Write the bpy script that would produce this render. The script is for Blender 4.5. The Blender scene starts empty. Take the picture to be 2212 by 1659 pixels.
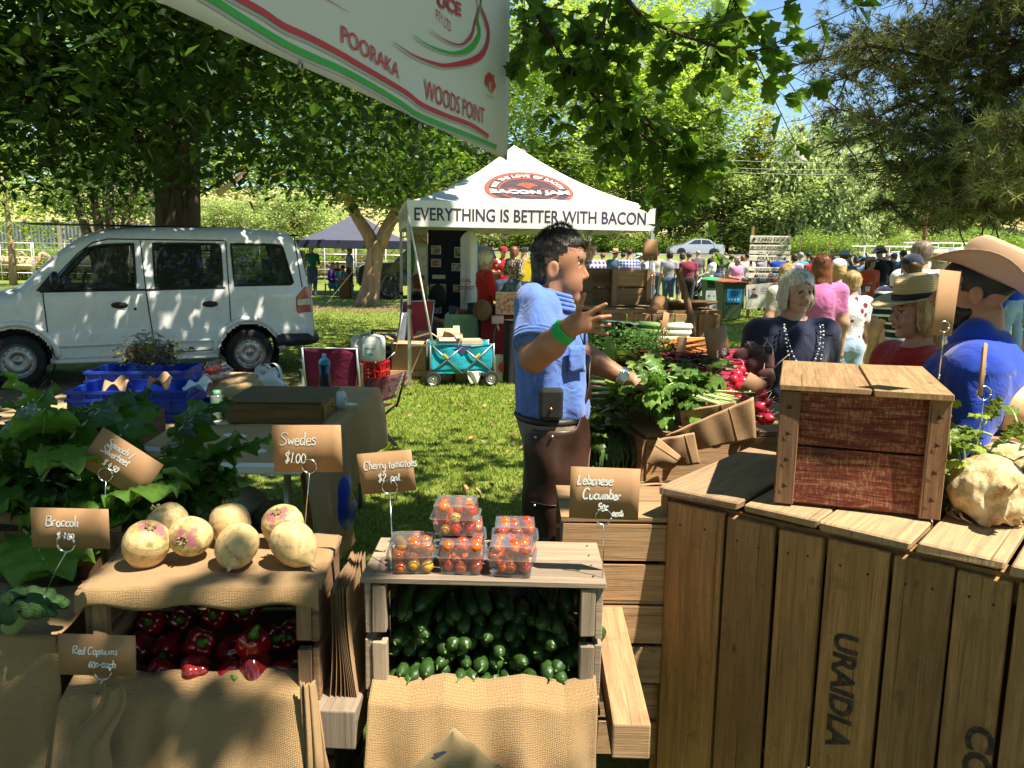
import bpy,math,random
import numpy as np
from mathutils import Vector,Matrix,Euler
rad=math.radians
random.seed(7);RNG=np.random.default_rng(7)
S=bpy.context.scene
COL=S.collection
# camera, sky, sun, exposure
CAMZ,PITCH,ROLL,FPX=1.6,9.3,0.8,1736.0
cam_d=bpy.data.cameras.new('camera');cam_d.sensor_width=36;cam_d.lens=36*FPX/2212
cam_d.clip_start=0.05;cam_d.clip_end=3000
cam=bpy.data.objects.new('camera',cam_d);COL.objects.link(cam)
CAM_R=Euler((rad(90-PITCH),0,0)).to_matrix()@Matrix.Rotation(rad(ROLL),3,'Z')
cam.matrix_world=Matrix.Translation((0,0,CAMZ))@CAM_R.to_4x4()
S.camera=cam
SUN_EL,SUN_H=61.0,Vector((0.84,-0.54,0)).normalized()
SUN_DIR=Vector((SUN_H.x*math.cos(rad(SUN_EL)),SUN_H.y*math.cos(rad(SUN_EL)),math.sin(rad(SUN_EL))))
w=bpy.data.worlds.new("World");S.world=w;w.use_nodes=True
nt=w.node_tree;bg=nt.nodes['Background']
sk=nt.nodes.new('ShaderNodeTexSky');sk.sky_type='NISHITA';sk.sun_disc=False
sk.sun_elevation=rad(SUN_EL);sk.sun_rotation=math.atan2(SUN_H.x,SUN_H.y)
sk.air_density=1.0;sk.dust_density=0.15;sk.ozone_density=2.5
hs=nt.nodes.new('ShaderNodeHueSaturation');hs.inputs['Saturation'].default_value=1.1;nt.links.new(sk.outputs[0],hs.inputs['Color']);nt.links.new(hs.outputs[0],bg.inputs[0]);bg.inputs[1].default_value=0.085
sd=bpy.data.lights.new('sun','SUN');sd.energy=5.0;sd.angle=rad(0.53);sd.color=(1.0,0.905,0.73)
so=bpy.data.objects.new('sun',sd);COL.objects.link(so);so.location=SUN_DIR*60
so.rotation_euler=SUN_DIR.to_track_quat('Z','Y').to_euler()
S.view_settings.view_transform='Standard';S.view_settings.look='None'
S.view_settings.exposure=1.3;S.view_settings.gamma=1.0
S.cycles.max_bounces=7;S.cycles.diffuse_bounces=3;S.cycles.transparent_max_bounces=12
S.cycles.transmission_bounces=7;S.cycles.glossy_bounces=3
S.cycles.sample_clamp_indirect=6;S.cycles.caustics_reflective=False;S.cycles.caustics_refractive=False
# measuring helpers
def ray(u,v):
 return(CAM_R@Vector(((u-1106)/FPX,-(v-829.5)/FPX,-1.0)))
def at(u,v,Y):
 d=ray(u,v);t=Y/d.y;return Vector((d.x*t,Y,CAMZ+d.z*t))
def gp(u,v,z=0.0):
 d=ray(u,v);t=(z-CAMZ)/d.z;return Vector((d.x*t,d.y*t,z))
def prj(p):
 q=CAM_R.transposed()@(Vector(p)-Vector((0,0,CAMZ)));return(1106-q.x/q.z*FPX,829.5+q.y/q.z*FPX)
# object helpers
def tag(o,label=None,cat=None,group=None,kind=None):
 if label:o['label']=label
 if cat:o['category']=cat
 if group:o['group']=group
 if kind:o['kind']=kind
 return o
def thing(name,label,cat,loc=(0,0,0),rz=0.0,group=None):
 o=bpy.data.objects.new(name,None);COL.objects.link(o)
 o.empty_display_size=0.1;o.location=loc;o.rotation_euler=(0,0,rz)
 return tag(o,label,cat,group)
def children(o):return[c for c in bpy.data.objects if c.parent==o]
def dup(root,loc=None,rz=None,label=None,group=None,scale=None):
 def rec(o,par):
  c=o.copy();COL.objects.link(c)
  if par:c.parent=par
  for ch in KIDS.get(o.name,[]):rec(ch,c)
  return c
 r=rec(root,None)
 if loc is not None:r.location=loc
 if rz is not None:r.rotation_euler=(0,0,rz)
 if label:r['label']=label
 if group:r['group']=group
 if scale:r.scale=scale if not isinstance(scale,(int,float)) else(scale,)*3
 return r
KIDS={}
def link(name,me,mats,parent=None,smooth=None):
 for m in(mats if isinstance(mats,(list,tuple)) else[mats]):me.materials.append(m)
 o=bpy.data.objects.new(name,me);COL.objects.link(o)
 if parent is not None:
  o.parent=parent;KIDS.setdefault(parent.name,[]).append(o)
 return o
def bevel(o,w=0.003,seg=1):
 m=o.modifiers.new('bevel','BEVEL');m.width=w;m.segments=seg;m.limit_method='ANGLE';m.angle_limit=rad(40)
 return o
def npmesh(name,V,F,smooth=False,uv=None,rnd=None,mi=None):
 """V (n,3); F (m,k) all same size"""
 me=bpy.data.meshes.new(name);V=np.asarray(V,np.float32);F=np.asarray(F,np.int32)
 m,k=F.shape
 me.vertices.add(len(V));me.vertices.foreach_set('co',V.ravel())
 me.loops.add(m*k);me.loops.foreach_set('vertex_index',F.ravel())
 me.polygons.add(m);me.polygons.foreach_set('loop_start',np.arange(0,m*k,k,dtype=np.int32))
 if mi is not None:me.polygons.foreach_set('material_index',np.asarray(mi,np.int32))
 me.polygons.foreach_set('use_smooth',np.full(m,smooth,bool))
 if uv is not None:
  l=me.uv_layers.new(name='UVMap');l.data.foreach_set('uv',np.asarray(uv,np.float32).ravel())
 if rnd is not None:
  a=me.attributes.new('rnd','FLOAT','FACE');a.data.foreach_set('value',np.asarray(rnd,np.float32))
 me.update(calc_edges=True);return me
class MB:
 """collects shapes into one mesh; faces keep uv (metres, u along the grain), a random number and a material index"""
 def __init__(s):s.v=[];s.f=[];s.uv=[];s.r=[];s.m=[];s.s=[]
 def add(s,V,F,uv=None,m=0,r=None,smooth=False):
  b=len(s.v);s.v+=[tuple(x) for x in V]
  r=random.random() if r is None else r
  for i,f in enumerate(F):
   s.f.append([b+j for j in f]);s.m.append(m);s.r.append(r);s.s.append(smooth)
   s.uv.append(uv[i] if uv else[(V[j][0],V[j][1]) for j in f])
  return s
 def box(s,c,size,R=None,m=0,jit=0.0,r=None):
  hx,hy,hz=size[0]/2,size[1]/2,size[2]/2
  P=[Vector((x,y,z)) for z in(-hz,hz) for y in(-hy,hy) for x in(-hx,hx)]
  if jit:P=[p+Vector((random.uniform(-jit,jit) for _ in range(3))) for p in P]
  F=[(0,2,3,1),(4,5,7,6),(0,1,5,4),(2,6,7,3),(0,4,6,2),(1,3,7,5)]
  L=max(range(3),key=lambda i:size[i]);ou,ov=random.random()*7,random.random()*7
  uv=[]
  for f in F:
   ext=[max(P[j][i] for j in f)-min(P[j][i] for j in f) for i in range(3)]
   ax=sorted(range(3),key=lambda i:ext[i])[1:];na=[i for i in range(3) if i not in ax][0]
   if na==L:uv.append([(P[j][ax[0]]*0.35+ou,P[j][ax[1]]+ov) for j in f])
   else:
    o=[i for i in range(3) if i!=L and i!=na][0]
    uv.append([(P[j][L]+ou,P[j][o]+ov+P[f[0]][na]*0.7) for j in f])
  c=Vector(c)
  if R is not None:P=[R@p for p in P]
  return s.add([p+c for p in P],F,uv,m,r)
 def beam(s,a,b,w,h,m=0,up=(0,0,1),jit=0.0,r=None):
  a,b=Vector(a),Vector(b);x=(b-a);L=x.length;x.normalize()
  y=Vector(up).cross(x)
  if y.length<1e-4:y=Vector((0,1,0)).cross(x)
  y.normalize();z=x.cross(y)
  return s.box((a+b)/2,(L,w,h),Matrix((x,y,z)).transposed(),m,jit,r)
 def tube(s,pts,rr,n=8,m=0,cap=True,smooth=True,closed=False):
  pts=[Vector(p) for p in pts];k=len(pts)
  if not hasattr(rr,'__len__'):rr=[rr]*k
  V=[];F=[];UV=[];prev=None;L=0
  for i,p in enumerate(pts):
   if closed:t=pts[(i+1)%k]-pts[i-1]
   else:t=pts[min(i+1,k-1)]-pts[max(i-1,0)]
   if t.length<1e-9:t=Vector((0,0,1))
   t.normalize()
   if prev is None:a=t.orthogonal().normalized()
   else:a=(prev-t*prev.dot(t));a=a.normalized() if a.length>1e-6 else t.orthogonal().normalized()
   prev=a;b=t.cross(a)
   for j in range(n):
    q=2*math.pi*j/n;V.append(p+(a*math.cos(q)+b*math.sin(q))*rr[i])
  ls=[0]
  for i in range(1,k+1):ls.append(ls[-1]+(pts[i%k]-pts[i-1]).length)
  for i in range(k if closed else k-1):
   i2=(i+1)%k
   for j in range(n):
    j2=(j+1)%n;F.append((i*n+j,i*n+j2,i2*n+j2,i2*n+j))
    c0,c1=j/n*6.28*rr[i],(j+1)/n*6.28*rr[i]
    UV.append([(ls[i],c0),(ls[i],c1),(ls[i+1],c1),(ls[i+1],c0)])
  if cap and not closed:
   F.append(tuple(range(n-1,-1,-1)));F.append(tuple((k-1)*n+j for j in range(n)))
   UV+=[[(math.cos(j)*rr[0],math.sin(j)*rr[0]) for j in range(n)]]*2
  return s.add(V,F,UV,m,None,smooth)
 def lathe(s,prof,c=(0,0,0),n=24,m=0,R=None,smooth=True,sx=1,sy=1,squ=0):
  """prof: list of (r, z); squ>0 makes the section a rounded square"""
  V=[];F=[];UV=[];k=len(prof);c=Vector(c)
  for(r,z) in prof:
   for j in range(n):
    q=2*math.pi*j/n;cx,cy=math.cos(q),math.sin(q)
    if squ:e=1-squ;cx=math.copysign(abs(cx)**e,cx);cy=math.copysign(abs(cy)**e,cy)
    p=Vector((cx*r*sx,cy*r*sy,z));V.append((R@p if R is not None else p)+c)
  for i in range(k-1):
   for j in range(n):
    j2=(j+1)%n;F.append((i*n+j,i*n+j2,(i+1)*n+j2,(i+1)*n+j))
    UV.append([(j/n,i/k),((j+1)/n,i/k),((j+1)/n,(i+1)/k),(j/n,(i+1)/k)])
  return s.add(V,F,UV,m,None,smooth)
 def disc(s,c,r,nrm=(0,0,1),n=16,m=0):
  z=Vector(nrm).normalized();a=z.orthogonal().normalized();b=z.cross(a);c=Vector(c)
  return s.add([c+(a*math.cos(6.2832*j/n)+b*math.sin(6.2832*j/n))*r for j in range(n)],[tuple(range(n))],None,m)
 def ball(s,c,r,n=12,m=0,R=None,smooth=True):
  rr=r if hasattr(r,'__len__') else(r,r,r);V=[];F=[];c=Vector(c);k=max(4,n//2+1)
  for i in range(k+1):
   t=math.pi*i/k
   for j in range(n):
    q=2*math.pi*j/n;p=Vector((rr[0]*math.sin(t)*math.cos(q),rr[1]*math.sin(t)*math.sin(q),rr[2]*math.cos(t)))
    V.append((R@p if R is not None else p)+c)
  for i in range(k):
   for j in range(n):
    j2=(j+1)%n;F.append((i*n+j,(i+1)*n+j,(i+1)*n+j2,i*n+j2))
  return s.add(V,F,None,m,None,smooth)
 def sheet(s,fn,nu,nv,m=0,smooth=True,su=1.0,sv=1.0,r=None):
  """fn(a, b) -> point for a, b in 0..1"""
  V=[Vector(fn(i/nu,j/nv)) for j in range(nv+1) for i in range(nu+1)];F=[];UV=[]
  for j in range(nv):
   for i in range(nu):
    a=j*(nu+1)+i;F.append((a,a+1,a+nu+2,a+nu+1))
    UV.append([(i/nu*su,j/nv*sv),((i+1)/nu*su,j/nv*sv),((i+1)/nu*su,(j+1)/nv*sv),(i/nu*su,(j+1)/nv*sv)])
  return s.add(V,F,UV,m,r,smooth)
 def prism(s,poly,fn0,fn1,m=0,smooth=False):
  """poly: 2-D outline; fn0/fn1 map it to the near and far cap"""
  n=len(poly);V=[Vector(fn0(*p)) for p in poly]+[Vector(fn1(*p)) for p in poly]
  F=[tuple(range(n)),tuple(range(2*n-1,n-1,-1))]+[(i,n+i,n+(i+1)%n,(i+1)%n) for i in range(n)]
  UV=[[tuple(p) for p in poly],[tuple(p) for p in reversed(poly)]]
  for i in range(n):
   a,b=poly[i],poly[(i+1)%n];UV.append([(a[0],a[1]),(a[0],a[1]+.05),(b[0],b[1]+.05),(b[0],b[1])])
  return s.add(V,F,UV,m,None,smooth)
 def move(s,T):
  s.v=[tuple(T@Vector(p)) for p in s.v];return s
 def build(s,name,mats,parent=None):
  me=bpy.data.meshes.new(name);me.from_pydata(s.v,[],s.f)
  me.polygons.foreach_set('material_index',s.m);me.polygons.foreach_set('use_smooth',s.s)
  l=me.uv_layers.new(name='UVMap');l.data.foreach_set('uv',[c for f in s.uv for p in f for c in p])
  a=me.attributes.new('rnd','FLOAT','FACE');a.data.foreach_set('value',s.r)
  me.update();return link(name,me,mats,parent)
def mid(pts):return sum((Vector(p) for p in pts),Vector())/len(pts)
def rotz(a):return Matrix.Rotation(a,3,'Z')
def solid(o,t=0.003,off=0):
 m=o.modifiers.new('solid','SOLIDIFY');m.thickness=t;m.offset=off;return o
# signed-distance bodies (one continuous surface, tapered limbs)
def _rot(e):return np.array(Euler([rad(x) for x in e]).to_matrix())
class SDF:
 def __init__(s,k=0.02):s.p=[];s.k=k
 def cone(s,a,b,r1,r2,m=0,k=None,op=1):s.p.append(('c',np.array(a,float),np.array(b,float),r1,r2,m,s.k if k is None else k,op));return s
 def ell(s,c,r,m=0,rot=None,k=None,op=1):s.p.append(('e',np.array(c,float),np.array(r,float),None if rot is None else _rot(rot),None,m,s.k if k is None else k,op));return s
 def box(s,c,h,rr,m=0,rot=None,k=None,op=1):s.p.append(('b',np.array(c,float),np.array(h,float),rr,None if rot is None else _rot(rot),m,s.k if k is None else k,op));return s
 def chain(s,pts,rs,m=0,k=None):
  for i in range(len(pts)-1):s.cone(pts[i],pts[i+1],rs[i],rs[i+1],m,k)
  return s
 def one(s,q,P):
  t=q[0]
  if t=='c':
   a,b,r1,r2=q[1:5];ab=b-a;L=float(ab@ab)+1e-12
   h=np.clip(((P-a)@ab)/L,0,1);return np.linalg.norm(P-a-h[...,None]*ab,axis=-1)-(r1+(r2-r1)*h)
  if t=='e':
   d=P-q[1]
   if q[3] is not None:d=d@q[3]
   k0=np.linalg.norm(d/q[2],axis=-1);k1=np.linalg.norm(d/(q[2]*q[2]),axis=-1)+1e-9
   return k0*(k0-1)/k1
  d=P-q[1]
  if q[4] is not None:d=d@q[4]
  e=np.abs(d)-q[2]+q[3]
  return np.linalg.norm(np.maximum(e,0),axis=-1)+np.minimum(e.max(-1),0)-q[3]
 def bounds(s):
  lo=[];hi=[]
  for q in s.p:
   if q[7]<0:continue
   if q[0]=='c':lo+=[q[1]-q[3],q[2]-q[4]];hi+=[q[1]+q[3],q[2]+q[4]]
   else:R=np.max(q[2])*(1.0 if(q[3] if q[0]=='e' else q[4]) is None else 1.05);R=q[2] if(q[3] if q[0]=='e' else q[4]) is None else np.full(3,R*1.5 if q[0]=='b' else R);lo.append(q[1]-R);hi.append(q[1]+R)
  return np.min(lo,0),np.max(hi,0)
 def mesh(s,vox,warp=None,fine=None,cut=None):
  """surface nets; fine=[(axis, lo, hi, vox)] refines the grid there; cut(P)->bool drops faces"""
  lo,hi=s.bounds();ax=[]
  for i in range(3):
   a=[lo[i]-2.2*vox]
   while a[-1]<hi[i]+2.2*vox:
    st=vox
    for(A,l,h,v) in fine or[]:
     if A==i and l-vox<a[-1]<h:st=v
    a.append(a[-1]+st)
   ax.append(np.array(a))
  nx,ny,nz=[len(a) for a in ax]
  D=np.full((nx,ny,nz),9.0,np.float32);pad=2.5*vox+.012
  for q in s.p:
   k=max(q[6],1e-5)
   if q[0]=='c':l=np.minimum(q[1]-q[3],q[2]-q[4]);h=np.maximum(q[1]+q[3],q[2]+q[4])
   else:
    r=q[2] if(q[3] if q[0]=='e' else q[4]) is None else np.full(3,np.linalg.norm(q[2]) if q[0]=='b' else np.max(q[2]));l,h=q[1]-r,q[1]+r
   sl=tuple(slice(int(np.searchsorted(ax[i],l[i]-pad-k)),int(np.searchsorted(ax[i],h[i]+pad+k))) for i in range(3))
   A=[ax[i][sl[i]] for i in range(3)]
   if min(len(a) for a in A)==0:continue
   d=s.one(q,np.stack(np.meshgrid(*A,indexing='ij'),-1));Ds=D[sl]
   if q[7]<0:t=np.clip(0.5-0.5*(Ds+d)/k,0,1);D[sl]=Ds*(1-t)-d*t+k*t*(1-t)
   else:t=np.clip(0.5+0.5*(Ds-d)/k,0,1);D[sl]=Ds*(1-t)+d*t-k*t*(1-t)
  if warp is not None:
   n_=np.argwhere(np.abs(D)<pad+.02);P=np.stack([ax[i][n_[:,i]] for i in range(3)],-1);D[n_[:,0],n_[:,1],n_[:,2]]+=warp(P)
  ins=D<0
  c=ins[:-1,:-1,:-1].astype(np.int8)
  cnt=np.zeros_like(c)
  for dx in(0,1):
   for dy in(0,1):
    for dz in(0,1):cnt+=ins[dx:nx-1+dx,dy:ny-1+dy,dz:nz-1+dz]
  cells=np.argwhere((cnt>0)&(cnt<8));idx=-np.ones((nx-1,ny-1,nz-1),np.int32)
  idx[cells[:,0],cells[:,1],cells[:,2]]=np.arange(len(cells))
  acc=np.zeros((len(cells),3));wt=np.zeros(len(cells))
  corners=[(i,j,k) for i in(0,1) for j in(0,1) for k in(0,1)]
  for a in corners:
   for A in range(3):
    if a[A]==0:
     b=list(a);b[A]=1
     d0=D[cells[:,0]+a[0],cells[:,1]+a[1],cells[:,2]+a[2]];d1=D[cells[:,0]+b[0],cells[:,1]+b[1],cells[:,2]+b[2]]
     mk=(d0<0)!=(d1<0);t=np.where(mk,d0/(d0-d1+1e-12),0)
     p=np.tile(np.array(a,float),(len(cells),1));p[:,A]=t
     acc+=p*mk[:,None];wt+=mk
  p=acc/wt[:,None];V=np.empty_like(p)
  for A in range(3):
   a0=ax[A][cells[:,A]];a1=ax[A][cells[:,A]+1];V[:,A]=a0+(a1-a0)*p[:,A]
  F=[]
  for A in range(3):
   B,C=(A+1)%3,(A+2)%3
   s0=[slice(None)]*3;s1=[slice(None)]*3;s0[A]=slice(0,-1);s1[A]=slice(1,None)
   for t in(B,C):s0[t]=slice(1,-1);s1[t]=slice(1,-1)
   i0,i1=ins[tuple(s0)],ins[tuple(s1)]
   e=np.argwhere(i0!=i1)
   if not len(e):continue
   fl=i0[e[:,0],e[:,1],e[:,2]];e=e.copy();e[:,B]+=1;e[:,C]+=1
   def ci(db,dc):q=e.copy();q[:,B]-=db;q[:,C]-=dc;return idx[q[:,0],q[:,1],q[:,2]]
   q=np.stack([ci(0,0),ci(1,0),ci(1,1),ci(0,1)],1);q[~fl]=q[~fl][:,::-1];F.append(q)
  F=np.concatenate(F);ctr=V[F].mean(1)
  if cut is not None:k=~cut(ctr);F=F[k];ctr=ctr[k]
  best=None;mi=np.zeros(len(F),np.int32)
  for q in s.p:
   if q[7]<0:continue
   d=s.one(q,ctr)
   if best is None:best=d;mi[:]=q[5]
   else:b=d<best;mi[b]=q[5];best=np.minimum(best,d)
  return V,F,mi
 def build(s,name,mats,vox,parent=None,warp=None,fine=None,cut=None,uvs=None):
  V,F,mi=s.mesh(vox,warp,fine,cut)
  used=np.unique(F);rm=-np.ones(len(V),np.int32);rm[used]=np.arange(len(used));V=V[used];F=rm[F]
  uv=(V[F.ravel()][:,[0,2]] if uvs is None else uvs(V[F.ravel()]))
  return link(name,npmesh(name,V,F,True,uv=uv,rnd=np.zeros(len(F)),mi=mi),mats,parent)
def lump(f,a,seed=0):
 """smooth random bumps of about 1/f metres for folds and skins"""
 g=np.random.default_rng(seed);K=g.normal(size=(7,3))*f*2.2;ph=g.uniform(0,6.28,7)
 return lambda P:a*np.sin(P@K.T+ph).mean(-1)*1.6
def crease(f,a,seed=0,sz=.45):
 """cloth folds: broad swells with sharper valleys, running mostly downwards"""
 g=np.random.default_rng(seed);K=g.normal(size=(5,3))*f*2.2*np.array((1,1,sz));ph=g.uniform(0,6.28,5)
 return lambda P:a*(.75-2.4*np.abs(np.sin(P@K.T+ph).mean(-1)))
# materials
MATS={}
class NT:
 def __init__(s,name):
  s.m=bpy.data.materials.new(name);s.m.use_nodes=True;s.t=s.m.node_tree;s.b=s.t.nodes['Principled BSDF']
  s.out=s.t.nodes['Material Output']
 def n(s,typ,**kw):
  o=s.t.nodes.new('ShaderNode'+typ)
  for k,v in kw.items():
   if k=='ins':
    for i,x in v.items():
     if isinstance(x,bpy.types.NodeSocket):s.t.links.new(x,o.inputs[i])
     else:o.inputs[i].default_value=x
   else:setattr(o,k,v)
  return o
 def l(s,a,b):s.t.links.new(a,b)
 def uv(s):return s.n('UVMap').outputs[0]
 def obj(s):return s.n('TexCoord').outputs['Object']
 def rnd(s):return s.n('Attribute',attribute_name='rnd').outputs['Fac']
 def orand(s):return s.n('ObjectInfo').outputs['Random']
 def scale(s,vec,sc):return s.n('Mapping',ins={0:vec,3:sc}).outputs[0]
 def noise(s,vec,sc,det=4,rough=0.55,dist=0):return s.n('TexNoise',ins={'Vector':vec,'Scale':sc,'Detail':det,'Roughness':rough,'Distortion':dist}).outputs['Fac']
 def ramp(s,fac,stops):
  r=s.n('ValToRGB',ins={0:fac});cr=r.color_ramp
  while len(cr.elements)<len(stops):cr.elements.new(0.5)
  for e,(p,c) in zip(cr.elements,stops):e.position=p;e.color=tuple(c)+(1,)*(4-len(c))
  return r.outputs[0]
 def mix(s,fac,a,b,mode='MIX'):
  o=s.n('Mix',data_type='RGBA',blend_type=mode)
  for i,x in((0,fac),(6,a),(7,b)):
   if isinstance(x,bpy.types.NodeSocket):s.l(x,o.inputs[i])
   elif i==0:o.inputs[0].default_value=x
   else:o.inputs[i].default_value=tuple(x)+(1,)*(4-len(x))
  return o.outputs[2]
 def math(s,op,a,b=0.5,c=None):
  o=s.n('Math',operation=op)
  for i,x in enumerate((a,b) if c is None else(a,b,c)):
   if isinstance(x,bpy.types.NodeSocket):s.l(x,o.inputs[i])
   else:o.inputs[i].default_value=x
  return o.outputs[0]
 def bump(s,h,st=0.3,d=0.01):
  o=s.n('Bump',ins={'Strength':st,'Distance':d,'Height':h});s.l(o.outputs[0],s.b.inputs['Normal']);return o
 def col(s,c):s.l(c,s.b.inputs['Base Color']) if isinstance(c,bpy.types.NodeSocket) else setattr(s.b.inputs['Base Color'],'default_value',tuple(c)+(1,));return s
 def set(s,**k):
  nm=dict(rough='Roughness',metal='Metallic',spec='Specular IOR Level',trans='Transmission Weight',ior='IOR',alpha='Alpha',coat='Coat Weight',sheen='Sheen Weight',sss='Subsurface Weight')
  for a,v in k.items():
   i=s.b.inputs[nm[a]]
   if isinstance(v,bpy.types.NodeSocket):s.l(v,i)
   else:i.default_value=v
  return s
def plain(name,c,rough=0.6,metal=0,var=0.12,spec=0.4,sc=9,bump=0.0,coat=0,sheen=0):
 """a plain coloured surface with slight mottling and unevenness"""
 key=(name,)
 if key in MATS:return MATS[key]
 t=NT(name);o=t.obj();f=t.noise(o,sc,6)
 lo=tuple(max(0,x*(1-var*1.6)) for x in c);hi=tuple(min(1,x*(1+var)) for x in c)
 t.col(t.ramp(f,[(0.3,lo),(0.7,hi)]));t.set(rough=t.math('MULTIPLY_ADD',f,0.25,rough-0.12),metal=metal,spec=spec,coat=coat,sheen=sheen)
 if bump:t.bump(t.noise(o,sc*6,5),bump,0.004)
 MATS[key]=t.m;return t.m
def cloth(name,c,c2=None,pat=None,sc=1.0,folds=0.5,rough=0.85):
 """woven fabric; pat: 'check', 'stripe', 'hstripe', 'floral', 'pin'"""
 key=('cloth',name)
 if key in MATS:return MATS[key]
 t=NT(name);o=t.obj();f=t.noise(o,7,6);base=t.ramp(f,[(0.3,[x*0.82 for x in c]),(0.7,[min(1,x*1.1) for x in c])])
 sp=t.n('SeparateXYZ',ins={0:o});X,Y,Z=sp.outputs
 def bands(v,fr,th):return t.math('GREATER_THAN',t.math('SINE',t.math('MULTIPLY',v,fr*6.283)),th)
 if pat=='check':
  a=bands(X,14*sc,0.1);b=bands(Z,14*sc,0.1);base=t.mix(t.math('MULTIPLY',t.math('ADD',a,b),0.42),base,c2)
 elif pat=='hstripe':base=t.mix(bands(Z,20*sc,0.55),base,c2)
 elif pat=='stripe':base=t.mix(bands(X,16*sc,0.2),base,c2)
 elif pat=='pin':
  base=t.mix(t.math('MULTIPLY',bands(t.math('ADD',X,Y),160*sc,0.3),0.3),base,c2)
 elif pat=='floral':
  v=t.n('TexVoronoi',ins={'Vector':o,'Scale':22*sc});base=t.mix(t.math('LESS_THAN',v.outputs['Distance'],0.28),base,c2)
 t.col(base);t.set(rough=rough,spec=0.15,sheen=0.25)
 h=t.math('ADD',t.math('MULTIPLY',t.noise(o,16,3,0.5,0.8),1.0),t.math('MULTIPLY',t.noise(o,260,2),0.10))
 t.bump(h,folds,0.02);MATS[key]=t.m;return t.m
def wood(name,c=(0.40,0.27,0.15),dark=(0.17,0.10,0.05),grey=0.0,stain=0.5,gr=1.0,rough=0.78):
 key=('wood',name)
 if key in MATS:return MATS[key]
 t=NT(name);uv=t.uv();rn=t.rnd()
 off=t.n('CombineXYZ',ins={0:t.math('MULTIPLY',rn,13),1:t.math('MULTIPLY',rn,31),2:rn})
 p=t.n('VectorMath',operation='ADD',ins={0:uv,1:off.outputs[0]}).outputs[0]
 g=t.noise(t.scale(p,(2.6,42*gr,1)),1.0,9,0.66,1.1)
 fine=t.noise(t.scale(p,(9,420,1)),1.0,4,0.6)
 big=t.noise(p,3.1,4)
 col=t.ramp(g,[(0.28,dark),(0.46,[a*0.55+b*0.45 for a,b in zip(c,dark)]),(0.62,c),(0.85,[min(1,x*1.18) for x in c])])
 col=t.mix(t.math('MULTIPLY',t.ramp(fine,[(0.35,(1,1,1)),(0.6,(0,0,0))]),0.35),col,[x*0.6 for x in dark])
 col=t.mix(t.math('MULTIPLY',t.ramp(big,[(0.45,(0,0,0)),(0.72,(1,1,1))]),stain),col,[x*0.55 for x in c])
 k=t.n('TexVoronoi',ins={'Vector':t.scale(p,(5.5,13,1)),'Scale':1.0,'Randomness':1.0}).outputs['Distance']
 col=t.mix(t.ramp(k,[(0.04,(0.75,)*3),(0.11,(0,0,0))]),col,[x*0.5 for x in dark])
 col=t.mix(t.ramp(t.noise(p,17,6,.75),[(.56,(0,0,0)),(.70,(.55,)*3)]),col,[x*.8 for x in dark]);col=t.mix(t.ramp(t.noise(t.scale(p,(1.2,160,1)),1,3,.6),[(.64,(0,0,0)),(.68,(.8,)*3)]),col,[x*.35 for x in dark])
 if grey:col=t.mix(grey,col,(0.33,0.31,0.28))
 col=t.mix(1.0,col,t.ramp(rn,[(0,(0.72,0.72,0.74)),(0.5,(1,0.98,0.95)),(1,(1.2,1.15,1.08))]),'MULTIPLY')
 t.col(col);t.set(rough=rough,spec=0.25);t.bump(t.math('ADD',g,t.math('MULTIPLY',fine,0.6)),0.5,0.003)
 MATS[key]=t.m;return t.m
def leafm(name,c,tr,var=0.35,gloss=0.35,rough=0.45,tw=0.5):
 key=('leaf',name)
 if key in MATS:return MATS[key]
 t=NT(name);rn=t.rnd()
 col=t.ramp(rn,[(0,[x*(1-var) for x in c]),(0.6,c),(1,[min(1,x*(1+var)) for x in(c[0]*1.25,c[1]*1.05,c[2])])])
 t.col(col);t.set(rough=rough,spec=gloss)
 trn=t.n('BsdfTranslucent',ins={0:t.ramp(rn,[(0,[x*(1-var) for x in tr]),(1,[min(1,x*(1+var*0.6)) for x in tr])])})
 ms=t.n('MixShader',ins={0:tw});t.l(t.b.outputs[0],ms.inputs[1]);t.l(trn.outputs[0],ms.inputs[2]);t.l(ms.outputs[0],t.out.inputs[0])
 MATS[key]=t.m;return t.m
def glassm(name,c=(0.9,0.95,0.97),alpha=0.25,rough=0.08):
 """thin clear plastic or window glass: see-through, a little body colour, mirror sheen at grazing angles"""
 key=('glass',name)
 if key in MATS:return MATS[key]
 t=NT(name);t.col(c);t.set(rough=0.5,spec=0.2)
 tr=t.n('BsdfTransparent',ins={0:tuple(c)+(1,)});gl=t.n('BsdfGlossy',ins={0:(1,1,1,1),'Roughness':rough});fr=t.n('Fresnel',ins={0:1.42})
 m1=t.n('MixShader',ins={0:alpha});t.l(tr.outputs[0],m1.inputs[1]);t.l(t.b.outputs[0],m1.inputs[2])
 ms=t.n('MixShader',ins={0:t.math('MULTIPLY',fr.outputs[0],0.8)});t.l(m1.outputs[0],ms.inputs[1]);t.l(gl.outputs[0],ms.inputs[2]);t.l(ms.outputs[0],t.out.inputs[0])
 MATS[key]=t.m;return t.m
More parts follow.
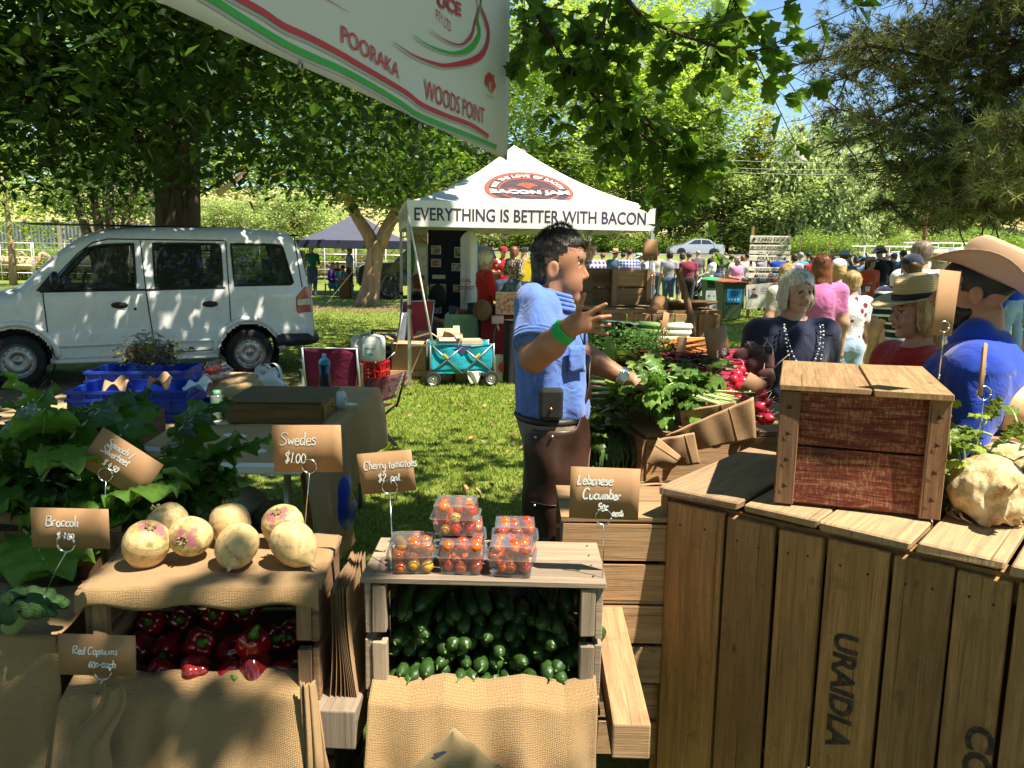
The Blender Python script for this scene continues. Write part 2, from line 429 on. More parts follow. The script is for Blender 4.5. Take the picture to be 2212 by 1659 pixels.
def burlap(name='burlap',c=(0.38,0.245,0.12),th=330):
 key=('burlap',name)
 if key in MATS:return MATS[key]
 t=NT(name);uv=t.uv();sp=t.n('SeparateXYZ',ins={0:uv})
 wob=t.noise(uv,55,4,.7)
 a=t.math('ABSOLUTE',t.math('SINE',t.math('ADD',t.math('MULTIPLY',sp.outputs[0],th*3.14),t.math('MULTIPLY',wob,9))))
 b=t.math('ABSOLUTE',t.math('SINE',t.math('ADD',t.math('MULTIPLY',sp.outputs[1],th*3.14),t.math('MULTIPLY',wob,9))))
 h=t.math('MULTIPLY',t.math('POWER',a,0.5),t.math('POWER',b,0.5))
 f=t.noise(t.scale(uv,(1,14,1)),12,5);g=t.noise(uv,4,4)
 col=t.ramp(t.math('ADD',t.math('MULTIPLY',h,.55),t.math('MULTIPLY',t.noise(uv,260,3,.7),.45)),[(0.2,[x*0.5 for x in c]),(0.75,c)])
 col=t.mix(t.math('MULTIPLY',f,0.5),col,[min(1,x*1.25) for x in c]);col=t.mix(t.ramp(g,[(0.45,(0,0,0)),(0.8,(0.5,)*3)]),col,[x*0.55 for x in c])
 t.col(col);t.set(rough=0.95,spec=0.08,sheen=0.1);t.bump(t.math('ADD',h,t.math('MULTIPLY',f,0.5)),0.6,0.003)
 MATS[key]=t.m;return t.m
def skin(name,c):
 key=('skin',name)
 if key in MATS:return MATS[key]
 t=NT(name);o=t.obj();f=t.noise(o,14,5);f2=t.noise(o,90,4)
 col=t.ramp(f,[(0.3,(c[0]*0.8,c[1]*0.68,c[2]*0.62)),(0.7,c)]);col=t.mix(t.ramp(f2,[(0.55,(0,0,0)),(0.8,(0.4,)*3)]),col,(c[0]*0.75,c[1]*0.55,c[2]*0.45))
 t.col(col);t.set(rough=0.5,spec=0.35);t.bump(t.noise(o,320,3),0.12,0.002);MATS[key]=t.m;return t.m
def hairm(name,c,c2=None):
 key=('hair',name)
 if key in MATS:return MATS[key]
 t=NT(name);o=t.obj();g=t.noise(t.scale(o,(60,60,5)),1.0,5,0.65,0.5)
 t.col(t.ramp(g,[(0.3,[x*0.35 for x in c]),(0.55,c),(0.8,c2 or[min(1,x*1.5) for x in c])]));t.set(rough=0.45,spec=0.4)
 t.bump(g,0.7,0.006);MATS[key]=t.m;return t.m
SKIN=skin('light skin',(0.56,0.33,0.23));SKIN_T=skin('tanned skin',(0.40,0.205,0.125));SKIN_P=skin('pale skin',(0.62,0.40,0.31))
WHITE=plain('white paint',(0.78,0.78,0.77),0.45,var=0.04);STEEL=plain('galvanised steel',(0.55,0.56,0.57),0.35,0.85,0.1)
CHROME=plain('bright wire',(0.72,0.73,0.75),0.22,1.0,0.05);BLACK=plain('black plastic',(0.02,0.02,0.021),0.45,var=0.2)
CARDB=plain('brown cardboard',(0.42,0.28,0.16),0.8,var=0.1,bump=0.1);KRAFT=plain('kraft paper',(0.40,0.25,0.135),0.75,var=0.08,sc=20,bump=0.15)
W_PINE=wood('pale pine boards',(0.54,0.34,0.17),(0.27,0.17,0.08),stain=0.35)
W_OLD=wood('weathered crate boards',(0.46,0.28,0.14),(0.20,0.11,0.05),grey=0.10)
W_GREY=wood('grey weathered boards',(0.42,0.31,0.21),(0.19,0.13,0.08),grey=0.22)
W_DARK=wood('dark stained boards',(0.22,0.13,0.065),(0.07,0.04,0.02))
BURLAP=burlap()
# lettering
_tc={}
def text_mesh(txt,bold=0.0,sp=1.0):
 """default font as flat triangles, cap height 1, left aligned; -> verts (n,2), faces, width"""
 k=(txt,bold,sp)
 if k in _tc:return _tc[k]
 c=bpy.data.curves.new('t','FONT');c.body=txt;c.size=1.0;c.offset=bold;c.space_character=sp;c.resolution_u=3
 o=bpy.data.objects.new('t',c);me=o.to_mesh()
 V=[(v.co.x,v.co.y) for v in me.vertices];F=[tuple(p.vertices) for p in me.polygons]
 o.to_mesh_clear();bpy.data.objects.remove(o);bpy.data.curves.remove(c)
 if not V:return([],[],0)
 x0=min(v[0] for v in V);x1=max(v[0] for v in V);h=0.729
 V=[((x-x0)/h,y/h) for x,y in V];_tc[k]=(V,F,(x1-x0)/h);return _tc[k]
def put_text(mb,txt,fn,x,y,h,w=None,bold=0.0,m=0,align='l',shear=0.0,sp=1.0):
 """fn(a, b) maps flat sheet coordinates to space"""
 V,F,W=text_mesh(txt,bold,sp)
 if not V:return
 sx=h if w is None else w/W
 x0=x-(W*sx/2 if align=='c' else W*sx if align=='r' else 0)
 mb.add([fn(x0+a*sx+b*h*shear,y+b*h) for a,b in V],F,None,m)
GL={'S':(.62,['.58,.85 .4,1 .15,.9 .12,.68 .35,.5 .5,.3 .4,.08 .15,0 0,.12']),'B':(.62,['.1,1 .08,0','.1,.97 .4,1 .5,.8 .38,.58 .12,.52','.15,.53 .48,.48 .58,.22 .4,.02 .08,0']),'C':(.62,['.55,.82 .42,1 .2,.95 .05,.6 .08,.2 .25,0 .5,.1']),'L':(.5,['.08,1 .04,.05 .12,0 .42,.08']),'R':(.6,['.08,1 .06,0','.08,.97 .4,1 .5,.8 .35,.55 .1,.5 .5,0']),'a':(.46,['.38,.5 .2,.55 .04,.35 .1,.05 .28,.05 .38,.4','.38,.52 .36,.1 .45,.02']),'b':(.45,['.06,1 .06,.02','.06,.35 .22,.55 .38,.35 .32,.06 .08,.05']),'c':(.4,['.36,.45 .2,.55 .05,.32 .1,.06 .36,.06']),'d':(.46,['.36,.48 .18,.52 .04,.3 .1,.04 .26,.05 .37,.35','.38,1 .36,.1 .45,.02']),'e':(.42,['.06,.28 .34,.36 .3,.54 .14,.52 .04,.28 .14,.02 .4,.1']),'h':(.45,['.06,1 .06,0','.06,.32 .2,.54 .33,.4 .34,.0']),'i':(.2,['.08,.52 .08,.06 .16,.02','.09,.72 .1,.74']),'l':(.22,['.08,1 .08,.08 .17,.02']),'m':(.66,['.05,.52 .05,0','.05,.35 .17,.54 .28,.4 .28,0','.28,.35 .4,.54 .52,.4 .54,.02']),'n':(.45,['.05,.52 .05,0','.05,.33 .2,.54 .33,.4 .35,.02']),'o':(.42,['.2,.54 .04,.32 .12,.03 .3,.05 .36,.32 .2,.54']),'p':(.45,['.06,.52 .04,-.4','.06,.38 .22,.55 .38,.35 .28,.04 .06,.1']),'r':(.36,['.05,.52 .05,0','.05,.3 .16,.5 .32,.5']),'s':(.38,['.32,.48 .16,.55 .06,.42 .28,.22 .24,.04 .02,.05']),'t':(.34,['.14,.85 .13,.1 .26,.03','.0,.56 .3,.6']),'u':(.45,['.05,.52 .06,.1 .2,.02 .34,.15 .36,.5','.36,.5 .37,.05']),'v':(.4,['.03,.5 .16,.03 .34,.55']),'w':(.56,['.03,.52 .12,.04 .26,.4 .38,.04 .52,.55']),'y':(.44,['.05,.52 .1,.16 .3,.16','.36,.52 .33,-.2 .18,-.42 .04,-.3']),'0':(.44,['.2,.8 .04,.45 .14,.02 .34,.1 .38,.55 .2,.8']),'1':(.22,['.16,.85 .06,0']),'2':(.45,['.05,.65 .2,.85 .36,.65 .04,.02 .4,.06']),'4':(.46,['.2,.85 .04,.35 .4,.38','.32,.65 .26,-.05']),'5':(.44,['.4,.85 .12,.82 .1,.5 .34,.45 .32,.08 .04,.04']),'6':(.42,['.32,.85 .08,.4 .1,.06 .3,.06 .34,.32 .1,.32']),'$':(.5,['.42,.72 .24,.86 .06,.66 .36,.3 .24,.06 .02,.12','.3,1 .16,-.12']),'/':(.3,['.26,1 .02,-.1']),'.':(.16,['.06,.03 .08,.05']),'-':(.2,['.04,.3 .12,.32']),' ':(.3,[])}
def handwrite(mb,txt,fn,x,y,h,th=0.0022,m=0,slant=0.12,seed=1):
 g=random.Random(seed);cx=x
 for ch in txt:
  adv,st=GL.get(ch,(.3,[]))
  dy=g.uniform(-.05,.05)*h;sc=g.uniform(0.92,1.08)
  for s in st:
   P=[tuple(float(q) for q in p.split(',')) for p in s.split()]
   P=[(cx+(a*sc+b*slant)*h,y+dy+b*h*sc) for a,b in P]
   Q=[P[0]]
   for i in range(len(P)-1):
    p0,p1,p2,p3=P[max(i-1,0)],P[i],P[i+1],P[min(i+2,len(P)-1)]
    for t in(.25,.5,.75,1):
     Q.append(tuple(.5*(2*p1[k]+(p2[k]-p0[k])*t+(2*p0[k]-5*p1[k]+4*p2[k]-p3[k])*t*t+(3*p1[k]-p0[k]-3*p2[k]+p3[k])*t**3) for k in(0,1)))
   L=[];R=[]
   for i,p in enumerate(Q):
    a=Q[max(i-1,0)];b=Q[min(i+1,len(Q)-1)];dx,dy2=b[0]-a[0],b[1]-a[1];n=math.hypot(dx,dy2) or 1;k=th*g.uniform(.8,1.15)/2
    L.append((p[0]-dy2/n*k,p[1]+dx/n*k));R.append((p[0]+dy2/n*k,p[1]-dx/n*k))
   n=len(Q);mb.add([fn(*p) for p in L+R],[(i,i+1,n+i+1,n+i) for i in range(n-1)],None,m)
  cx+=adv*h*sc
 return cx
# SETTING: ground, road, hills
def gz(x,y):
 x=np.asarray(x,float);y=np.asarray(y,float)
 def st(v,a,b):t=np.clip((v-a)/(b-a),0,1);return t*t*(3-2*t)
 r=1.45*st(y,44,63)+(0.9+13*st(x,-5,45))*st(y,80,150)+22*st(y,120,330)
 return r+0.025*np.sin(x*0.9+y*0.35)*st(y,2,12)
xs=np.concatenate([np.linspace(-320,-30,30),np.arange(-29,30,1.0),np.linspace(30,320,30)])
ys=np.concatenate([np.arange(-30,90,1.0),np.linspace(90,420,50)])
GX,GY=np.meshgrid(xs,ys);V=np.stack([GX,GY,gz(GX,GY)],-1).reshape(-1,3);n=len(xs)
I,J=np.meshgrid(np.arange(n-1),np.arange(len(ys)-1));a=(J*n+I).ravel()
t=NT('grass ground');o=t.obj();f1=t.noise(o,0.35,5);f2=t.noise(o,6,6,0.7);f3=t.noise(o,45,4,0.7)
c=t.ramp(f2,[(0.3,(0.13,0.18,0.03)),(0.55,(0.23,0.285,0.06)),(0.8,(0.36,0.38,0.12))])
c=t.mix(t.math('MULTIPLY',t.ramp(f3,[(0.35,(1,1,1)),(0.6,(0,0,0))]),0.6),c,(0.09,0.12,0.022))
c=t.mix(t.ramp(f1,[(0.52,(0,0,0)),(0.72,(0.75,)*3)]),c,(0.27,0.25,0.09))
sp=t.n('SeparateXYZ',ins={0:o})
hill=t.math('MULTIPLY',t.math('SMOOTH_MIN',t.math('MAXIMUM',t.math('MULTIPLY_ADD',sp.outputs[1],0.05,-4.2),0.0),1.0,0.2),t.ramp(t.noise(o,0.08,4),[(0.35,(0.2,)*3),(0.55,(1,1,1))]))
c=t.mix(hill,c,(0.42,0.34,0.16))
def spot(px,py,r):return t.math('LESS_THAN',t.math('ADD',t.n('VectorMath',operation='DISTANCE',ins={0:o,1:(px,py,0)}).outputs['Value'],t.math('MULTIPLY',t.noise(o,1.7,5),r*0.9)),r*1.25)
e=t.math('MAXIMUM',t.math('MAXIMUM',spot(-4.4,22.8,2.4),spot(-6.6,22.6,2.2)),t.math('MAXIMUM',spot(-4.6,8.6,2.6),spot(-2.4,9.6,1.3)))
c=t.mix(t.math('MULTIPLY',e,0.85),c,t.ramp(f3,[(0.35,(0.11,0.075,0.045)),(0.65,(0.30,0.205,0.13))]))
t.col(c);t.set(rough=0.95,spec=0.1);t.bump(t.math('ADD',f2,f3),0.7,0.03)
ground=link('ground',npmesh('ground',V,np.stack([a,a+1,a+n+1,a+n],1),True,rnd=np.zeros(len(a))),t.m);tag(ground,kind='structure')
t=NT('asphalt');o=t.obj();f=t.noise(o,60,4);t.col(t.ramp(f,[(0.3,(0.10,0.098,0.095)),(0.7,(0.19,0.185,0.18))]));t.set(rough=0.9);M_ASPH=t.m
mb=MB();mb.sheet(lambda a,b:(-90+180*a,66+11*b,1.47),60,2,su=180,sv=11);tag(mb.build('road',M_ASPH),kind='structure')
mb=MB()
for i in range(45):mb.box((-88+4*i,65.6,1.5),(3.97,0.34,0.34),jit=0.01)
tag(mb.build('kerb',plain('pale concrete',(0.36,0.33,0.29),0.85,sc=2)),kind='structure')
# grass blades
def blades(x,y,h,wd,seed=3,lean=0.5):
 g=np.random.default_rng(seed);n=len(x);z=gz(x,y);th=g.uniform(0,6.28,n);hh=h*g.uniform(0.45,1.25,n)
 dx,dy=np.cos(th),np.sin(th);ln=g.uniform(0.1,lean,n)*hh;th2=g.uniform(0,6.28,n)
 lx,ly=np.cos(th2)*ln,np.sin(th2)*ln;w2=wd*g.uniform(0.6,1.3,n)
 b=np.stack([x,y,z-0.004],1);d=np.stack([dx,dy,0*dx],1)*w2[:,None]/2
 m=b+np.stack([lx*0.4,ly*0.4,hh*0.6],1);tp=b+np.stack([lx,ly,hh*0.95],1)
 V=np.stack([b-d,b+d,m+d*0.8,tp,m-d*0.8],1).reshape(-1,3);F=np.arange(n*5).reshape(n,5)
 return V,F,g.uniform(0,1,n)
g=np.random.default_rng(11);X=[];Y=[];H=[]
def scatter(n,fx,y0,y1):
 y=y0+(y1-y0)*g.beta(1.1,1.5,n)+g.normal(size=n)*.4;lo,hi=fx(y);X.append((lo+hi)/2+(hi-lo)*g.normal(size=n)*.40);Y.append(y);H.append(np.full(n,1.0))
scatter(52000,lambda y:(-0.2*y-0.4,0.06*y+0.4),3.6,11.5)
scatter(26000,lambda y:(0.2*y,0.42*y+0.4),4.5,20)
scatter(12000,lambda y:(-0.28*y,-0.1*y),10,24)
scatter(14000,lambda y:(0.2*y,0.46*y),14,27)
X=np.concatenate(X);Y=np.concatenate(Y)
V,F,r=blades(X,Y,(0.024+0.0010*Y)*g.uniform(.5,1.3,len(X)),0.005+0.0011*Y)
tag(link('grass',npmesh('grass',V,F,rnd=r),leafm('grass blade',(0.25,0.34,0.06),(0.42,0.52,0.09),0.4,0.2,0.6,0.45)),kind='stuff')
g=np.random.default_rng(5);n_=420;Y_=g.uniform(4.5,14,n_);X_=g.uniform(-.25,.3,n_)*Y_;a_=g.uniform(0,6.28,n_);s_=g.uniform(.02,.045,n_)*(.6+Y_*.05);C_=np.stack([X_,Y_,gz(X_,Y_)+.03],1);d_=np.stack([np.cos(a_),np.sin(a_),g.normal(size=n_)*.3],1)*s_[:,None];e_=np.stack([-np.sin(a_),np.cos(a_),g.normal(size=n_)*.4],1)*s_[:,None]*.5
tag(link('fallen_leaves',npmesh('fallen_leaves',np.stack([C_-d_,C_-e_,C_+d_,C_+e_],1).reshape(-1,3),np.arange(n_*4).reshape(-1,4),rnd=g.uniform(0,1,n_)),leafm('dry leaf',(.30,.19,.09),(.2,.12,.04),.5,.1,.8,.1)),kind='stuff')
# TREES
SDN=np.array(SUN_DIR)
def fall(P,z):
 t=(P[:,2]-z)/SDN[2];return P[:,:2]-SDN[None,:2]*t[:,None]
GAPS=[(0.08,1.70,.34,.20),(0.42,1.62,.26,.16),(0.95,1.95,.55,.42),(0.62,2.25,.40,.35),(1.25,1.6,.4,.4),(1.35,2.2,.6,.5),(.38,2.0,.2,.14),(-.46,1.37,.085,.08),(-.35,1.40,.085,.105),(-.63,1.32,.09,.075),(-.88,1.36,.09,.09),(-.20,1.45,.09,.085),(.25,1.36,.12,.085),(-.05,1.35,.085,.08),(.08,1.44,.075,.07),(-.74,1.61,.115,.10),(-.65,1.67,.105,.10),(-.37,1.70,.12,.09),(-.56,1.88,.10,.085),(-.97,1.83,.11,.08),(-.93,1.55,.11,.09),(-1.2,2.16,.13,.10),(-1.38,2.2,.12,.1),(-1.04,2.05,.10,.09),(-.13,2.60,.14,.11),(.07,2.53,.12,.11),(-.02,2.75,.12,.08),(.53,2.85,.19,.12),(.30,2.95,.13,.1),(.53,3.55,.22,.13),(.35,3.3,.16,.11),(.75,3.05,.13,.10),(1.0,3.9,.22,.14),(.55,4.2,.24,.13),(-.3,2.45,.10,.07),(-.95,3.4,.16,.10),(-1.4,3.9,.12,.10)]  # holes left in the canopy leaves to shape sun spots on the stall
def keep(P,seed=5,dens=1.0):
 g=np.random.default_rng(seed);n=len(P);q=fall(P,0.9);q0=fall(P,0.0);q2=fall(P,2.4)
 L=np.zeros(n)
 near=q[:,1]<4.4
 for(x,y,rx,ry) in GAPS:
  d=((q[:,0]-x)/(rx+.075*(rx>.19)+.022))**2+((q[:,1]-y)/(ry+.075*(rx>.19)+.022))**2;L=np.where(near&(d<1),1,L)
 L=np.where((q0[:,1]>7.0)&(q0[:,0]>-1.9+0.02*q0[:,1]),0.985,L)
 mid_=(q0[:,1]>=4.0)&(q0[:,1]<=7.0)&(q0[:,0]>-1.5)
 patch=np.sin(q0[:,0]*5.1+1.3*np.sin(q0[:,1]*3.1))*np.sin(q0[:,1]*4.3+q0[:,0]*2.2)
 L=np.where(mid_,np.where(patch>0.55-0.12*(q0[:,1]-4),0.95,0.35),L)
 L=np.where((q2[:,1]>8.9)&(q2[:,1]<14)&(q2[:,0]>-1.6)&(q2[:,0]<2.6),1.0,L)
 q3=fall(P,2.45);tb_=(q3[:,1]-1.2)/3.0;L=np.where((tb_>0)&(tb_<1)&(np.abs(q3[:,0]-(-.85+.85*tb_))<.35),0,L)
 L=np.where((q0[:,0]>1.7+0.1*q0[:,1])&(q0[:,1]>3.4),0.97,L)
 L=np.where((q0[:,0]<-1.9)&(q0[:,1]>6),np.where(patch>0.96,0.5,0.0),L)
 L=np.where(q0[:,1]>13,0.55,L)
 return g.uniform(0,1,n)>L
HALF={'oak':[(0,0),(0.10,.10),(0.30,.20),(0.20,.33),(0.42,.48),(0.27,.60),(0.40,.76),(0.18,.84),(0,1.0)],'ovate':[(0,0),(0.22,.22),(0.30,.5),(0.18,.8),(0,1.0)],'leaf4':[(0,0),(0.3,.4),(0.16,.8),(0,1.0)]}
def leaves(P,size,shape='leaf4',seed=1,up=0.6,fold=0.25,droop=0.3,dirs=None):
 """folded two-halved leaves at the points P"""
 g=np.random.default_rng(seed);n=len(P);hs=HALF[shape];k=len(hs)
 N=g.normal(size=(n,3));N[:,2]=np.abs(N[:,2])+up*2;N/=np.linalg.norm(N,axis=1)[:,None]
 T=g.normal(size=(n,3)) if dirs is None else dirs+g.normal(size=(n,3))*0.5
 T[:,2]-=droop*2;T-=N*(T*N).sum(1)[:,None];T/=np.linalg.norm(T,axis=1)[:,None]+1e-9;B=np.cross(N,T)
 s=size*g.uniform(0.6,1.3,n);out=[]
 for sg in(1,-1):
  for(a,b) in(hs if sg>0 else hs[::-1]):
   out.append(P+T*(b*s)[:,None]+B*(a*s*sg)[:,None]+N*((fold*a-0.18*b*b)*s)[:,None])
 V=np.stack(out,1).reshape(-1,3);base=(np.arange(n)*2*k)[:,None]
 F=np.stack([base+np.arange(k)[None],base+k+np.arange(k)[None]],1).reshape(-1,k)
 return V,F,np.repeat(g.uniform(0,1,n),2)
def clumps(centres,per,spread,seed=2,flat=0.7):
 g=np.random.default_rng(seed);c=np.repeat(np.asarray(centres),per,0);d=g.normal(size=c.shape)*spread;d[:,2]*=flat
 return c+d
def bark(name,c,dark,sc=1.0):
 t=NT(name);o=t.obj();g1=t.noise(t.scale(o,(9*sc,9*sc,1.6*sc)),1.0,8,0.65,0.8);g2=t.noise(o,1.3*sc,4)
 cc=t.ramp(g1,[(0.3,dark),(0.6,c),(0.85,[min(1,x*1.3) for x in c])]);cc=t.mix(t.ramp(g2,[(0.45,(0,0,0)),(0.7,(0.6,)*3)]),cc,[x*0.6 for x in c])
 t.col(cc);t.set(rough=0.95,spec=0.1);t.bump(g1,0.9,0.05);return t.m
BK_OAK=bark('oak bark',(0.14,0.105,0.075),(0.035,0.026,0.02));BK_PALE=bark('pale smooth bark',(0.40,0.275,0.17),(0.2,0.125,0.075),0.8)
BK_GUM=bark('gum bark',(0.52,0.40,0.27),(0.36,0.17,0.07),0.5);BK_PINE=bark('pine bark',(0.16,0.10,0.07),(0.05,0.03,0.022))
LF_OAK=leafm('oak leaf',(0.032,0.068,0.011),(0.08,0.175,0.013),0.4,0.3,0.42,0.42)
LF_MAPLE=leafm('maple leaf',(0.065,0.13,0.02),(0.23,0.42,0.032),0.45,0.35,0.4,0.42)
LF_BRIGHT=leafm('sunlit leaf',(0.33,0.46,0.06),(0.55,0.72,0.09),0.45,0.3,0.5,0.45)
LF_SILVER=leafm('silvery leaf',(0.40,0.50,0.17),(0.44,0.58,0.17),0.4,0.4,0.5,0.35)
LF_DARK=leafm('dark leaf',(0.13,0.20,0.05),(0.22,0.34,0.06),0.4,0.3,0.5,0.3)
LF_LIME=leafm('conifer spray',(0.38,0.42,0.07),(0.38,0.46,0.07),0.4,0.2,0.6,0.25)
LF_WEEP=leafm('weeping leaf',(0.46,0.56,0.25),(0.48,0.6,0.22),0.35,0.3,0.5,0.4)
NEEDLE=leafm('pine needle',(0.235,0.27,0.10),(0.25,0.29,0.085),0.55,0.25,0.5,0.25)
def wander(a,b,n,amp,g):
 a,b=np.array(a,float),np.array(b,float);P=[a+(b-a)*i/n for i in range(n+1)]
 for i in range(1,n):P[i]=P[i]+g.normal(size=3)*amp
 return P
g=np.random.default_rng(21)
oak=thing('oak_tree','big broad oak with a thick dark trunk behind the white van','tree',(-5.35,13.0,0))
L0=np.array(oak.location);mb=MB()
mb.tube([(0,0,-.1),(0.02,0,.5),(0,0,1.6),(0.03,0,2.6),(0.06,0,3.4),(.12,0,4.6),(.3,.1,6.5),(.5,.2,9.5)],[.50,.38,.335,.34,.36,.31,.24,.12],18)
mb.ball((0.27,-.22,2.35),(.09,.09,.16),10)
limbs=[]
for(z0,tip) in[(2.9,(-3.4,-1.2,4.4)),(3.2,(-2.2,-4.2,4.2)),(3.3,(3.6,-2.2,4.3)),(3.6,(2.6,-5.5,4.8)),(3.9,(4.9,1.0,5.2)),(3.4,(-5.5,1.0,4.8)),(4.0,(.6,-6,5.0)),(4.2,(-4.5,-4.5,5.6)),(4.6,(3.2,3.4,6.4)),(4.8,(-3.4,3.5,6.6)),(5.4,(1.8,-3.6,8.4)),(5.8,(-2.6,-2.2,8.6)),(6.2,(3.2,.4,9)),(3.1,(-3.2,-3.2,3.6))]:
 P=wander((0.05,0,z0),tip,7,.16,g);P=[p+np.array((0,0,.35*math.sin(3.14*i/7))) for i,p in enumerate(P)]
 mb.tube(P,list(np.linspace(.15,.03,8)),8);limbs.append(P)
 for i in(2,3,4,5,6):
  for s in(0,1):
   e=P[i]+g.normal(size=3)*np.array((1.2,1.2,.55));Q=wander(P[i],e,4,.08,g);mb.tube(Q,list(np.linspace(.045,.01,5)),5,cap=False);limbs.append(Q)
mb.build('trunk',BK_OAK,oak)
ctr=np.array([p for P in limbs for p in P[1:]]);ctr=np.concatenate([ctr+g.normal(size=ctr.shape)*(.35,.35,.25),ctr+g.normal(size=ctr.shape)*(.7,.7,.45),ctr+g.normal(size=ctr.shape)*(1,1,.6)])
q=np.array([(g.uniform(-5.8,5.8),g.uniform(-6.5,4),g.uniform(2.3,8.5) if g.uniform()<.5 else g.uniform(2.3,4.2)) for _ in range(1500)]);q=q[((q[:,0]/5.8)**2+((q[:,1]+1)/6)**2)<1]
ctr=np.concatenate([ctr,q]);ctr=ctr[ctr[:,2]+0.12*np.sin(ctr[:,0]*2.7)>2.42+0.04*(ctr[:,1]+6)+0.25*np.sin(ctr[:,0]*1.1+ctr[:,1])]
P=clumps(ctr,17,.30,31);W=P+L0;P=P[keep(W,6)&(W[:,0]<0.3+0.02*W[:,2])&(W[:,2]>2.12)]
q=np.array([(g.uniform(-5,8.5),g.uniform(-9,4),g.uniform(5.2,9.5)) for _ in range(1500)]);q=q[((q[:,0]-1.5)/7)**2+((q[:,1]+2.5)/6.8)**2<1]
U=clumps(q,11,.38,35);W=U+L0;U=U[keep(W,8)&(W[:,2]>2.6+.33*W[:,1])]  # unseen upper leaves, added to shade the visible crown below
V,F,r=leaves(np.concatenate([P,U]),.15,'leaf4',32,.5);k_=np.repeat(np.r_[np.ones(len(P)),np.full(len(U),1.9)],8)[:,None];V=np.repeat(np.concatenate([P,U]),8,0)*(1-k_)+V*k_;link('crown',npmesh('crown',V,F,rnd=r),LF_OAK,oak)
print('oak leaves',len(P))
def sunny(P,m):
 W=np.array([P[0]+(P[-1]-P[0])*0]+list(P))+L1;W=np.concatenate([W[:-1]+(W[1:]-W[:-1])*k for k in(0,.25,.5,.75)]);q=fall(W,.9)
 return any((((q[:,0]-x)/(rx+m))**2+((q[:,1]-y)/(ry+m))**2<1).any() for(x,y,rx,ry) in GAPS)
sh=thing('overhanging_tree','leafy branch of large lobed leaves hanging in from the top beside the banner','tree',(4.6,-2.6,0));L1=np.array(sh.location)
mb=MB();mb.tube([(0,0,-.1),(0,0,.6),(-.05,.05,2.2),(-.2,.2,3.6),(-.3,.5,5.5),(-.3,.6,8)],[.55,.42,.36,.33,.22,.08],14);ctr=[]
for tip in[(-4.5,2.2,4.7),(-3.2,4.4,5.2),(-5.5,4.2,5.6),(-1.4,4.8,5.6),(-6.4,1.2,5.6),(-4,.4,4.8),(-2,2.2,4.6),(-5.2,5.6,6.4),(1.8,2.2,5.4),(-3.4,6.4,6.3),(-7.2,3.4,6.3),(-1.2,7,6.6)]:
 P=wander((-.15,.15,3.3),tip,6,.15,g);ctr+=list(P[2:])
 if sunny(P,.12):mb.tube(P[:3],[.1,.07,.02],7);continue
 mb.tube(P,list(np.linspace(.10,.02,7)),7)
 for p in P[2:]:
  for s in range(2):
   e=p+g.normal(size=3)*(.9,.9,.35);Q=wander(p,e,3,.06,g);ctr+=list(Q[1:])
   if not sunny(Q,.05):mb.tube(Q,list(np.linspace(.02,.006,4)),4,cap=False)
br=[]
def twig(pts,r0=.013,sub=9,reach=.30):
 P=[at(*p)-Vector(L1) for p in pts];Q=[]
 for i in range(len(P)-1):
  for t_ in(0,.33,.66):Q.append(P[i].lerp(P[i+1],t_))
 Q.append(P[-1]);mb.tube(Q,list(np.linspace(r0,.003,len(Q))),6)
 for i in range(2,len(Q)):
  for s in range(2):
   d=(Q[i]-Q[i-1]).normalized();e=Q[i]+(d+Vector(g.normal(size=3))*.9)*reach*g.uniform(.3,.9);e.z-=.02
   R=[Q[i].lerp(e,k/3) for k in range(4)];mb.tube(R,[.004,.003,.0025,.0015],4,cap=False)
   for k in(1,2,3):
    for _ in range(3 if k<3 else 5):br.append((R[k],(R[k]-Q[i]).normalized()))
twig([(1120,-160,3.9),(1130,-20,3.95),(1185,70,4.0),(1225,140,4.0),(1280,205,4.05),(1325,262,4.1)],.018,reach=.26)
twig([(1225,150,4.0),(1300,200,3.9),(1390,262,3.9),(1460,320,3.9),(1505,355,3.9)],.011,reach=.24)
twig([(1280,205,4.05),(1340,262,4.1),(1400,300,4.2),(1440,330,4.2)],.008,reach=.2)
twig([(1290,-170,3.6),(1330,-30,3.65),(1390,40,3.7),(1470,75,3.7),(1560,105,3.7),(1625,115,3.7)],.014,reach=.24)
twig([(1330,-30,3.65),(1300,60,3.6),(1290,120,3.6)],.008,reach=.2)
twig([(1560,-120,3.8),(1580,-10,3.8),(1610,40,3.8)],.008,reach=.2)
twig([(1120,-100,4.3),(1150,10,4.4),(1130,90,4.4)],.008,reach=.22)
mb.build('trunk',BK_OAK,sh)
ctr=np.array(ctr);ctr=np.concatenate([ctr+g.normal(size=ctr.shape)*.25,ctr+g.normal(size=ctr.shape)*.5])
q=np.array([(g.uniform(-8,3.5),g.uniform(-1,8),g.uniform(4.4,7.5)) for _ in range(1100)]);bq=np.array([np.array((-.85+.85*a,1.2+3*a,2.5))+SDN*g.uniform(3.2,6) for a in g.uniform(0,1,260)])-L1;ctr=np.concatenate([ctr,q,bq])  # bq: extra unseen clumps added up-sun to keep the banner shaded
P=clumps(ctr,15,.26,41);W=P+L1;P=P[keep(W,7)&(W[:,2]>2.45+0.33*np.maximum(W[:,1],0))]
V1,F1,r1=leaves(P,.15,'oak',42,.5)
B=np.array([p for p,d in br]);D=np.array([d for p,d in br]);k=np.array(g.uniform(0,1,len(B))<.8);V2,F2,r2=leaves(B[k],.088,'oak',43,.35,dirs=D[k],droop=.3)
link('crown',npmesh('crown',np.concatenate([V1,V2]),np.concatenate([F1,F2+len(V1)]),rnd=np.concatenate([r1,r2])),LF_MAPLE,sh)
print('overhead leaves',len(P),k.sum())
tr=thing('forked_tree','smooth tan tree with a forked trunk standing before the dark pickup truck','tree',(-4.25,24,0.0));mb=MB();L2=np.array(tr.location)
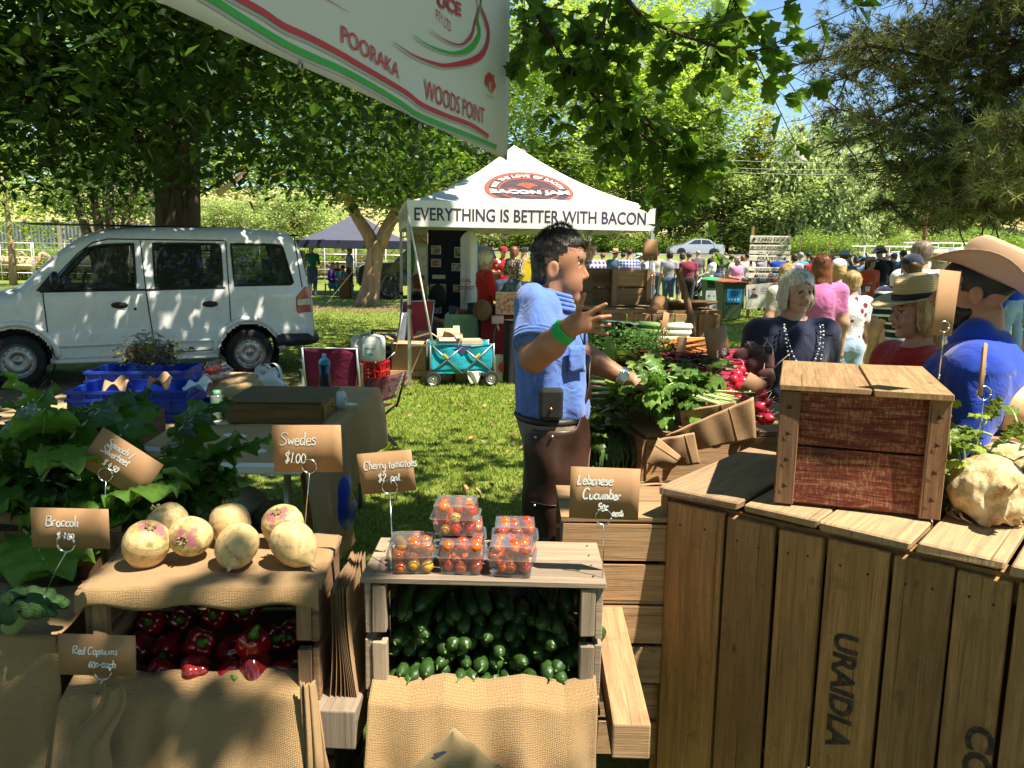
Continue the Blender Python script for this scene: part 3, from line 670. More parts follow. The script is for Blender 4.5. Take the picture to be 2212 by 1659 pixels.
def loc(o,pts):return[Vector(at(*p))-o.location for p in pts]
mb.tube(loc(tr,[(793,668,24),(795,645,24),(800,620,24),(805,585,24),(812,540,24),(816,520,24)]),[.46,.34,.28,.255,.25,.25],14)
A=loc(tr,[(810,540,24),(795,505,24),(772,470,24),(752,430,23.9),(735,395,23.8),(715,350,23.6)]);mb.tube(A,[.22,.19,.16,.14,.12,.06],10)
Bm=loc(tr,[(815,540,24),(835,495,24),(858,450,24.1),(875,410,24.2),(890,360,24.2)]);mb.tube(Bm,[.22,.19,.15,.12,.06],10)
Cm=loc(tr,[(845,480,24),(868,455,24.1),(905,425,24.3)]);mb.tube(Cm,[.16,.12,.06],8)
pts=[]
for P in(A[3:],Bm[2:],Cm[1:]):
 for p in P:
  for s in range(5):
   e=np.array(p)+g.normal(size=3)*(1.3,1.2,.8)+(0,-.3,.5);Q=wander(p,e,3,.1,g);mb.tube(Q,[.06,.04,.025,.012],5,cap=False);pts+=list(Q[1:])
mb.build('trunk',BK_PALE,tr)
q=np.array([(g.uniform(-2.9,2.6),g.uniform(-2.2,2.4),g.uniform(2.9,7.6)) for _ in range(420)]);q=q[(np.abs(q[:,0]+.1)/2.9)**2+((q[:,2]-5)/2.8)**2<1]
ctr=np.concatenate([np.array(pts),q]);P=clumps(ctr,20,.32,51);P=P[P[:,2]+0.3*np.sin(P[:,0]*2)+.25*np.abs(P[:,0]-.2)>2.95];V,F,r=leaves(P,.19,'leaf4',52,.5);link('crown',npmesh('crown',V,F,rnd=r),LF_MAPLE,tr)
def make_tree(name,label,loc,H,Rr,z0,nclump,per,sp,size,lf,bk,kind='round',seed=1,stems=1,trunk_r=.22,group=None):
 g=np.random.default_rng(seed);o=thing(name,label,'tree',loc,0,group);mb=MB();pts=[]
 for s in range(stems):
  b=np.array((0,0,-.4)) if stems==1 else np.array((g.uniform(-.5,.5),g.uniform(-.3,.3),-.3))
  tp=b*2.4+(0,0,H*.72);P=wander(b,tp,6,.02*H,g);mb.tube(P,list(np.linspace(trunk_r,trunk_r*.25,7)),8)
  for i in range(2,7):
   for _ in range(4):
    e=P[i]+np.array((g.normal()*Rr*.5,g.normal()*Rr*.5,abs(g.normal())*H*.1));mb.tube(wander(P[i],e,3,.03*Rr,g),list(np.linspace(trunk_r*.35,.02,4)),5,cap=False)
 while len(pts)<nclump:
  u=g.uniform(-1,1,3)
  if kind=='cone':h=(u[2]+1)/2;ok=math.hypot(u[0],u[1])<(1-h)*.95+.05
  elif kind=='weep':ok=u[0]**2+u[1]**2+max(u[2],0)**2<1
  else:ok=.25<u@u<1 or(u@u<1 and g.uniform()<.3)
  n=math.sin(u[0]*4.1+seed)*math.sin(u[1]*3.7+2*seed)*math.sin(u[2]*5.3+seed*3)
  if ok and n>-.25+.0*u[2]:pts.append((u[0]*Rr*(1+.25*n),u[1]*Rr*(1+.25*n),z0+(H-z0)*(u[2]+1)/2*(1+.08*n)))
 P=clumps(pts,per,sp,seed+5,.7 if kind!='weep' else 2.2);P[:,2]=np.maximum(P[:,2],z0*.6)
 V,F,r=leaves(P,size,'leaf4',seed+9,1.1 if kind!='weep' else 0.2,droop=.3 if kind!='weep' else 1.5)
 mb.build('trunk',bk,o);link('crown',npmesh('crown',V,F,rnd=r),lf,o);return o
def put(u,Y):x=(u-1106)/FPX*Y;return(x,Y,float(gz(x,Y)))
GT='trees standing behind the show ground'
T1=make_tree('leafy_tree','tall bright green tree rising behind the peak of the white marquee',put(1290,82),27,9.5,3,270,46,.95,.55,LF_BRIGHT,BK_OAK,'round',3,group=GT)
T2=make_tree('leafy_tree','pale silvery round tree on the bank directly behind the sign post',put(1690,82),8.9,6.6,.9,260,54,.62,.40,LF_SILVER,BK_OAK,'round',4,stems=3,trunk_r=.2,group=GT)
T3=make_tree('conifer_tree','yellow green pointed conifer against the patch of blue sky',put(1615,84),16.5,4.4,1,240,40,.55,.5,LF_LIME,BK_PINE,'cone',5,group=GT)
T4=make_tree('weeping_tree','pale weeping tree right of the pointed conifer',put(1712,80),12.2,4.0,1.5,230,42,.5,.5,LF_WEEP,BK_OAK,'weep',6,group=GT)
T5=make_tree('leafy_tree','dark green tree close behind the right end of the marquee roof',put(1440,84),14.5,5.6,2,230,44,.75,.5,LF_DARK,BK_OAK,'round',7,trunk_r=.3,group=GT)
for(src,u,Y,sc,rz,lab) in[(T1,1430,92,1.1,1,'tall bright tree behind the leafy overhanging branch, left of the sky'),(T1,1120,92,1.1,2,'tall bright tree just right of the banner edge behind the marquee peak'),(T1,1400,100,.95,4,'tall bright tree whose right edge meets the patch of sky'),(T1,960,84,1.0,3,'bright tree behind the lower corner of the white banner'),(T1,760,88,1.0,5,'bright tree behind the fork-trunked tree'),(T1,560,84,.95,.6,'sunlit tree glimpsed right of the dark oak trunk'),(T1,330,82,.9,2.2,'sunlit tree glimpsed left of the dark oak trunk'),(T1,120,84,1.0,1.4,'sunlit tree behind the sheep pen and timber fence'),(T1,-120,80,.95,3.9,'sunlit tree cut by the left edge above the sheep pen'),(T2,1560,86,1.0,1.2,'pale silvery tree above the silver car'),(T2,1830,86,.9,2.6,'pale silvery tree right of the sign post, nearest to the rusty pole'),(T2,640,60,.5,2,'low silvery bush behind the navy gazebo'),(T2,460,60,.45,4,'low silvery bush behind the van roof'),(T1,1870,100,.5,3.3,'bright tree behind the pine boughs, left of the dry slope'),(T1,1790,130,.42,5.2,'far green tree on the skyline behind the weeping tree'),(T4,1800,78,.78,1.0,'weeping pale tree below the pine boughs'),(T5,2010,86,.6,1.9,'dark scrubby tree at the foot of the dry slope behind the rusty pole'),(T5,2200,100,.8,.8,'dark tree high on the dry slope at the right edge'),(T5,2110,112,.7,2.8,'dark tree at the top of the dry slope'),(T5,1170,82,.75,2.3,'dark tree seen under the marquee roof behind the crowd'),(T5,1010,82,.7,1.3,'dark tree behind the display boards of the marquee'),(T5,240,62,.6,.5,'dark leafy tree behind the corrugated fence')]:
 dup(src,put(u,Y),rz,lab,GT,sc)
dup(T5,(-7,-15,-1),1,'added unseen tree behind the photographer, far left, dimming the ambient light',GT,.8);dup(T5,(1,-17,-1),2,'added unseen tree straight behind the photographer, dimming the ambient light',GT,.8);dup(T5,(-15,-6,-1),3,'added unseen tree left of the photographer, dimming the ambient light',GT,.8)  # unseen trees added around the camera to cut ambient light on the stall
bu=make_tree('leafy_bush','bright green bush on the bank below the dry slope',put(2080,62),2.4,3.4,.1,120,46,.35,.22,leafm('bush leaf',(0.21,0.32,0.05),(0.34,0.50,0.06),0.5,0.3,0.5,0.4),BK_OAK,'round',12,trunk_r=.05,group='bushes along the road');bu['category']='bush'
for(u,Y,sc,lab) in[(1470,82,1.0,'bright bush left of the silver car bonnet'),(1250,80,1.1,'bush behind the road seen under the middle of the marquee'),(1340,80,1.05,'bush behind the road seen under the right half of the marquee'),(1160,80,1.1,'bush behind the road seen left of the stallholder'),(1950,72,.9,'bush left of the rusty pole behind the white utes'),(2200,70,.8,'bush behind the big hat brim at the right edge'),(1080,80,1.0,'bush behind the road right of the display boards'),(1760,70,.9,'dark leafy bush behind the sign post on the road side'),(60,40,.7,'bush behind the sheep pen by the left edge'),(580,40,.8,'bush behind the rear of the white van'),(690,46,.9,'bush behind the left corner of the navy gazebo'),(860,48,.9,'bush behind the right end of the navy gazebo')]:
 dup(bu,put(u,Y),u*.01,lab,'bushes along the road',sc)
gm=thing('gum_tree','gum tree with peeling pale orange bark just left of the dark oak trunk','tree',at(350,520,30));gm.location.z=0;mb=MB()
for P,rr in(([(352,520,30),(345,470,30),(332,420,30),(322,370,30),(318,320,30),(300,270,30)],[.38,.32,.26,.22,.18,.1]),([(332,420,30),(345,360,30.2),(360,300,30.4)],[.18,.14,.07]),([(500,390,30),(530,370,30),(470,420,30)],[.05,.1,.12])):
 mb.tube(loc(gm,P),rr,9)
mb.build('trunk',BK_GUM,gm);q=np.array([(g.uniform(-3,3),g.uniform(-1.5,1.5),g.uniform(6,11)) for _ in range(150)]);V,F,r=leaves(clumps(q,26,.4,3),.2,'leaf4',4,.2,droop=.7);link('crown',npmesh('crown',V,F,rnd=r),LF_DARK,gm)
ms=thing('many_stemmed_tree','dark tree of several thin stems behind the van windscreen','tree',put(235,24));mb=MB()
for dx,tx in((-.22,-1.1),(-.05,-.35),(.1,.25),(.25,1.2),(.36,.8)):mb.tube([(dx,0,-.2),(dx*1.3,0,1.2),(dx+tx*.5,0,3),(dx+tx,.2,5)],[.2,.16,.12,.05],8)
mb.build('trunk',BK_OAK,ms);q=np.array([(g.uniform(-3,2.4),g.uniform(-1.5,1.5),g.uniform(2.6,6)) for _ in range(170)]);V,F,r=leaves(clumps(q,26,.35,5),.17,'leaf4',6,.4);link('crown',npmesh('crown',V,F,rnd=r),LF_DARK,ms)
tn=thing('young_tree','thin young tree with bright leaves behind the sheep pen at the left edge','tree',put(32,33));mb=MB();mb.tube([(0,0,-.2),(.05,0,1.4),(0,0,3),(-.1,0,4.6)],[.16,.13,.1,.04],8);mb.build('trunk',BK_PALE,tn)
q=np.array([(g.uniform(-2,3.2),g.uniform(-1,1),g.uniform(1.9,4.2)) for _ in range(100)]);V,F,r=leaves(clumps(q,20,.28,7),.15,'leaf4',8,.4);link('crown',npmesh('crown',V,F,rnd=r),LF_BRIGHT,tn)
pn=thing('pine_tree','big pine with drooping brownish needle boughs filling the upper right corner','tree',(11.2,15.0,0));mb=MB();g=np.random.default_rng(77);tuft=[];tdir=[]
mb.tube([(0,0,-.2),(0,0,1.5),(.1,0,4),(.2,0,8),(.2,.1,13),(.2,.1,17)],[.62,.5,.45,.38,.25,.08],14)
for i in range(78):
 z0=g.uniform(2.6,9.5);an=g.uniform(2.1,4.5) if i<50 else g.uniform(0,6.28);Lb=g.uniform(3.5,6.9)*(1 if z0>4.4 else.75);rise=g.uniform(-.12,.32)
 tip=np.array((math.cos(an)*Lb,math.sin(an)*Lb*.9,z0+rise*Lb));P=wander((.1,0,z0),tip,8,.13,g);P=[p+np.array((0,0,.5*math.sin(3.1*k/8)*rise*2-.02*k*k*.3)) for k,p in enumerate(P)]
 mb.tube(P,list(np.linspace(.12 if i%4==0 else.06,.015,9)),6,cap=False)
 for k in range(2,9):
  for s in range(9):
   d=np.array((math.cos(an),math.sin(an),0))*.5+g.normal(size=3)*(.75,.75,.42);d/=np.linalg.norm(d)
   Ls=g.uniform(.4,1.25);e=P[k]+d*Ls+(0,0,-.12*Ls);Q=wander(P[k],e,3,.05,g);mb.tube(Q,[.018,.013,.009,.005],4,cap=False)
   for j in(1,2,3):
    for _ in range(2):tuft.append(Q[j]+g.normal(size=3)*.06);tdir.append(d)
mb.build('trunk',BK_PINE,pn);T=np.array(tuft);D=np.array(tdir);W=T+np.array(pn.location)
kp=(W[:,0]>4.85+np.maximum(0,5.6-W[:,2])*.62+.25*np.sin(W[:,2]*3)+.2*np.sin(W[:,1]*2))&(W[:,2]>2.2);qf=fall(W,1.0);kp&=~((W[:,2]>2.0+.33*W[:,1])&(qf[:,1]>15.5)&(qf[:,0]<9.5));T=T[kp];D=D[kp];nn=15
C=np.repeat(T,nn,0);d=np.repeat(D,nn,0)*.8+g.normal(size=(len(C),3))*.75;d/=np.linalg.norm(d,axis=1)[:,None];Ln=g.uniform(.13,.25,len(C))[:,None]
sd_=np.cross(d,g.normal(size=d.shape));sd_/=np.linalg.norm(sd_,axis=1)[:,None];tip=C+d*Ln+np.array((0,0,-.03))*Ln
V=np.stack([C-sd_*.0085,C+sd_*.0085,tip],1).reshape(-1,3);F=np.arange(len(V)).reshape(-1,3)
link('crown',npmesh('crown',V,F,rnd=np.repeat(g.uniform(0,1,len(T)),nn)),NEEDLE,pn);print('needles',len(F))
# WHITE VAN
PF,PR=gp(45,834),gp(540,810);ax=(PR-PF).normalized();VAN_A=math.atan2(ax.y,ax.x);vs=(PR-PF).length/2.6
van=thing('parked_van','white passenger van parked under the oak behind the blue crates','van',PF-rotz(VAN_A)@Vector((.72*vs,-.70,0)),VAN_A);van.scale=(vs,1,1.0)
def VW(x,z):
 w_=.80-.17*max(0,z-1.02)-.05*max(0,.55-z)+(.015 if.45<z<.62 else 0)
 if x<.7:w_-=.17*((.7-x)/.7)**2
 if x>3.6:w_-=.06*((x-3.6)/.55)**2
 return w_
def VT(x):return float(np.interp(x,[0,.05,.2,.5,.78,1.0,1.25,1.45,1.7,2.2,3.2,3.75,3.92,4.02,4.1,4.16],[.78,.9,.98,1.07,1.13,1.35,1.585,1.72,1.80,1.845,1.86,1.835,1.79,1.66,1.25,1.0]))
def VB(x):return float(np.interp(x,[0,.3,3.7,4.16],[.36,.27,.29,.46]))
WINS=[('front',[(1.10,1.11),(1.36,1.42),(1.52,1.575),(1.68,1.62),(2.02,1.64),(2.02,1.115)]),('middle',[(2.24,1.12),(2.24,1.645),(3.02,1.65),(3.02,1.135)]),('rear',[(3.17,1.145),(3.15,1.655),(3.78,1.655),(3.90,1.18),(3.86,1.155)])]
def inpoly(p,q):
 c=False;j=len(q)-1
 for i in range(len(q)):
  if(q[i][1]>p[1])!=(q[j][1]>p[1]) and p[0]<(q[j][0]-q[i][0])*(p[1]-q[i][1])/(q[j][1]-q[i][1])+q[i][0]:c=not c
  j=i
 return c
xs=np.linspace(0,4.16,190);NS=70;V=[];keepf=[]
for x in xs:
 zt,zb=VT(x),VB(x);rr=min(.16,(zt-zb)*.3)
 row=[(VW(x,zb+.02)-.06,zb),(VW(x,zb+.03),zb+.03)]
 for i in range(NS-14):z=zb+.03+(zt-rr-zb-.03)*(i+1)/(NS-14);row.append((VW(x,z),z))
 w0=VW(x,zt-rr)
 for i in range(1,12):q=i/11*math.pi/2;row.append((w0-rr*1.35*(1-math.cos(q)),zt-rr+rr*math.sin(q)*(1.0)))
 row.append((w0*.4,zt+.012));row=row[:NS-1];row.append((0,zt+.018));V.append(row)
n=NS;P=[];F=[]
for r_,x in zip(V,xs):
 P+=[(x,-y,z) for y,z in r_]
off=len(P)
for r_,x in zip(V,xs):P+=[(x,y,z) for y,z in r_]
ARCH=[(.72,.335),(3.32,.335)]
for s in(0,1):
 for i in range(len(xs)-1):
  for j in range(n-1):
   a=s*off+i*n+j;q=[a,a+1,a+n+1,a+n]
   c=mid([P[k] for k in q])
   if abs(c.y)>.45 and any(inpoly((c.x,c.z),w_[1]) for w_ in WINS):continue
   if abs(c.y)>.55 and any((c.x-ax_)**2+(c.z-.30)**2<ar**2 for ax_,ar in((.72,.37),(3.32,.37))):continue
   if 1.0<c.x<1.42 and abs(c.y)<.60 and c.z>1.16:continue
   F.append(q if s else q[::-1])
for i in(0,len(xs)-1):
 for j in range(n-1):
  q=[i*n+j,i*n+j+1,off+i*n+j+1,off+i*n+j];F.append(q[::-1] if i==0 else q)
VPAINT=plain('white van paint',(0.74,0.76,0.76),0.28,var=0.03,spec=0.5,coat=0.5);VGLASS=glassm('tinted window',(0.26,0.30,0.29),0.06,0.02);RUB=plain('black rubber',(0.012,0.012,0.013),0.6,var=0.3)
body=link('body',npmesh('body',P,F,True,rnd=np.zeros(len(F))),VPAINT,van)
mb=MB();mb.box((2.05,0,.33),(3.1,1.2,.12));mb.box((2.1,0,1.86),(2.5,1.0,.004));mb.box((.62,0,.55),(.9,1.1,.4))
for ax_ in(.72,3.32):
 for s in(-1,1):mb.lathe([(.372,-.24),(.372,.26)],(ax_,s*.55,.30),24,R=Matrix.Rotation(rad(90),3,'X'))
mb.build('underbody',RUB,van)
for k,(nm,poly) in enumerate(WINS):
 for s in(-1,1):
  mb=MB();mb.add([(x,s*(VW(x,z)-.012),z) for x,z in poly],[tuple(range(len(poly)))]);wo=mb.build('window',VGLASS,van)
  mb=MB();pp=[(x,s*(VW(x,z)+.001),z) for x,z in poly];q=[]
  for i in range(len(pp)):q+=[Vector(pp[i]).lerp(Vector(pp[(i+1)%len(pp)]),t_/6) for t_ in range(6)]
  mb.tube(q,.016,6,closed=True);mb.build('window_seal',RUB,wo)
def vtube(pts,r,nm,m,par=None,s=-1):
 mb=MB();Q=[]
 for i in range(len(pts)-1):
  for t_ in range(8):x=pts[i][0]+(pts[i+1][0]-pts[i][0])*t_/8;z=pts[i][1]+(pts[i+1][1]-pts[i][1])*t_/8;Q.append((x,s*(VW(x,z)+.000),z))
 Q.append((pts[-1][0],s*VW(*pts[-1]),pts[-1][1]));mb.tube(Q,r,5);return mb.build(nm,m,par or van)
for nm,pts in(('door',[(1.03,1.09),(1.05,.6),(1.10,.34),(1.14,.30)]),('door',[(2.10,1.68),(2.13,1.10),(2.15,.85),(2.20,.36)]),('door',[(3.09,1.69),(3.10,.50),(3.04,.36),(2.2,.33)])):
 vtube(pts,.0075,'door_seam',RUB)
vtube([(1.0,1.085),(1.6,1.095),(2.12,1.10),(3.05,1.12)],.013,'door_seam',RUB);vtube([(1.2,1.28),(1.42,1.52),(1.58,1.645),(1.75,1.69),(3.08,1.695)],.008,'door_seam',RUB)
vtube([(3.95,1.80),(3.98,1.45),(4.02,1.12)],.008,'tailgate_seam',RUB)
vtube([(1.15,.46),(2.0,.475),(2.9,.48)],.020,'side_crease',VPAINT)
for ax_ in ARCH:
 mb=MB();Q=[(ax_[0]+.43*math.cos(a),-(VW(ax_[0]+.43*math.cos(a),.3+.43*math.sin(a))+.006),.30+.43*math.sin(a)) for a in np.linspace(.05,3.1,26)];mb.tube(Q,[.012]+[.035]*24+[.012],8);mb.build('wheel_arch',VPAINT,van)
for x in(1.83,2.86):
 mb=MB();mb.box((x,-VW(x,.93)-.012,.935),(.15,.03,.035));mb.ball((x,-VW(x,.93)-.001,.92),(.10,.012,.04),12);bevel(mb.build('door_handle',BLACK,van),.008)
mb=MB();mb.ball((2.0,-VW(2,.86)-.003,.875),(.018,.008,.018),10);mb.build('door_lock',BLACK,van)
mb=MB();mb.add([(x,-(VW(x,z)+.006),z) for x,z in[(.96,1.09),(1.14,1.31),(1.19,1.31),(1.19,1.10)]],[(0,1,2,3)]);mb.ball((1.17,-VW(1.17,1.2)-.10,1.22),(.055,.10,.10),14);mb.build('wing_mirror',BLACK,van)
mb=MB();mb.sheet(lambda a,b:(1.0+.42*b,(a-.5)*(1.24-.10*b),1.16+.51*b+.02),8,6);mb.build('windscreen',VGLASS,van)
mb=MB();mb.box((.93,0,1.16),(.16,1.15,.03));mb.build('wiper_cowl',BLACK,van)
REDL=plain('red lens',(0.42,0.012,0.02),0.12,var=0.1,spec=0.8,coat=.6);CLEARL=plain('clear lens',(0.62,0.60,0.55),0.1,var=0.1,spec=0.8)
def lampfn(dx):return lambda x,z:(x,-(VW(x,z)+dx),z)
mb=MB();mb.prism([(3.93,1.0),(4.05,1.12),(4.135,1.13),(4.135,.80),(3.95,.79),(3.93,.83)],lampfn(.014),lampfn(-.05));tl=mb.build('tail_lamp',REDL,van);bevel(tl,.008,2)
mb=MB();mb.prism([(3.945,.965),(4.12,.975),(4.125,.895),(3.945,.885)],lampfn(.019),lampfn(-.02));bevel(mb.build('indicator_lens',CLEARL,tl),.004)
mb=MB();mb.box((4.10,0,.98),(.06,1.2,.25));mb.box((4.085,0,1.40),(.04,1.15,.38));mb.build('tailgate_window',VGLASS,van)
mb=MB()
for s in(-1,1):mb.tube([(3.66,s*.80,.46),(3.85,s*.79,.45),(4.05,s*.74,.45),(4.17,s*.62,.45),(4.2,s*.3,.45)],.085,10)
mb.tube([(4.2,-.32,.45),(4.2,.32,.45)],.085,10);mb.build('bumper',plain('dark bumper',(0.028,0.032,0.042),.5,var=.15),van)
mb=MB();mb.box((2.0,-.74,.28),(1.9,.06,.07));bevel(mb.build('side_step',VPAINT,van),.015)
TYRE=plain('tyre rubber',(0.018,0.018,0.018),0.85,var=0.3,bump=.4);RIMM=plain('steel wheel rim',(0.42,0.42,0.41),0.4,0.9,var=.15)
def wheel(par,c,R=.30,wd=.19,side=-1,hub=True,dark=False):
 Rm=Matrix.Rotation(rad(90)*-side,3,'X');c=Vector(c)
 mb=MB();mb.lathe([(R*.66,wd/2),(R*.90,wd/2+.008),(R*.98,wd*.32),(R,0),(R*.98,-wd*.32),(R*.90,-wd/2),(R*.66,-wd/2)],c,32,R=Rm);ty=mb.build('tyre',TYRE,par)
 mb=MB();mb.lathe([(R*.68,wd*.50),(R*.64,wd*.42),(R*.58,wd*.22),(R*.50,wd*.16),(R*.44,wd*.30),(R*.28,wd*.30),(R*.22,wd*.18),(R*.13,wd*.18),(R*.11,wd*.32),(0.0,wd*.34)],c,32,R=Rm)
 for k in range(14):a=k/14*6.2832;mb.disc(c+Rm@Vector((R*.47*math.cos(a),R*.47*math.sin(a),wd*.245)),R*.042,Rm@Vector((-math.cos(a)*.7,-math.sin(a)*.7,1)),8,1)
 mb.build('rim',[RIMM if not dark else plain('alloy rim',(.3,.3,.31),.35,.9),BLACK],ty);return ty
for x in(.72,3.32):
 for s in(-1,1):wheel(van,(x,s*.72,.30),side=s)
mb=MB()
for(x,y) in((1.75,-.4),(1.75,.4),(2.65,-.2),(2.65,.4),(3.4,.3),(3.4,-.3)):
 mb.box((x,y,.62),(.5,.52,.2));mb.box((x+.28,y,.95),(.14,.5,.62));mb.box((x+.33,y,1.36),(.10,.28,.2))
mb.box((3.1,0,1.78),(1.9,1.1,.02));bevel(mb.build('seat',plain('dark seat fabric',(.018,.018,.02),.9),van),.04,2)
mb=MB();mb.tube([(1.42+.02*math.cos(a),.38+.18*math.cos(a),1.1+.17*math.sin(a)) for a in np.linspace(0,6.1,20)],.014,6,closed=True);mb.box((1.18,0,1.0),(.35,1.3,.22));mb.build('dashboard',BLACK,van)
mb=MB();mb.lathe([(.03,0),(.035,.01),(.035,.10),(.015,.14)],(1.28,-.55,1.10),10);mb.build('bottle_on_dash',plain('blue bottle',(.05,.25,.6),.3),van)
# WHITE MARQUEE with the lettering
TW=3.0;ZE,ZP,VH=2.17,3.03,0.30;A_T=rad(9.6);C_T=at(880,600,9.5);C_T.z=0
tent=thing('white_marquee','white market marquee with a round logo on its roof and a lettered valance','marquee',C_T,A_T)
VINYL=plain('white vinyl roof',(0.80,0.80,0.79),0.5,var=0.03,sc=4,bump=.05);GREYP=plain('printed charcoal',(0.055,0.04,0.05),.6,var=.1);REDP=plain('printed red',(0.62,0.075,0.045),.6,var=.08);PURP=plain('printed dark lettering',(0.055,0.03,0.085),.6,var=.08);WHP=plain('printed white',(.8,.8,.8),.5,var=.03)
SIDES=[((0,0),(1,0)),((TW,0),(0,1)),((TW,TW),(-1,0)),((0,TW),(0,-1))]
def roof_pt(side,s,b,off=0.0):
 """s metres along the eave, b 0..1 up the slope"""
 (ox,oy),(dx,dy)=SIDES[side];nx,ny=-dy,dx;d=b*TW/2
 z=ZE+(ZP-ZE)*(b**1.32)-.03*math.sin(3.1416*b)*math.cos((s/TW-.5)*3.0)
 sl=(ZP-ZE)*1.32*max(b,.03)**.32/(TW/2);nn=math.hypot(1,sl)
 return Vector((ox+dx*s+nx*(d-off*sl/nn),oy+dy*s+ny*(d-off*sl/nn),z+off/nn))
mb=MB()
for sd_i in range(4):mb.sheet(lambda a,b:roof_pt(sd_i,(a-.5)*TW*(1-b)+TW/2,b),24,20)
roof=mb.build('roof',VINYL,tent)
mb=MB()
for sd_i in range(4):
 (ox,oy),(dx,dy)=SIDES[sd_i]
 mb.sheet(lambda a,b:(ox+dx*a*TW+dy*(.012+.01*math.sin(a*9+sd_i)*b),oy+dy*a*TW-dx*(.012+.012*math.sin(a*11+sd_i)*b),ZE+.012-VH*b),30,4)
val=mb.build('valance',VINYL,tent)
mb=MB();put_text(mb,'EVERYTHING IS BETTER WITH BACON',lambda a,b:Vector((a,-.0155-.012*math.sin(a/TW*11)*(ZE+.012-b)/VH,b)),.085,ZE-.215,.150,w=2.80,bold=.012);mb.build('lettering',PURP,val)
mb=MB();put_text(mb,'EVERYTHING IS BETTER WITH BACON',lambda a,b:Vector((-.030,TW-a,b)),.085,ZE-.215,.150,w=2.80,bold=.012);mb.build('lettering',plain('faded grey lettering',(.45,.44,.42),.6),val)
def logo(side):
 S0,B0,RX,RY=TW/2+.03,.345,.545,.50;L=math.hypot(TW/2,ZP-ZE)
 def fn(off):return lambda a,b:roof_pt(side,S0+a*RX,max(.012,B0+b*RY/L),off)
 def ring(r0,r1,off,m,mbx,a0=0,a1=6.2832,n=72):
  f=fn(off)
  for i in range(n):
   t0,t1=a0+(a1-a0)*i/n,a0+(a1-a0)*(i+1)/n
   q=[(r0*math.cos(t0),r0*math.sin(t0)),(r1*math.cos(t0),r1*math.sin(t0)),(r1*math.cos(t1),r1*math.sin(t1)),(r0*math.cos(t1),r0*math.sin(t1))]
   q=[(a,max(b,-.60)) for a,b in q];mbx.add([f(*p) for p in q],[(0,1,2,3)],None,m,0.5,True)
 mb=MB()
 for k in range(10):ring(k/10*.93+.0001,(k+1)/10*.93,.006,0,mb)
 ring(.93,1.03,.006,1,mb);ring(.68,.715,.009,1,mb)
 f=fn(.012)
 def arc(txt,r,h,a_mid,span,flip,m=2):
  W=[text_mesh(c_,.035)[2] if c_!=' ' else.45 for c_ in txt];tot=sum(W)+.16*(len(W)-1);a=a_mid+(span/2 if not flip else-span/2)
  for c_,w_ in zip(txt,W):
   da=span*(w_+.16)/tot;ac=a-da/2 if not flip else a+da/2
   if c_!=' ':
    up=Vector((math.cos(ac),math.sin(ac)));rt=Vector((math.sin(ac),-math.cos(ac)))
    if flip:up,rt=-up,-rt
    base=Vector((math.cos(ac),math.sin(ac)))*(r if not flip else r+h)
    put_text(mb,c_,lambda x,y:f(*(base+rt*x+up*y)),0,0,h,w=w_*h*1.05,bold=.035,align='c',m=m)
   a=a-da if not flip else a+da
 arc('FOR THE LOVE OF BACON',.755,.125,math.pi/2,2.75,False)
 arc('AUSTRALIA',.72,.14,-math.pi/2,1.35,True)
 mb.add([f(a,b) for a,b in[(-.92,-.02),(.92,-.02),(.92,-.25),(-.92,-.25)]],[(0,1,2,3)],None,0)
 put_text(mb,'BACON JAM',lambda x,y:fn(.016)(x,y),0,-.24,.235,w=1.84,bold=.05,align='c',m=2)
 for a in np.linspace(-1.25,1.25,7):
  p=[(0,.12),(math.sin(a)*.10,.22+math.cos(a)*.06),(math.sin(a)*.20,.27+math.cos(a)*.15*1.2),(math.sin(a)*.24,.22+math.cos(a)*.17)]
  for i in range(3):
   d=Vector((p[i+1][1]-p[i][1],p[i][0]-p[i+1][0])).normalized()*(.028 if i else.016)
   mb.add([f(p[i][0]-d.x,p[i][1]-d.y),f(p[i][0]+d.x,p[i][1]+d.y),f(p[i+1][0]+d.x,p[i+1][1]+d.y),f(p[i+1][0]-d.x,p[i+1][1]-d.y)],[(0,1,2,3)],None,1)
 for s in(-1,1):
  p=[(s*.26,.06),(s*.34,.12),(s*.42,.10),(s*.52,.04)]
  for i in range(3):mb.add([f(p[i][0],p[i][1]-.02),f(p[i][0],p[i][1]+.02),f(p[i+1][0],p[i+1][1]+.016),f(p[i+1][0],p[i+1][1]-.016)],[(0,1,2,3)],None,1)
 mb.add([f(-.24,-.38),f(0,-.35),f(.24,-.38),f(0,-.41)],[(0,1,2,3)],None,1)
 return mb.build('logo',[GREYP,REDP,WHP],roof)
logo(0);logo(3)
for i,(x,y) in enumerate([(0,0),(TW,0),(TW,TW),(0,TW)]):
 mb=MB();mb.box((x+.02*(1 if x==0 else-1),y+.02*(1 if y==0 else-1),1.1),(.042,.042,2.2));mb.box((x,y,.012),(.11,.11,.024));lg=mb.build('pole',STEEL,tent)
 mb=MB();mb.box((x+.02*(1 if x==0 else-1),y+.02*(1 if y==0 else-1),.95),(.054,.054,.05));mb.build('clamp',BLACK,lg)
mb=MB()
for sd_i in range(4):
 (ox,oy),(dx,dy)=SIDES[sd_i]
 for k in range(4):
  a,b=k*TW/4+.03,(k+1)*TW/4-.03;z0,z1=ZE-.07,ZE-.38
  if sd_i==0:z0,z1=ZE-.06,ZE-.26
  mb.beam((ox+dx*a-dy*.05,oy+dy*a+dx*.05,z0 if k%2 else z1),(ox+dx*b-dy*.05,oy+dy*b+dx*.05,z1 if k%2 else z0),.012,.025)
mb.build('scissor_frame',STEEL,tent)
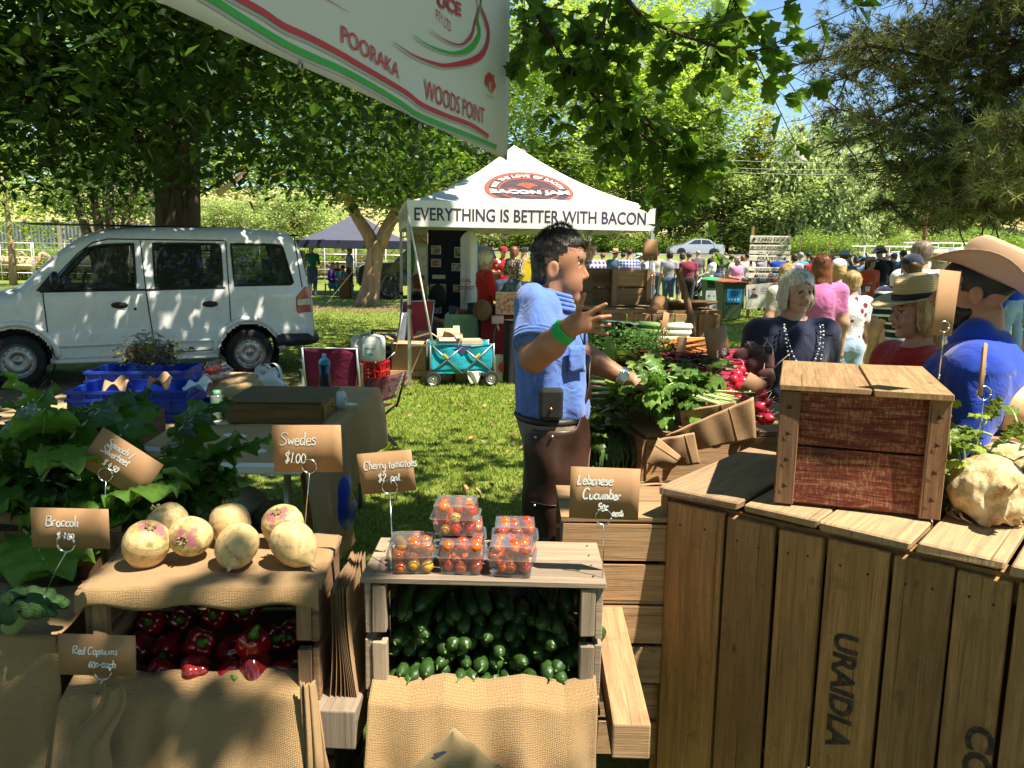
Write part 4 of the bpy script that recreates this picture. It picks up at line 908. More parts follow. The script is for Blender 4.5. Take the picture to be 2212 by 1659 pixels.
mb=MB();mb.tube([roof_pt(0,0,0)+Vector((0,0,-.05)),tent.matrix_basis.inverted()@gp(702,660)],.006,5);mb.tube([(0,0,2.1),tent.matrix_basis.inverted()@at(935,745,9.35)],.012,6);mb.build('guy_rope',plain('white webbing',(.75,.73,.70),.7),tent)
mb=MB();pq=tent.matrix_basis.inverted()@at(935,745,9.35);mb.beam(pq,(0.03,-.02,pq.z-.03),.02,.02);mb.build('brace',STEEL,tent)
# NAVY GAZEBO at the left
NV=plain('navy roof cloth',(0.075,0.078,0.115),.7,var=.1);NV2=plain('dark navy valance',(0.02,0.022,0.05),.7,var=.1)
def gazebo(name,label,c,wd,ze,zp,a,mr,mv,strip=None):
 o=thing(name,label,'gazebo',c,a);mb=MB();h=wd/2;cs=[(-h,-h),(h,-h),(h,h),(-h,h)]
 for i in range(4):
  p,q=Vector((*cs[i],ze)),Vector((*cs[(i+1)%4],ze));pk=Vector((0,0,zp))
  mb.sheet(lambda u_,v_:(lambda e:Vector((e.x*(1-v_),e.y*(1-v_),ze+(zp-ze)*v_**1.25)))(p.lerp(q,u_)),10,8)
 mb.build('roof',mr,o);mb=MB()
 for i in range(4):
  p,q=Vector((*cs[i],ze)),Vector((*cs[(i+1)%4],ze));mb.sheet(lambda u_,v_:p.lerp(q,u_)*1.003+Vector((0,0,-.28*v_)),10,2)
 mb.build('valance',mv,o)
 for(x,y) in cs:mb=MB();mb.box((x*.985,y*.985,ze/2),(.05,.05,ze));mb.build('pole',plain('dark pole',(.08,.08,.09),.5,.5),o)
 return o
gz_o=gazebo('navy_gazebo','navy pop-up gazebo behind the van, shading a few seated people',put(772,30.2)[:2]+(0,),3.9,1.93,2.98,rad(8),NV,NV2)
mb=MB();mb.tube([Vector((-1.97,-1.97,1.8)),Vector((-2.1,-2.6,0))],.008,5);mb.build('guy_rope',STEEL,gz_o)
# VEHICLES at the back
def car_body(name,label,cat,loc,rz,prof,W,paint,wins,wheels,wr,cl=.16,lights=True,group=None):
 """prof: side outline (x, z) from the rear foot over the roof to the front foot"""
 o=thing(name,label,cat,loc,rz,group);mb=MB();N=8
 zb=min(p[1] for p in prof);belt=.55*(max(p[1] for p in prof)-zb)+zb
 def half(z):return W/2*(1-.22*max(0,z-belt)/(max(p[1] for p in prof)-belt))
 for i in range(len(prof)-1):
  (x0,z0),(x1,z1)=prof[i],prof[i+1]
  mb.sheet(lambda a,b:(x0+(x1-x0)*b,(2*a-1)*half(z0+(z1-z0)*b),z0+(z1-z0)*b+.03*(1-(2*a-1)**4)),N,2)
 for s in(-1,1):
  V=[(x,s*half(z),z) for x,z in prof];mb.add(V,[tuple(range(len(V)))] if s>0 else[tuple(range(len(V)-1,-1,-1))])
 mb.build('body',paint,o)
 for w_ in wins:
  for s in(-1,1):mb=MB();V=[(x,s*(half(z)+.008),z) for x,z in w_];mb.add(V,[tuple(range(len(V)))]);mb.build('window',plain('dark car glass',(.03,.035,.04),.08,spec=.8),o)
 for x in wheels:
  for s in(-1,1):
   mb=MB();mb.disc((x,s*(W/2+.005),wr),wr*1.16,(0,s,0),20);mb.build('wheel_arch',BLACK,o);wheel(o,(x,s*(W/2-.06),wr),wr,.18,s,dark=True)
 return o
SILV=plain('silver car paint',(0.52,0.53,0.55),.25,.55,var=.04,coat=.5)
cw=put(1492,69.5);car=car_body('silver_car','silver sedan on the road behind the crowd, nose to the left','car',(cw[0]+2.3,69.5,1.48),rad(180),[(0,.25),(0,.75),(.12,1.0),(.75,1.02),(1.25,1.40),(1.9,1.47),(2.6,1.43),(3.4,1.0),(4.3,.86),(4.6,.65),(4.62,.25)],1.8,SILV,[[(1.0,1.03),(1.33,1.34),(1.95,1.40),(1.95,1.02)],[(2.02,1.02),(2.02,1.40),(2.55,1.36),(3.1,1.01)]],(.95,3.65),.33)
for s in(-1,1):mb=MB();mb.box((.06,s*.75,.82),(.16,.32,.16));mb.build('tail_lamp',REDL,car)
CHAR=plain('black pickup paint',(0.010,0.011,0.012),.3,var=.1,coat=.4)
pk=car_body('dark_pickup','black four-wheel drive standing behind the fork-trunked tree','pickup truck',(*put(772,27.5)[:2],0),rad(14),[(0,.45),(-.02,1.0),(.25,1.12),(1.25,1.2),(1.9,1.76),(2.3,1.84),(3.9,1.84),(4.5,1.75),(4.75,1.1),(4.8,.45)],1.85,CHAR,[[(1.55,1.2),(2.0,1.66),(2.85,1.72),(2.85,1.2)],[(2.95,1.2),(2.95,1.72),(3.85,1.70),(3.85,1.2)]],(.95,3.75),.38)
for s in(-1,1):mb=MB();mb.ball((.02,s*.7,.95),(.06,.22,.10),12);mb.build('headlight',CLEARL,pk)
WUT=plain('white ute paint',(0.78,0.78,0.75),.35,var=.03,coat=.3)
for k,(u,Y,lab) in enumerate([(1905,46,'white work ute with a ladder rack and canopy box, behind the crowd'),(2010,50,'white ute half hidden behind the grey-haired man in white')]):
 p=put(u,Y);ut=car_body('white_ute',lab,'ute',(p[0]-2.6,Y,p[2]),rad(6),[(0,.4),(0,1.0),(1.3,1.1),(1.85,1.72),(2.9,1.78),(3.0,1.0),(5.0,1.0),(5.0,.4)],1.8,WUT,[[(1.55,1.1),(1.95,1.62),(2.75,1.66),(2.75,1.1)]],(.9,4.0),.36,group='white utes by the fence')
 mb=MB();mb.box((4.1,0,1.45),(1.7,1.7,.95),jit=.03);bevel(mb.build('canopy_box',WUT,ut),.08,2);mb=MB()
 for x in(1.7,3.2,4.8):
  for s in(-1,1):mb.beam((x,s*.75,1.7),(x,s*.75,2.18),.04,.04)
  mb.beam((x,-.8,2.18),(x,.8,2.18),.05,.05)
 for s in(-1,1):mb.beam((.9,s*.75,2.2),(5.2,s*.75,2.2),.05,.05)
 mb.build('ladder_rack',WHITE,ut)
# PEN, SHEEP, FENCES, POLE, WIRES
def sheep_mesh(seed,head_low):
 s=SDF(.09);s.ell((0,0,.62),(.52,.27,.27)).ell((.35,0,.64),(.25,.24,.25)).ell((-.38,0,.62),(.24,.25,.26))
 if head_low:s.cone((.55,0,.70),(.78,0,.48),.15,.09).cone((.78,0,.48),(.95,0,.34),.085,.05,1)
 else:s.cone((.5,0,.74),(.72,0,.92),.16,.11).cone((.74,0,.95),(.96,0,.86),.10,.055,1)
 hx=.76 if not head_low else.8;hz=.98 if not head_low else.5
 for y in(-1,1):s.cone((hx,y*.07,hz),(hx-.06,y*.19,hz-.02),.035,.02,1,.02)
 for x,k in((.36,-.03),(-.36,.05)):
  for y in(-.14,.14):s.cone((x,y,.45),(x+k,y,.26),.085,.042,1,.04);s.cone((x+k,y,.26),(x,y,.03),.04,.032,1,.02)
 s.cone((-.6,0,.66),(-.66,0,.45),.06,.03);return s.mesh(.035,lump(7,.022,seed))
WOOL=plain('sheep wool',(0.52,0.42,0.29),.95,var=.2,sc=14,bump=.5);WOOL_LIT=plain('reddish-lit wool',(0.62,0.36,0.22),.95,var=.2,sc=14,bump=.5);SFACE=plain('sheep face',(0.36,0.27,0.2),.9)  # reddish light on the left-hand sheep is put into their wool colour
SH=[sheep_mesh(1,False),sheep_mesh(2,True)];g=np.random.default_rng(9);k=0
for(u,Y,an) in[(8,38.6,.2),(30,39.4,2.9),(52,38.4,.5),(62,40.5,.1),(20,41.5,3.0),(75,41.8,.3),(45,42.5,2.6),(170,38.6,.4),(186,39.2,.3),(205,38.8,.2),(180,40.4,.5),(212,40.6,.1),(198,42,3.0),(225,41.5,.2),(300,38.7,.3),(318,39.6,2.9),(330,40.8,.2),(345,38.9,.4),(455,39,.2),(470,40,.5),(490,39.2,2.8),(510,41,.3),(250,39,.2),(380,39.6,3)]:
 V,F,mi=SH[k%2];red=u<100
 o=link('sheep',npmesh('sheep',V,F,True,rnd=np.zeros(len(F)),mi=mi),[WOOL_LIT if red else WOOL,SFACE])
 o.location=((u-1106)/FPX*Y,Y,0.0);o.rotation_euler=(0,0,an);o.scale=(1.25,)*3
 tag(o,'woolly sheep with reddish light in its colour, in the pen left of the van windscreen' if red else 'cream woolly sheep in the pen seen through the van windows','sheep','sheep in the pen');k+=1
mb=MB()
for z in(.35,.7,1.05,1.4,1.72):mb.tube([(0,0,z),(2.9,0,z)],.022,6)
for x in(0,1.45,2.9):mb.tube([(x,0,0),(x,0,1.76)],.026,6)
base=thing('pen_panel','galvanised sheep pen panel','pen panel',(-25.2,37.6,0),0,'sheep pen panels');mb.build('rails',plain('pale galvanised rail',(.62,.62,.62),.45,.6),base)
PANEL=[(-25.2,'galvanised pen panel at the left edge of the picture'),(-22.2,'galvanised pen panel in front of the reddish-lit sheep'),(-19.2,'galvanised pen panel seen through the front van window'),(-16.2,'galvanised pen panel seen through the middle van window'),(-13.2,'galvanised pen panel seen through the rear van window'),(-10.2,'galvanised pen panel just left of the navy gazebo'),(-7.2,'galvanised pen panel under the navy gazebo')]
base['label']=PANEL[0][1]
for x,lab in PANEL[1:]:dup(base,(x,37.6 if x<-8 else 36.5,0),0,lab)
fe=thing('corrugated_fence','grey corrugated iron and timber fence behind the sheep','fence',(-46,55,1.0));mb=MB()
mb.sheet(lambda a,b:(a*22,.05*math.sin(a*22*6.283/.25),b*2.2),352,1);mb.build('sheeting',plain('grey iron sheeting',(.17,.18,.20),.6,.3,var=.25,sc=1.2),fe);mb=MB()
for i in range(11):mb.box((i*2.2,-.12,1.1),(.14,.14,2.5))
mb.build('post',W_GREY,fe)
yd=thing('yard_rails','weathered timber yard rails behind the navy gazebo','fence',put(690,40)[:2]+(0,));mb=MB()
for i in range(6):mb.box((i*1.6-2,0,.9),(.14,.14,1.8))
for z in(.5,.95,1.4,1.75):mb.box((2,-.09,z),(8.2,.04,.13),jit=.02)
mb.beam((-1.5,-1.6,.2),(3.5,-1.2,1.5),.06,.12);mb.beam((-1.5,-2.4,.2),(3.5,-2.0,1.5),.06,.12);mb.build('rails',wood('yard timber',(.30,.19,.12),(.13,.08,.05),stain=.4),yd)
po=thing('rusty_pole','tall rust red pole standing before the dry slope','pole',put(1975,58));mb=MB();mb.tube([(0,0,-.5),(.15,0,6.6)],.12,10);mb.build('shaft',plain('rust red paint',(.25,.085,.06),.8),po)
mb=MB();mb.box((.1,0,5.8),(.5,.06,.06));mb.build('cross_bracket',BLACK,po)
pw=thing('power_lines','thin power lines strung across the trees right of the overhanging branch','cables',put(1500,64));mb=MB()
for dz in(0,.35,.9):
 a,b=at(1200,338,64)-pw.location+Vector((0,0,dz)),at(2230,352,64)-pw.location+Vector((0,0,dz));mb.tube([a.lerp(b,t_/12)+Vector((0,0,-1.1*math.sin(3.14*t_/12))) for t_ in range(13)],.016,4)
mb.build('wire',plain('pale wire',(.45,.5,.5),.5),pw)
ch=thing('chain_fence','rusty post and wire fence along the foot of the dry slope','fence',put(2000,61));mb=MB()
for i in range(15):x=-10+i*2.2;mb.beam((x,0,-.3),(x,0,1.6),.06,.06)
for z in(.4,.9,1.5):mb.tube([(-10,0,z),(20.8,0,z)],.018,4)
mb.build('posts',plain('rusty steel',(.22,.13,.09),.8),ch)
# OUR STALL: crates and produce in the foreground
NAIL=plain('rusty nail',(0.06,0.035,0.025),.6,.6)
def rough_board(mb,c,size,R=None,m=0,jit=.0018):mb.box(c,size,R,m,jit)
def side_crate(name,label,loc,rz,W,D,H,mat,gaps=True,t=.012,group=None):
 """a timber crate lying on its side, opening towards -y; local origin bottom centre of the opening"""
 o=thing(name,label,'crate',loc,rz,group)
 y=-.004
 for k in range(2):
  d=D/2;mb=MB();rough_board(mb,(0,y+d/2+k*(d+.002),H-t/2),(W+.012,d-.002,t));
  for x in(-W/2+.02,W/2-.02):
   for q in(-.03,.03):mb.disc((x,y+d/2+k*(d+.002)+q,H+.0015),.0028,(0,0,1),8,1)
  bevel(mb.build('top_board',[mat,NAIL],o),.002)
 for s in(-1,1):
  mb=MB()
  for k,(z0,z1) in enumerate(((t+.002,H*.48),(H*.48+.014,H-t-.001))):rough_board(mb,(s*(W/2-.008),D/2,(z0+z1)/2),(.014,D-.012,z1-z0))
  bevel(mb.build('side_panel',mat,o),.002)
  mb=MB()
  for k,(z0,z1) in enumerate(((t+.004,H*.47),(H*.49+.016,H-t-.004))):rough_board(mb,(s*(W/2-.031),.013,(z0+z1)/2),(.030,.026,z1-z0))
  bevel(mb.build('corner_post',mat,o),.002)
 nb=3;hb=(H-2*t)/nb
 for k in range(nb):mb=MB();rough_board(mb,(0,D-.006,t+hb*(k+.5)),(W-.032,.010,hb-(.008 if gaps else.001)));mb.build('back_slat',mat,o)
 for k in range(2):mb=MB();rough_board(mb,(0,D/4+k*D/2,t/2),(W-.004,D/2-.006,t));mb.build('base_board',mat,o)
 return o
cuke=side_crate('timber_crate','weathered timber crate on its side holding the cucumbers',(-.054,1.58,.655),rad(-1),.50,.235,.275,W_GREY,t=.014)
swc=side_crate('timber_crate','brown timber crate on its side holding the red capsicums',(-.632,1.552,.645),rad(3),.475,.285,.275,wood('reddish crate boards',(.36,.215,.125),(.15,.085,.045),stain=.5))
def cloth_thing(name,label,cat,fn,nu,nv,su,sv,mat=None,th=.003,group=None):
 mb=MB();mb.sheet(fn,nu,nv,su=su,sv=sv);o=mb.build(name,mat or BURLAP);solid(o,th);return tag(o,label,cat,group)
def over_top(a,b):
 R_=rotz(rad(3));W,D=.485,.30;x=(a-.5)*W;s=b*(D+.05)-.05
 if s<0:q=-s/.05;y=-.012-.010*math.sin(q*2.2);z=.279-.042*q+.006*math.sin(a*17)*q;
 else:y=s-.012;z=.2795+.0025*math.sin(a*21+b*9)+.002*math.sin(b*31)
 if a>.985:z-=.004
 if a<.02:z-=.012
 p=R_@Vector((x,y,z));return p+Vector((-.632,1.552,.645))
cloth_thing('burlap_cloth','burlap sheet covering the top of the capsicum crate beneath the swedes','cloth',over_top,60,44,.485,.35)
bagst=thing('paper_bag_stack','stack of flat brown paper bags standing between the two crates','paper bags',(-.352,1.60,.62));mb=MB()
for k in range(9):
 sx=-.030+k*.0065;mb.sheet(lambda a,b:(sx+.012*math.sin(b*2.2+k*.4)+.016*(1-b)*k/9,-.02+a*.22,.005+.275*b-.10*a*b*0+.004*math.sin(a*7+k)),6,10,0,True,.22,.28)
mb.build('bags',KRAFT,bagst)
t=NT('swede skin');o_=t.obj();sp_=t.n('SeparateXYZ',ins={0:o_});n1=t.noise(o_,22,5);n2=t.noise(o_,70,5);gz_=t.math('MULTIPLY_ADD',sp_.outputs[2],15.0,t.math('MULTIPLY_ADD',n1,1.6,-.95))
c_=t.ramp(gz_,[(0.10,(.60,.42,.20)),(.36,(.62,.46,.24)),(.46,(.34,.32,.10)),(.58,(.32,.12,.13)),(.85,(.20,.075,.10))]);c_=t.mix(t.ramp(n2,[(.5,(0,0,0)),(.75,(.8,)*3)]),c_,(.20,.11,.045))
st_=t.noise(t.scale(o_,(8,8,90)),1,3);c_=t.mix(t.ramp(st_,[(.60,(0,0,0)),(.72,(.35,)*3)]),c_,(.36,.23,.10));t.col(c_);t.set(rough=.5,spec=.35);t.bump(t.math('ADD',n2,st_),.25,.004);M_SW=t.m
def swede_mb(seed):
 g_=random.Random(seed);f=lump(18,.003,seed);prof=[(.002,-.074),(.006,-.062),(.016,-.052),(.032,-.040),(.043,-.022),(.0475,-.002),(.0475,.014),(.043,.030),(.034,.041),(.024,.0465),(.015,.0485),(.007,.0495),(0,.0497)]
 P=[]
 for i in range(len(prof)-1):
  for q in range(3):P.append(tuple(prof[i][k]+(prof[i+1][k]-prof[i][k])*q/3 for k in(0,1)))
 P.append(prof[-1]);mb=MB();mb.lathe(P,n=36);A=np.array(mb.v);d=f(A);A[:,:2]*=(1+d/.045)[:,None];A[:,0]+=.10*A[:,2]*g_.uniform(-1,1);mb.v=[tuple(p) for p in A]
 for k in range(7):a=k*.9;mb.tube([(.007*math.cos(a),.007*math.sin(a),.046),(.010*math.cos(a),.010*math.sin(a),.046+g_.uniform(.006,.016))],[.0045,.0022],5,1)
 return mb
SWM=[]
for i,(u,v,Y,rx,ry,rz_,sc,lab) in enumerate([(315,1180,1.635,24,16,20,1.05,'swede with a purple shoulder, front left of the pile beside the broccoli sign'),(366,1138,1.775,-20,-30,40,1.0,'purple topped swede at the back left of the row'),(412,1157,1.67,82,10,0,.98,'round pale swede with a sunlit white patch, second from the left'),(499,1135,1.77,-18,18,80,1.04,'plain cream swede with a leafy stub on top, back middle'),(512,1183,1.64,50,48,150,1.0,'swede with a dark pink and purple top, front middle'),(610,1148,1.765,-25,14,200,1.02,'purple topped swede at the back right under the swede sign'),(634,1178,1.65,55,-20,250,1.06,'swede with a green streak, front right of the pile')]):
 p=at(u,v,Y);o=swede_mb(40+i).build('swede',[M_SW,plain('dry stalk stub',(.22,.17,.07),.8,var=.3)]);o.location=p;o.location.z=max(p.z,.925+.046*sc);o.rotation_euler=(rad(rx),rad(ry),rad(rz_));o.scale=(sc*.96,sc*.92,sc*.95);tag(o,lab,'swede','swedes on the burlap')
s_=SDF(.012)
for k in range(4):a=k*1.5708+.3;s_.ell((.020*math.cos(a),.020*math.sin(a),0),(.024,.024,.044));
s_.ell((0,0,.046),(.018,.018,.014),0,op=-1,k=.012);CV=s_.mesh(.004,lump(14,.003,3))
RED=plain('red capsicum skin',(0.30,0.006,0.009),.12,var=.35,sc=7,spec=.7,coat=.5);REDD=plain('dark red capsicum skin',(0.16,0.012,0.012),.14,var=.6,sc=9,spec=.7,coat=.5);GST=plain('green pepper stalk',(0.08,0.18,0.02),.5)
V,F,mi=CV;cap_me=npmesh('capsicum',V,F,True,rnd=np.zeros(len(F)));mb=MB();mb.tube([(0,0,.034),(.001,0,.044),(.004,.002,.056),(.010,.004,.066)],[.016,.010,.006,.0065],9);
capn=0
for(u,v,Y,rx,ry,rz_,sc) in[(300,1462,1.60,80,0,20,.9),(352,1458,1.605,100,20,60,1.0),(424,1455,1.60,205,10,0,1.08),(500,1456,1.61,70,30,10,1.0),(553,1452,1.60,150,0,20,1.1),(608,1455,1.615,85,-10,80,.95),(640,1440,1.66,80,-10,80,.95),(432,1388,1.665,65,0,30,1.05),(506,1402,1.665,60,10,70,1.0),(548,1392,1.63,20,10,0,1.05),(300,1400,1.67,90,10,0,1.0),(365,1400,1.69,100,40,0,1.0),(585,1380,1.70,65,10,40,1.0),(628,1370,1.72,70,20,0,1.0),(400,1335,1.75,70,0,0,1.0),(470,1330,1.75,60,0,0,1.0),(535,1325,1.75,50,0,0,1.0),(330,1345,1.75,60,0,0,1.0)]:
 o=link('capsicum',cap_me.copy(),[]);p=at(u,v,Y);o.location=p;o.rotation_euler=(rad(rx),rad(ry),rad(rz_));o.scale=(sc*.8,sc*.8,sc*.82)
 if not o.data.materials:o.data.materials.append((RED,REDD)[capn%2==0])
 tag(o,'glossy red capsicum in the burlap topped crate','capsicum','red capsicums in the crate')
 if capn==0:s0=mb.build('stalk',GST,o);smesh=s0.data
 else:s1=bpy.data.objects.new('stalk',smesh);COL.objects.link(s1);s1.parent=o
 capn+=1
t=NT('cucumber skin');o_=t.obj();n1=t.noise(t.scale(o_,(40,40,6)),1,5);n2=t.n('TexVoronoi',ins={'Vector':o_,'Scale':170.0}).outputs['Distance']
t.col(t.mix(t.ramp(n1,[(.45,(0,0,0)),(.75,(.6,)*3)]),(.020,.055,.010),(.085,.17,.03)));t.set(rough=.40,spec=.45);t.bump(n2,.3,.003);M_CU=t.m
def cuke_mesh(bend,r,L):
 mb=MB();n=16;pts=[(bend*math.sin(3.14*i/n),L*i/n,0) for i in range(n+1)];rs=[r*min(1,(max(.0,1-(1-i/2.2)**2))**.5 if i<2.2 else 1,(max(.0,1-(1-(n-i)/2.2)**2))**.5 if n-i<2.2 else 1)+.0008 for i in range(n+1)]
 mb.tube(pts,rs,12);mb.tube([(0,.002,0),(.001,-.002,-.001)]+([(.004,-.010,-.005)] if bend>.005 else[]),[.0035,.002]+([.0016] if bend>.005 else[]),6,m=1);return mb
cms=[cuke_mesh(b,r,L) for b,r,L in((.010,.0148,.165),(-.008,.0156,.175),(.004,.0138,.155))];proto=[]
for m_ in cms:o=m_.build('cucumber',[M_CU,GST]);proto.append(o)
g=random.Random(4);k=0
for row in range(8):
 n_=14 if row%2==0 else 13
 if row==7:n_=10
 for i in range(n_):
  if row==7 and g.random()<.35:continue
  x=-.054-.208+(i+.5*(row%2)+.35)*.0318+g.uniform(-.006,.006);z=.687+row*.0206+g.uniform(-.006,.006)+(.012 if row>4 else 0)*math.sin(x*14)
  yj=1.602+g.uniform(-.034,.034)+.006*row
  o=proto[k%3] if k<3 else proto[k%3].copy()
  if k>=3:COL.objects.link(o)
  o.location=(x,yj,z);o.rotation_euler=(rad(g.uniform(-22,5) if row>3 else g.uniform(-8,7)),g.uniform(0,6.28),rad(g.uniform(-20,20)));s1=g.uniform(.82,1.15);o.scale=(s1,s1*(1 if row<4 else.95),s1)
  tag(o,'dark green cucumber stacked in the open timber crate','cucumber','cucumbers in the crate');k+=1
print('cucumbers',k)
PET=glassm('clear punnet plastic',(.97,.97,1.0),.07,.05)
def punnet(label,c,rz_):
 o=thing('punnet',label,'punnet',c,rz_,'clear punnets of cherry tomatoes');w,d,h=.100,.088,.058
 def wall(mbx,z0,z1,k0,k1):
  q=[];n=28
  for(z,k_) in((z0,k0),(z1,k1)):
   for i in range(n):
    a=6.2832*i/n;cx,cy=math.cos(a),math.sin(a);e=.28;q.append((math.copysign(abs(cx)**e,cx)*w/2*k_,math.copysign(abs(cy)**e,cy)*d/2*k_,z))
  mbx.add(q,[(i,(i+1)%n,n+(i+1)%n,n+i) for i in range(n)],None,0,None,True)
 mb=MB();wall(mb,.001,h*.62,.86,.97);wall(mb,h*.62,h*.625,.97,1.06);mb.box((0,0,.002),(w*.83,d*.83,.0012));mb.build('tray',PET,o)
 mb=MB();wall(mb,h*.66,h*.665,1.07,.97);wall(mb,h*.665,h*1.12,.96,.90);mb.box((0,0,h*1.12),(w*.88,d*.88,.0012));wall(mb,h*1.12,h*1.17,.86,.82);mb.build('lid',PET,o);return o
TOM=[plain('orange tomato skin',(.62,.12,.010),.15,var=.25,sc=30,spec=.6,coat=.4),plain('red orange tomato skin',(.60,.055,.012),.15,var=.25,sc=30,spec=.6,coat=.4),plain('yellow tomato skin',(.58,.30,.02),.15,var=.25,sc=30,spec=.6,coat=.4)]
tmes=[]
for m_ in TOM:mb=MB();mb.ball((0,0,0),(.0135,.0135,.0128),16);b_=mb.build('cherry_tomato',m_);tmes.append(b_.data);bpy.data.objects.remove(b_)
ZT=.932;g=random.Random(8)
for(u,Y,z,rz_,nm,mixr) in[(890,1.635,ZT,3,'left front',(0,0,0,2)),(998,1.635,ZT,-2,'middle front',(1,1,0)),(1106,1.625,ZT,-4,'right front',(0,0,1)),(1000,1.745,ZT,4,'hidden middle back',(1,0,0)),(1112,1.745,ZT,0,'right back',(1,0,0)),(985,1.672,ZT+.0705,-3,'topmost',(0,1,1,0,2))]:
 p=at(u,1180,Y);lab={'left front':'clear punnet of cherry tomatoes behind the tomato sign wire, at the left end','middle front':'clear punnet of red tomatoes underneath the topmost punnet','right front':'clear punnet of orange tomatoes at the front right of the crate top','hidden middle back':'clear punnet tucked behind the middle one','right back':'clear punnet behind the right front one, only its lid and back showing','topmost':'clear punnet of cherry tomatoes standing on top of the others'}[nm]
 o=punnet(lab,(p.x,Y,z),rad(rz_))
 for lay in range(3):
  for i in range(3):
   for j in range(3):
    if lay==2 and g.random()<.2:continue
    tm=bpy.data.objects.new('cherry_tomato',tmes[g.choice(mixr)]);COL.objects.link(tm);s1=g.uniform(.82,1.12);k_=.92 if lay==0 else 1.0
    q=rotz(rad(rz_))@Vector(((i-1)*.0275*k_+g.uniform(-.0055,.0055)+(.004,-.005,.003)[lay],(j-1)*.0245*k_+g.uniform(-.005,.005)+(-.003,.004,0)[lay],.016+lay*.0195+g.uniform(-.005,.004)));tm.location=Vector((p.x,Y,z))+q;tm.scale=(s1,)*3;tm.rotation_euler=(g.random()*6,g.random()*6,0)
    tag(tm,'cherry tomato inside the %s'%{'left front':'left punnet behind the sign wire','middle front':'punnet below the topmost one','right front':'front right punnet','hidden middle back':'punnet hidden behind the middle one','right back':'punnet behind the right front one','topmost':'topmost punnet'}[nm],'tomato','cherry tomatoes in the punnets')
CHALK=plain('white chalk pen',(.80,.80,.78),.7,var=.05)
CARD=plain('brown price card',(.33,.185,.09),.7,var=.06,sc=25)
def price_sign(label,c,w,h,tilt,yaw,lines,foot,ring,rr=.0165,bend=0.0,pitch=0,lsc=1.0,card_mat=None,group='price cards of the stall'):
 """c centre of the card; ring centre (x, z on the card plane); foot = where the wire stands"""
 o=thing('price_sign',label,'sign',foot,0,group);R_=rotz(rad(yaw))@Matrix.Rotation(rad(pitch),3,'X')@Matrix.Rotation(rad(tilt),3,'Y');off=Vector(c)-Vector(foot)
 def f(a,b,d=0.0):return off+R_@Vector((a,bend*(a*a)+.0-d,b))
 mb=MB();mb.sheet(lambda a,b:f((a-.5)*w,(b-.5)*h),8,2);ca=solid(mb.build('card',card_mat or CARD,o),.0007,-1 if False else 0);
 if lines:
  mb=MB()
  for i,(txt,x,z,hh) in enumerate(lines):handwrite(mb,txt,lambda a,b:f(a,b,.0012),x*w-w/2,z*h-h/2,hh*h,th=.0026*lsc,seed=i+len(label))
  mb.build('lettering',CHALK,ca)
 rc=f(ring[0]*w-w/2,ring[1]*h-h/2,.004);mb=MB();X=R_@Vector((1,0,0));Z=R_@Vector((0,0,1))
 for q in(0,.0035):mb.tube([rc+Vector((0,q,0))+Vector((math.cos(a),0,math.sin(a)))*rr for a in np.linspace(0,6.1,28)],.0011,6)
 b0=rc+Vector((0,0,-rr));mb.tube([b0,b0.lerp(Vector((0,0,0)),.5)+Vector((.001,0,0)),Vector((0,0,-.01))],.0012,6);mb.tube([Vector((0,0,-.01)),Vector((0,0,-.02))],.002,6)
 mb.build('wire_holder',CHROME,o);return o
def Wp(px,Y):return px*Y*1.02/1736
price_sign('brown card reading Spinach / Silverbeet, tilted steeply before the leaves',at(262,1003,1.86),Wp(150,1.86),Wp(100,1.86),35,4,[('Spinach /',.17,.72,.17),('Silverbeet',.15,.52,.17),('$ 4.50',.27,.28,.16)],at(225,1130,1.85),(.40,.12))
price_sign('brown card reading Broccoli, beside the left swede',at(152,1141,1.46),Wp(168,1.46),Wp(92,1.46),1.5,3,[('Broccoli',.18,.55,.26),('$ 1.00',.32,.22,.20)],at(95,1275,1.49),(.44,.12))
price_sign('brown card reading Swedes, standing behind the swedes before the cash box',at(664,969,1.80),Wp(152,1.80),Wp(105,1.80),-1.5,-3,[('Swedes',.10,.58,.27),('$1.00',.16,.20,.25)],at(657,1140,1.80),(.52,.13))
price_sign('brown card reading Cherry tomatoes, standing behind the left punnet',at(835,1020,1.68),Wp(122,1.68),Wp(92,1.68),-7,-5,[('Cherry tomatoes',.09,.60,.20),('$2. pnt.',.33,.28,.20)],at(848,1213,1.63),(.53,.14))
price_sign('brown card reading Lebanese Cucumber at the right end of the cucumber crate',at(1306,1066,1.60),Wp(152,1.60),Wp(117,1.60),.8,-2,[('Lebanese',.10,.66,.19),('Cucumber',.18,.39,.19),('50c',.41,.17,.16),('each',.62,.07,.13)],at(1301,1252,1.60),(.50,.05),lsc=1.35)
price_sign('brown card reading Red Capsiums in front of the lower left crate',at(210,1415,1.49),Wp(172,1.49),Wp(100,1.49),2.5,3,[('Red Capsiums',.18,.52,.19),('60c each',.38,.20,.19)],at(205,1500,1.51),(.57,.10),lsc=.9)
t=NT('broccoli florets');o_=t.obj();n1=t.noise(o_,28,5);n2=t.n('TexVoronoi',ins={'Vector':o_,'Scale':260.0}).outputs['Distance'];t.col(t.ramp(n1,[(.3,(.018,.05,.016)),(.7,(.06,.12,.035))]));t.set(rough=.7,spec=.2);t.bump(n2,.8,.003);M_BR=t.m
br_o=thing('broccoli','dark green broccoli head on the burlap at the left edge','broccoli',at(55,1345,1.53));s_=SDF(.012);g=random.Random(2)
for i in range(90):a=g.uniform(0,6.28);r_=.062*g.random()**.6;s_.ell((r_*math.cos(a)*1.2,r_*math.sin(a),.028+.034*(1-(r_/.062)**2)+g.uniform(-.003,.004)),[g.uniform(.008,.014)]*3,k=.004)
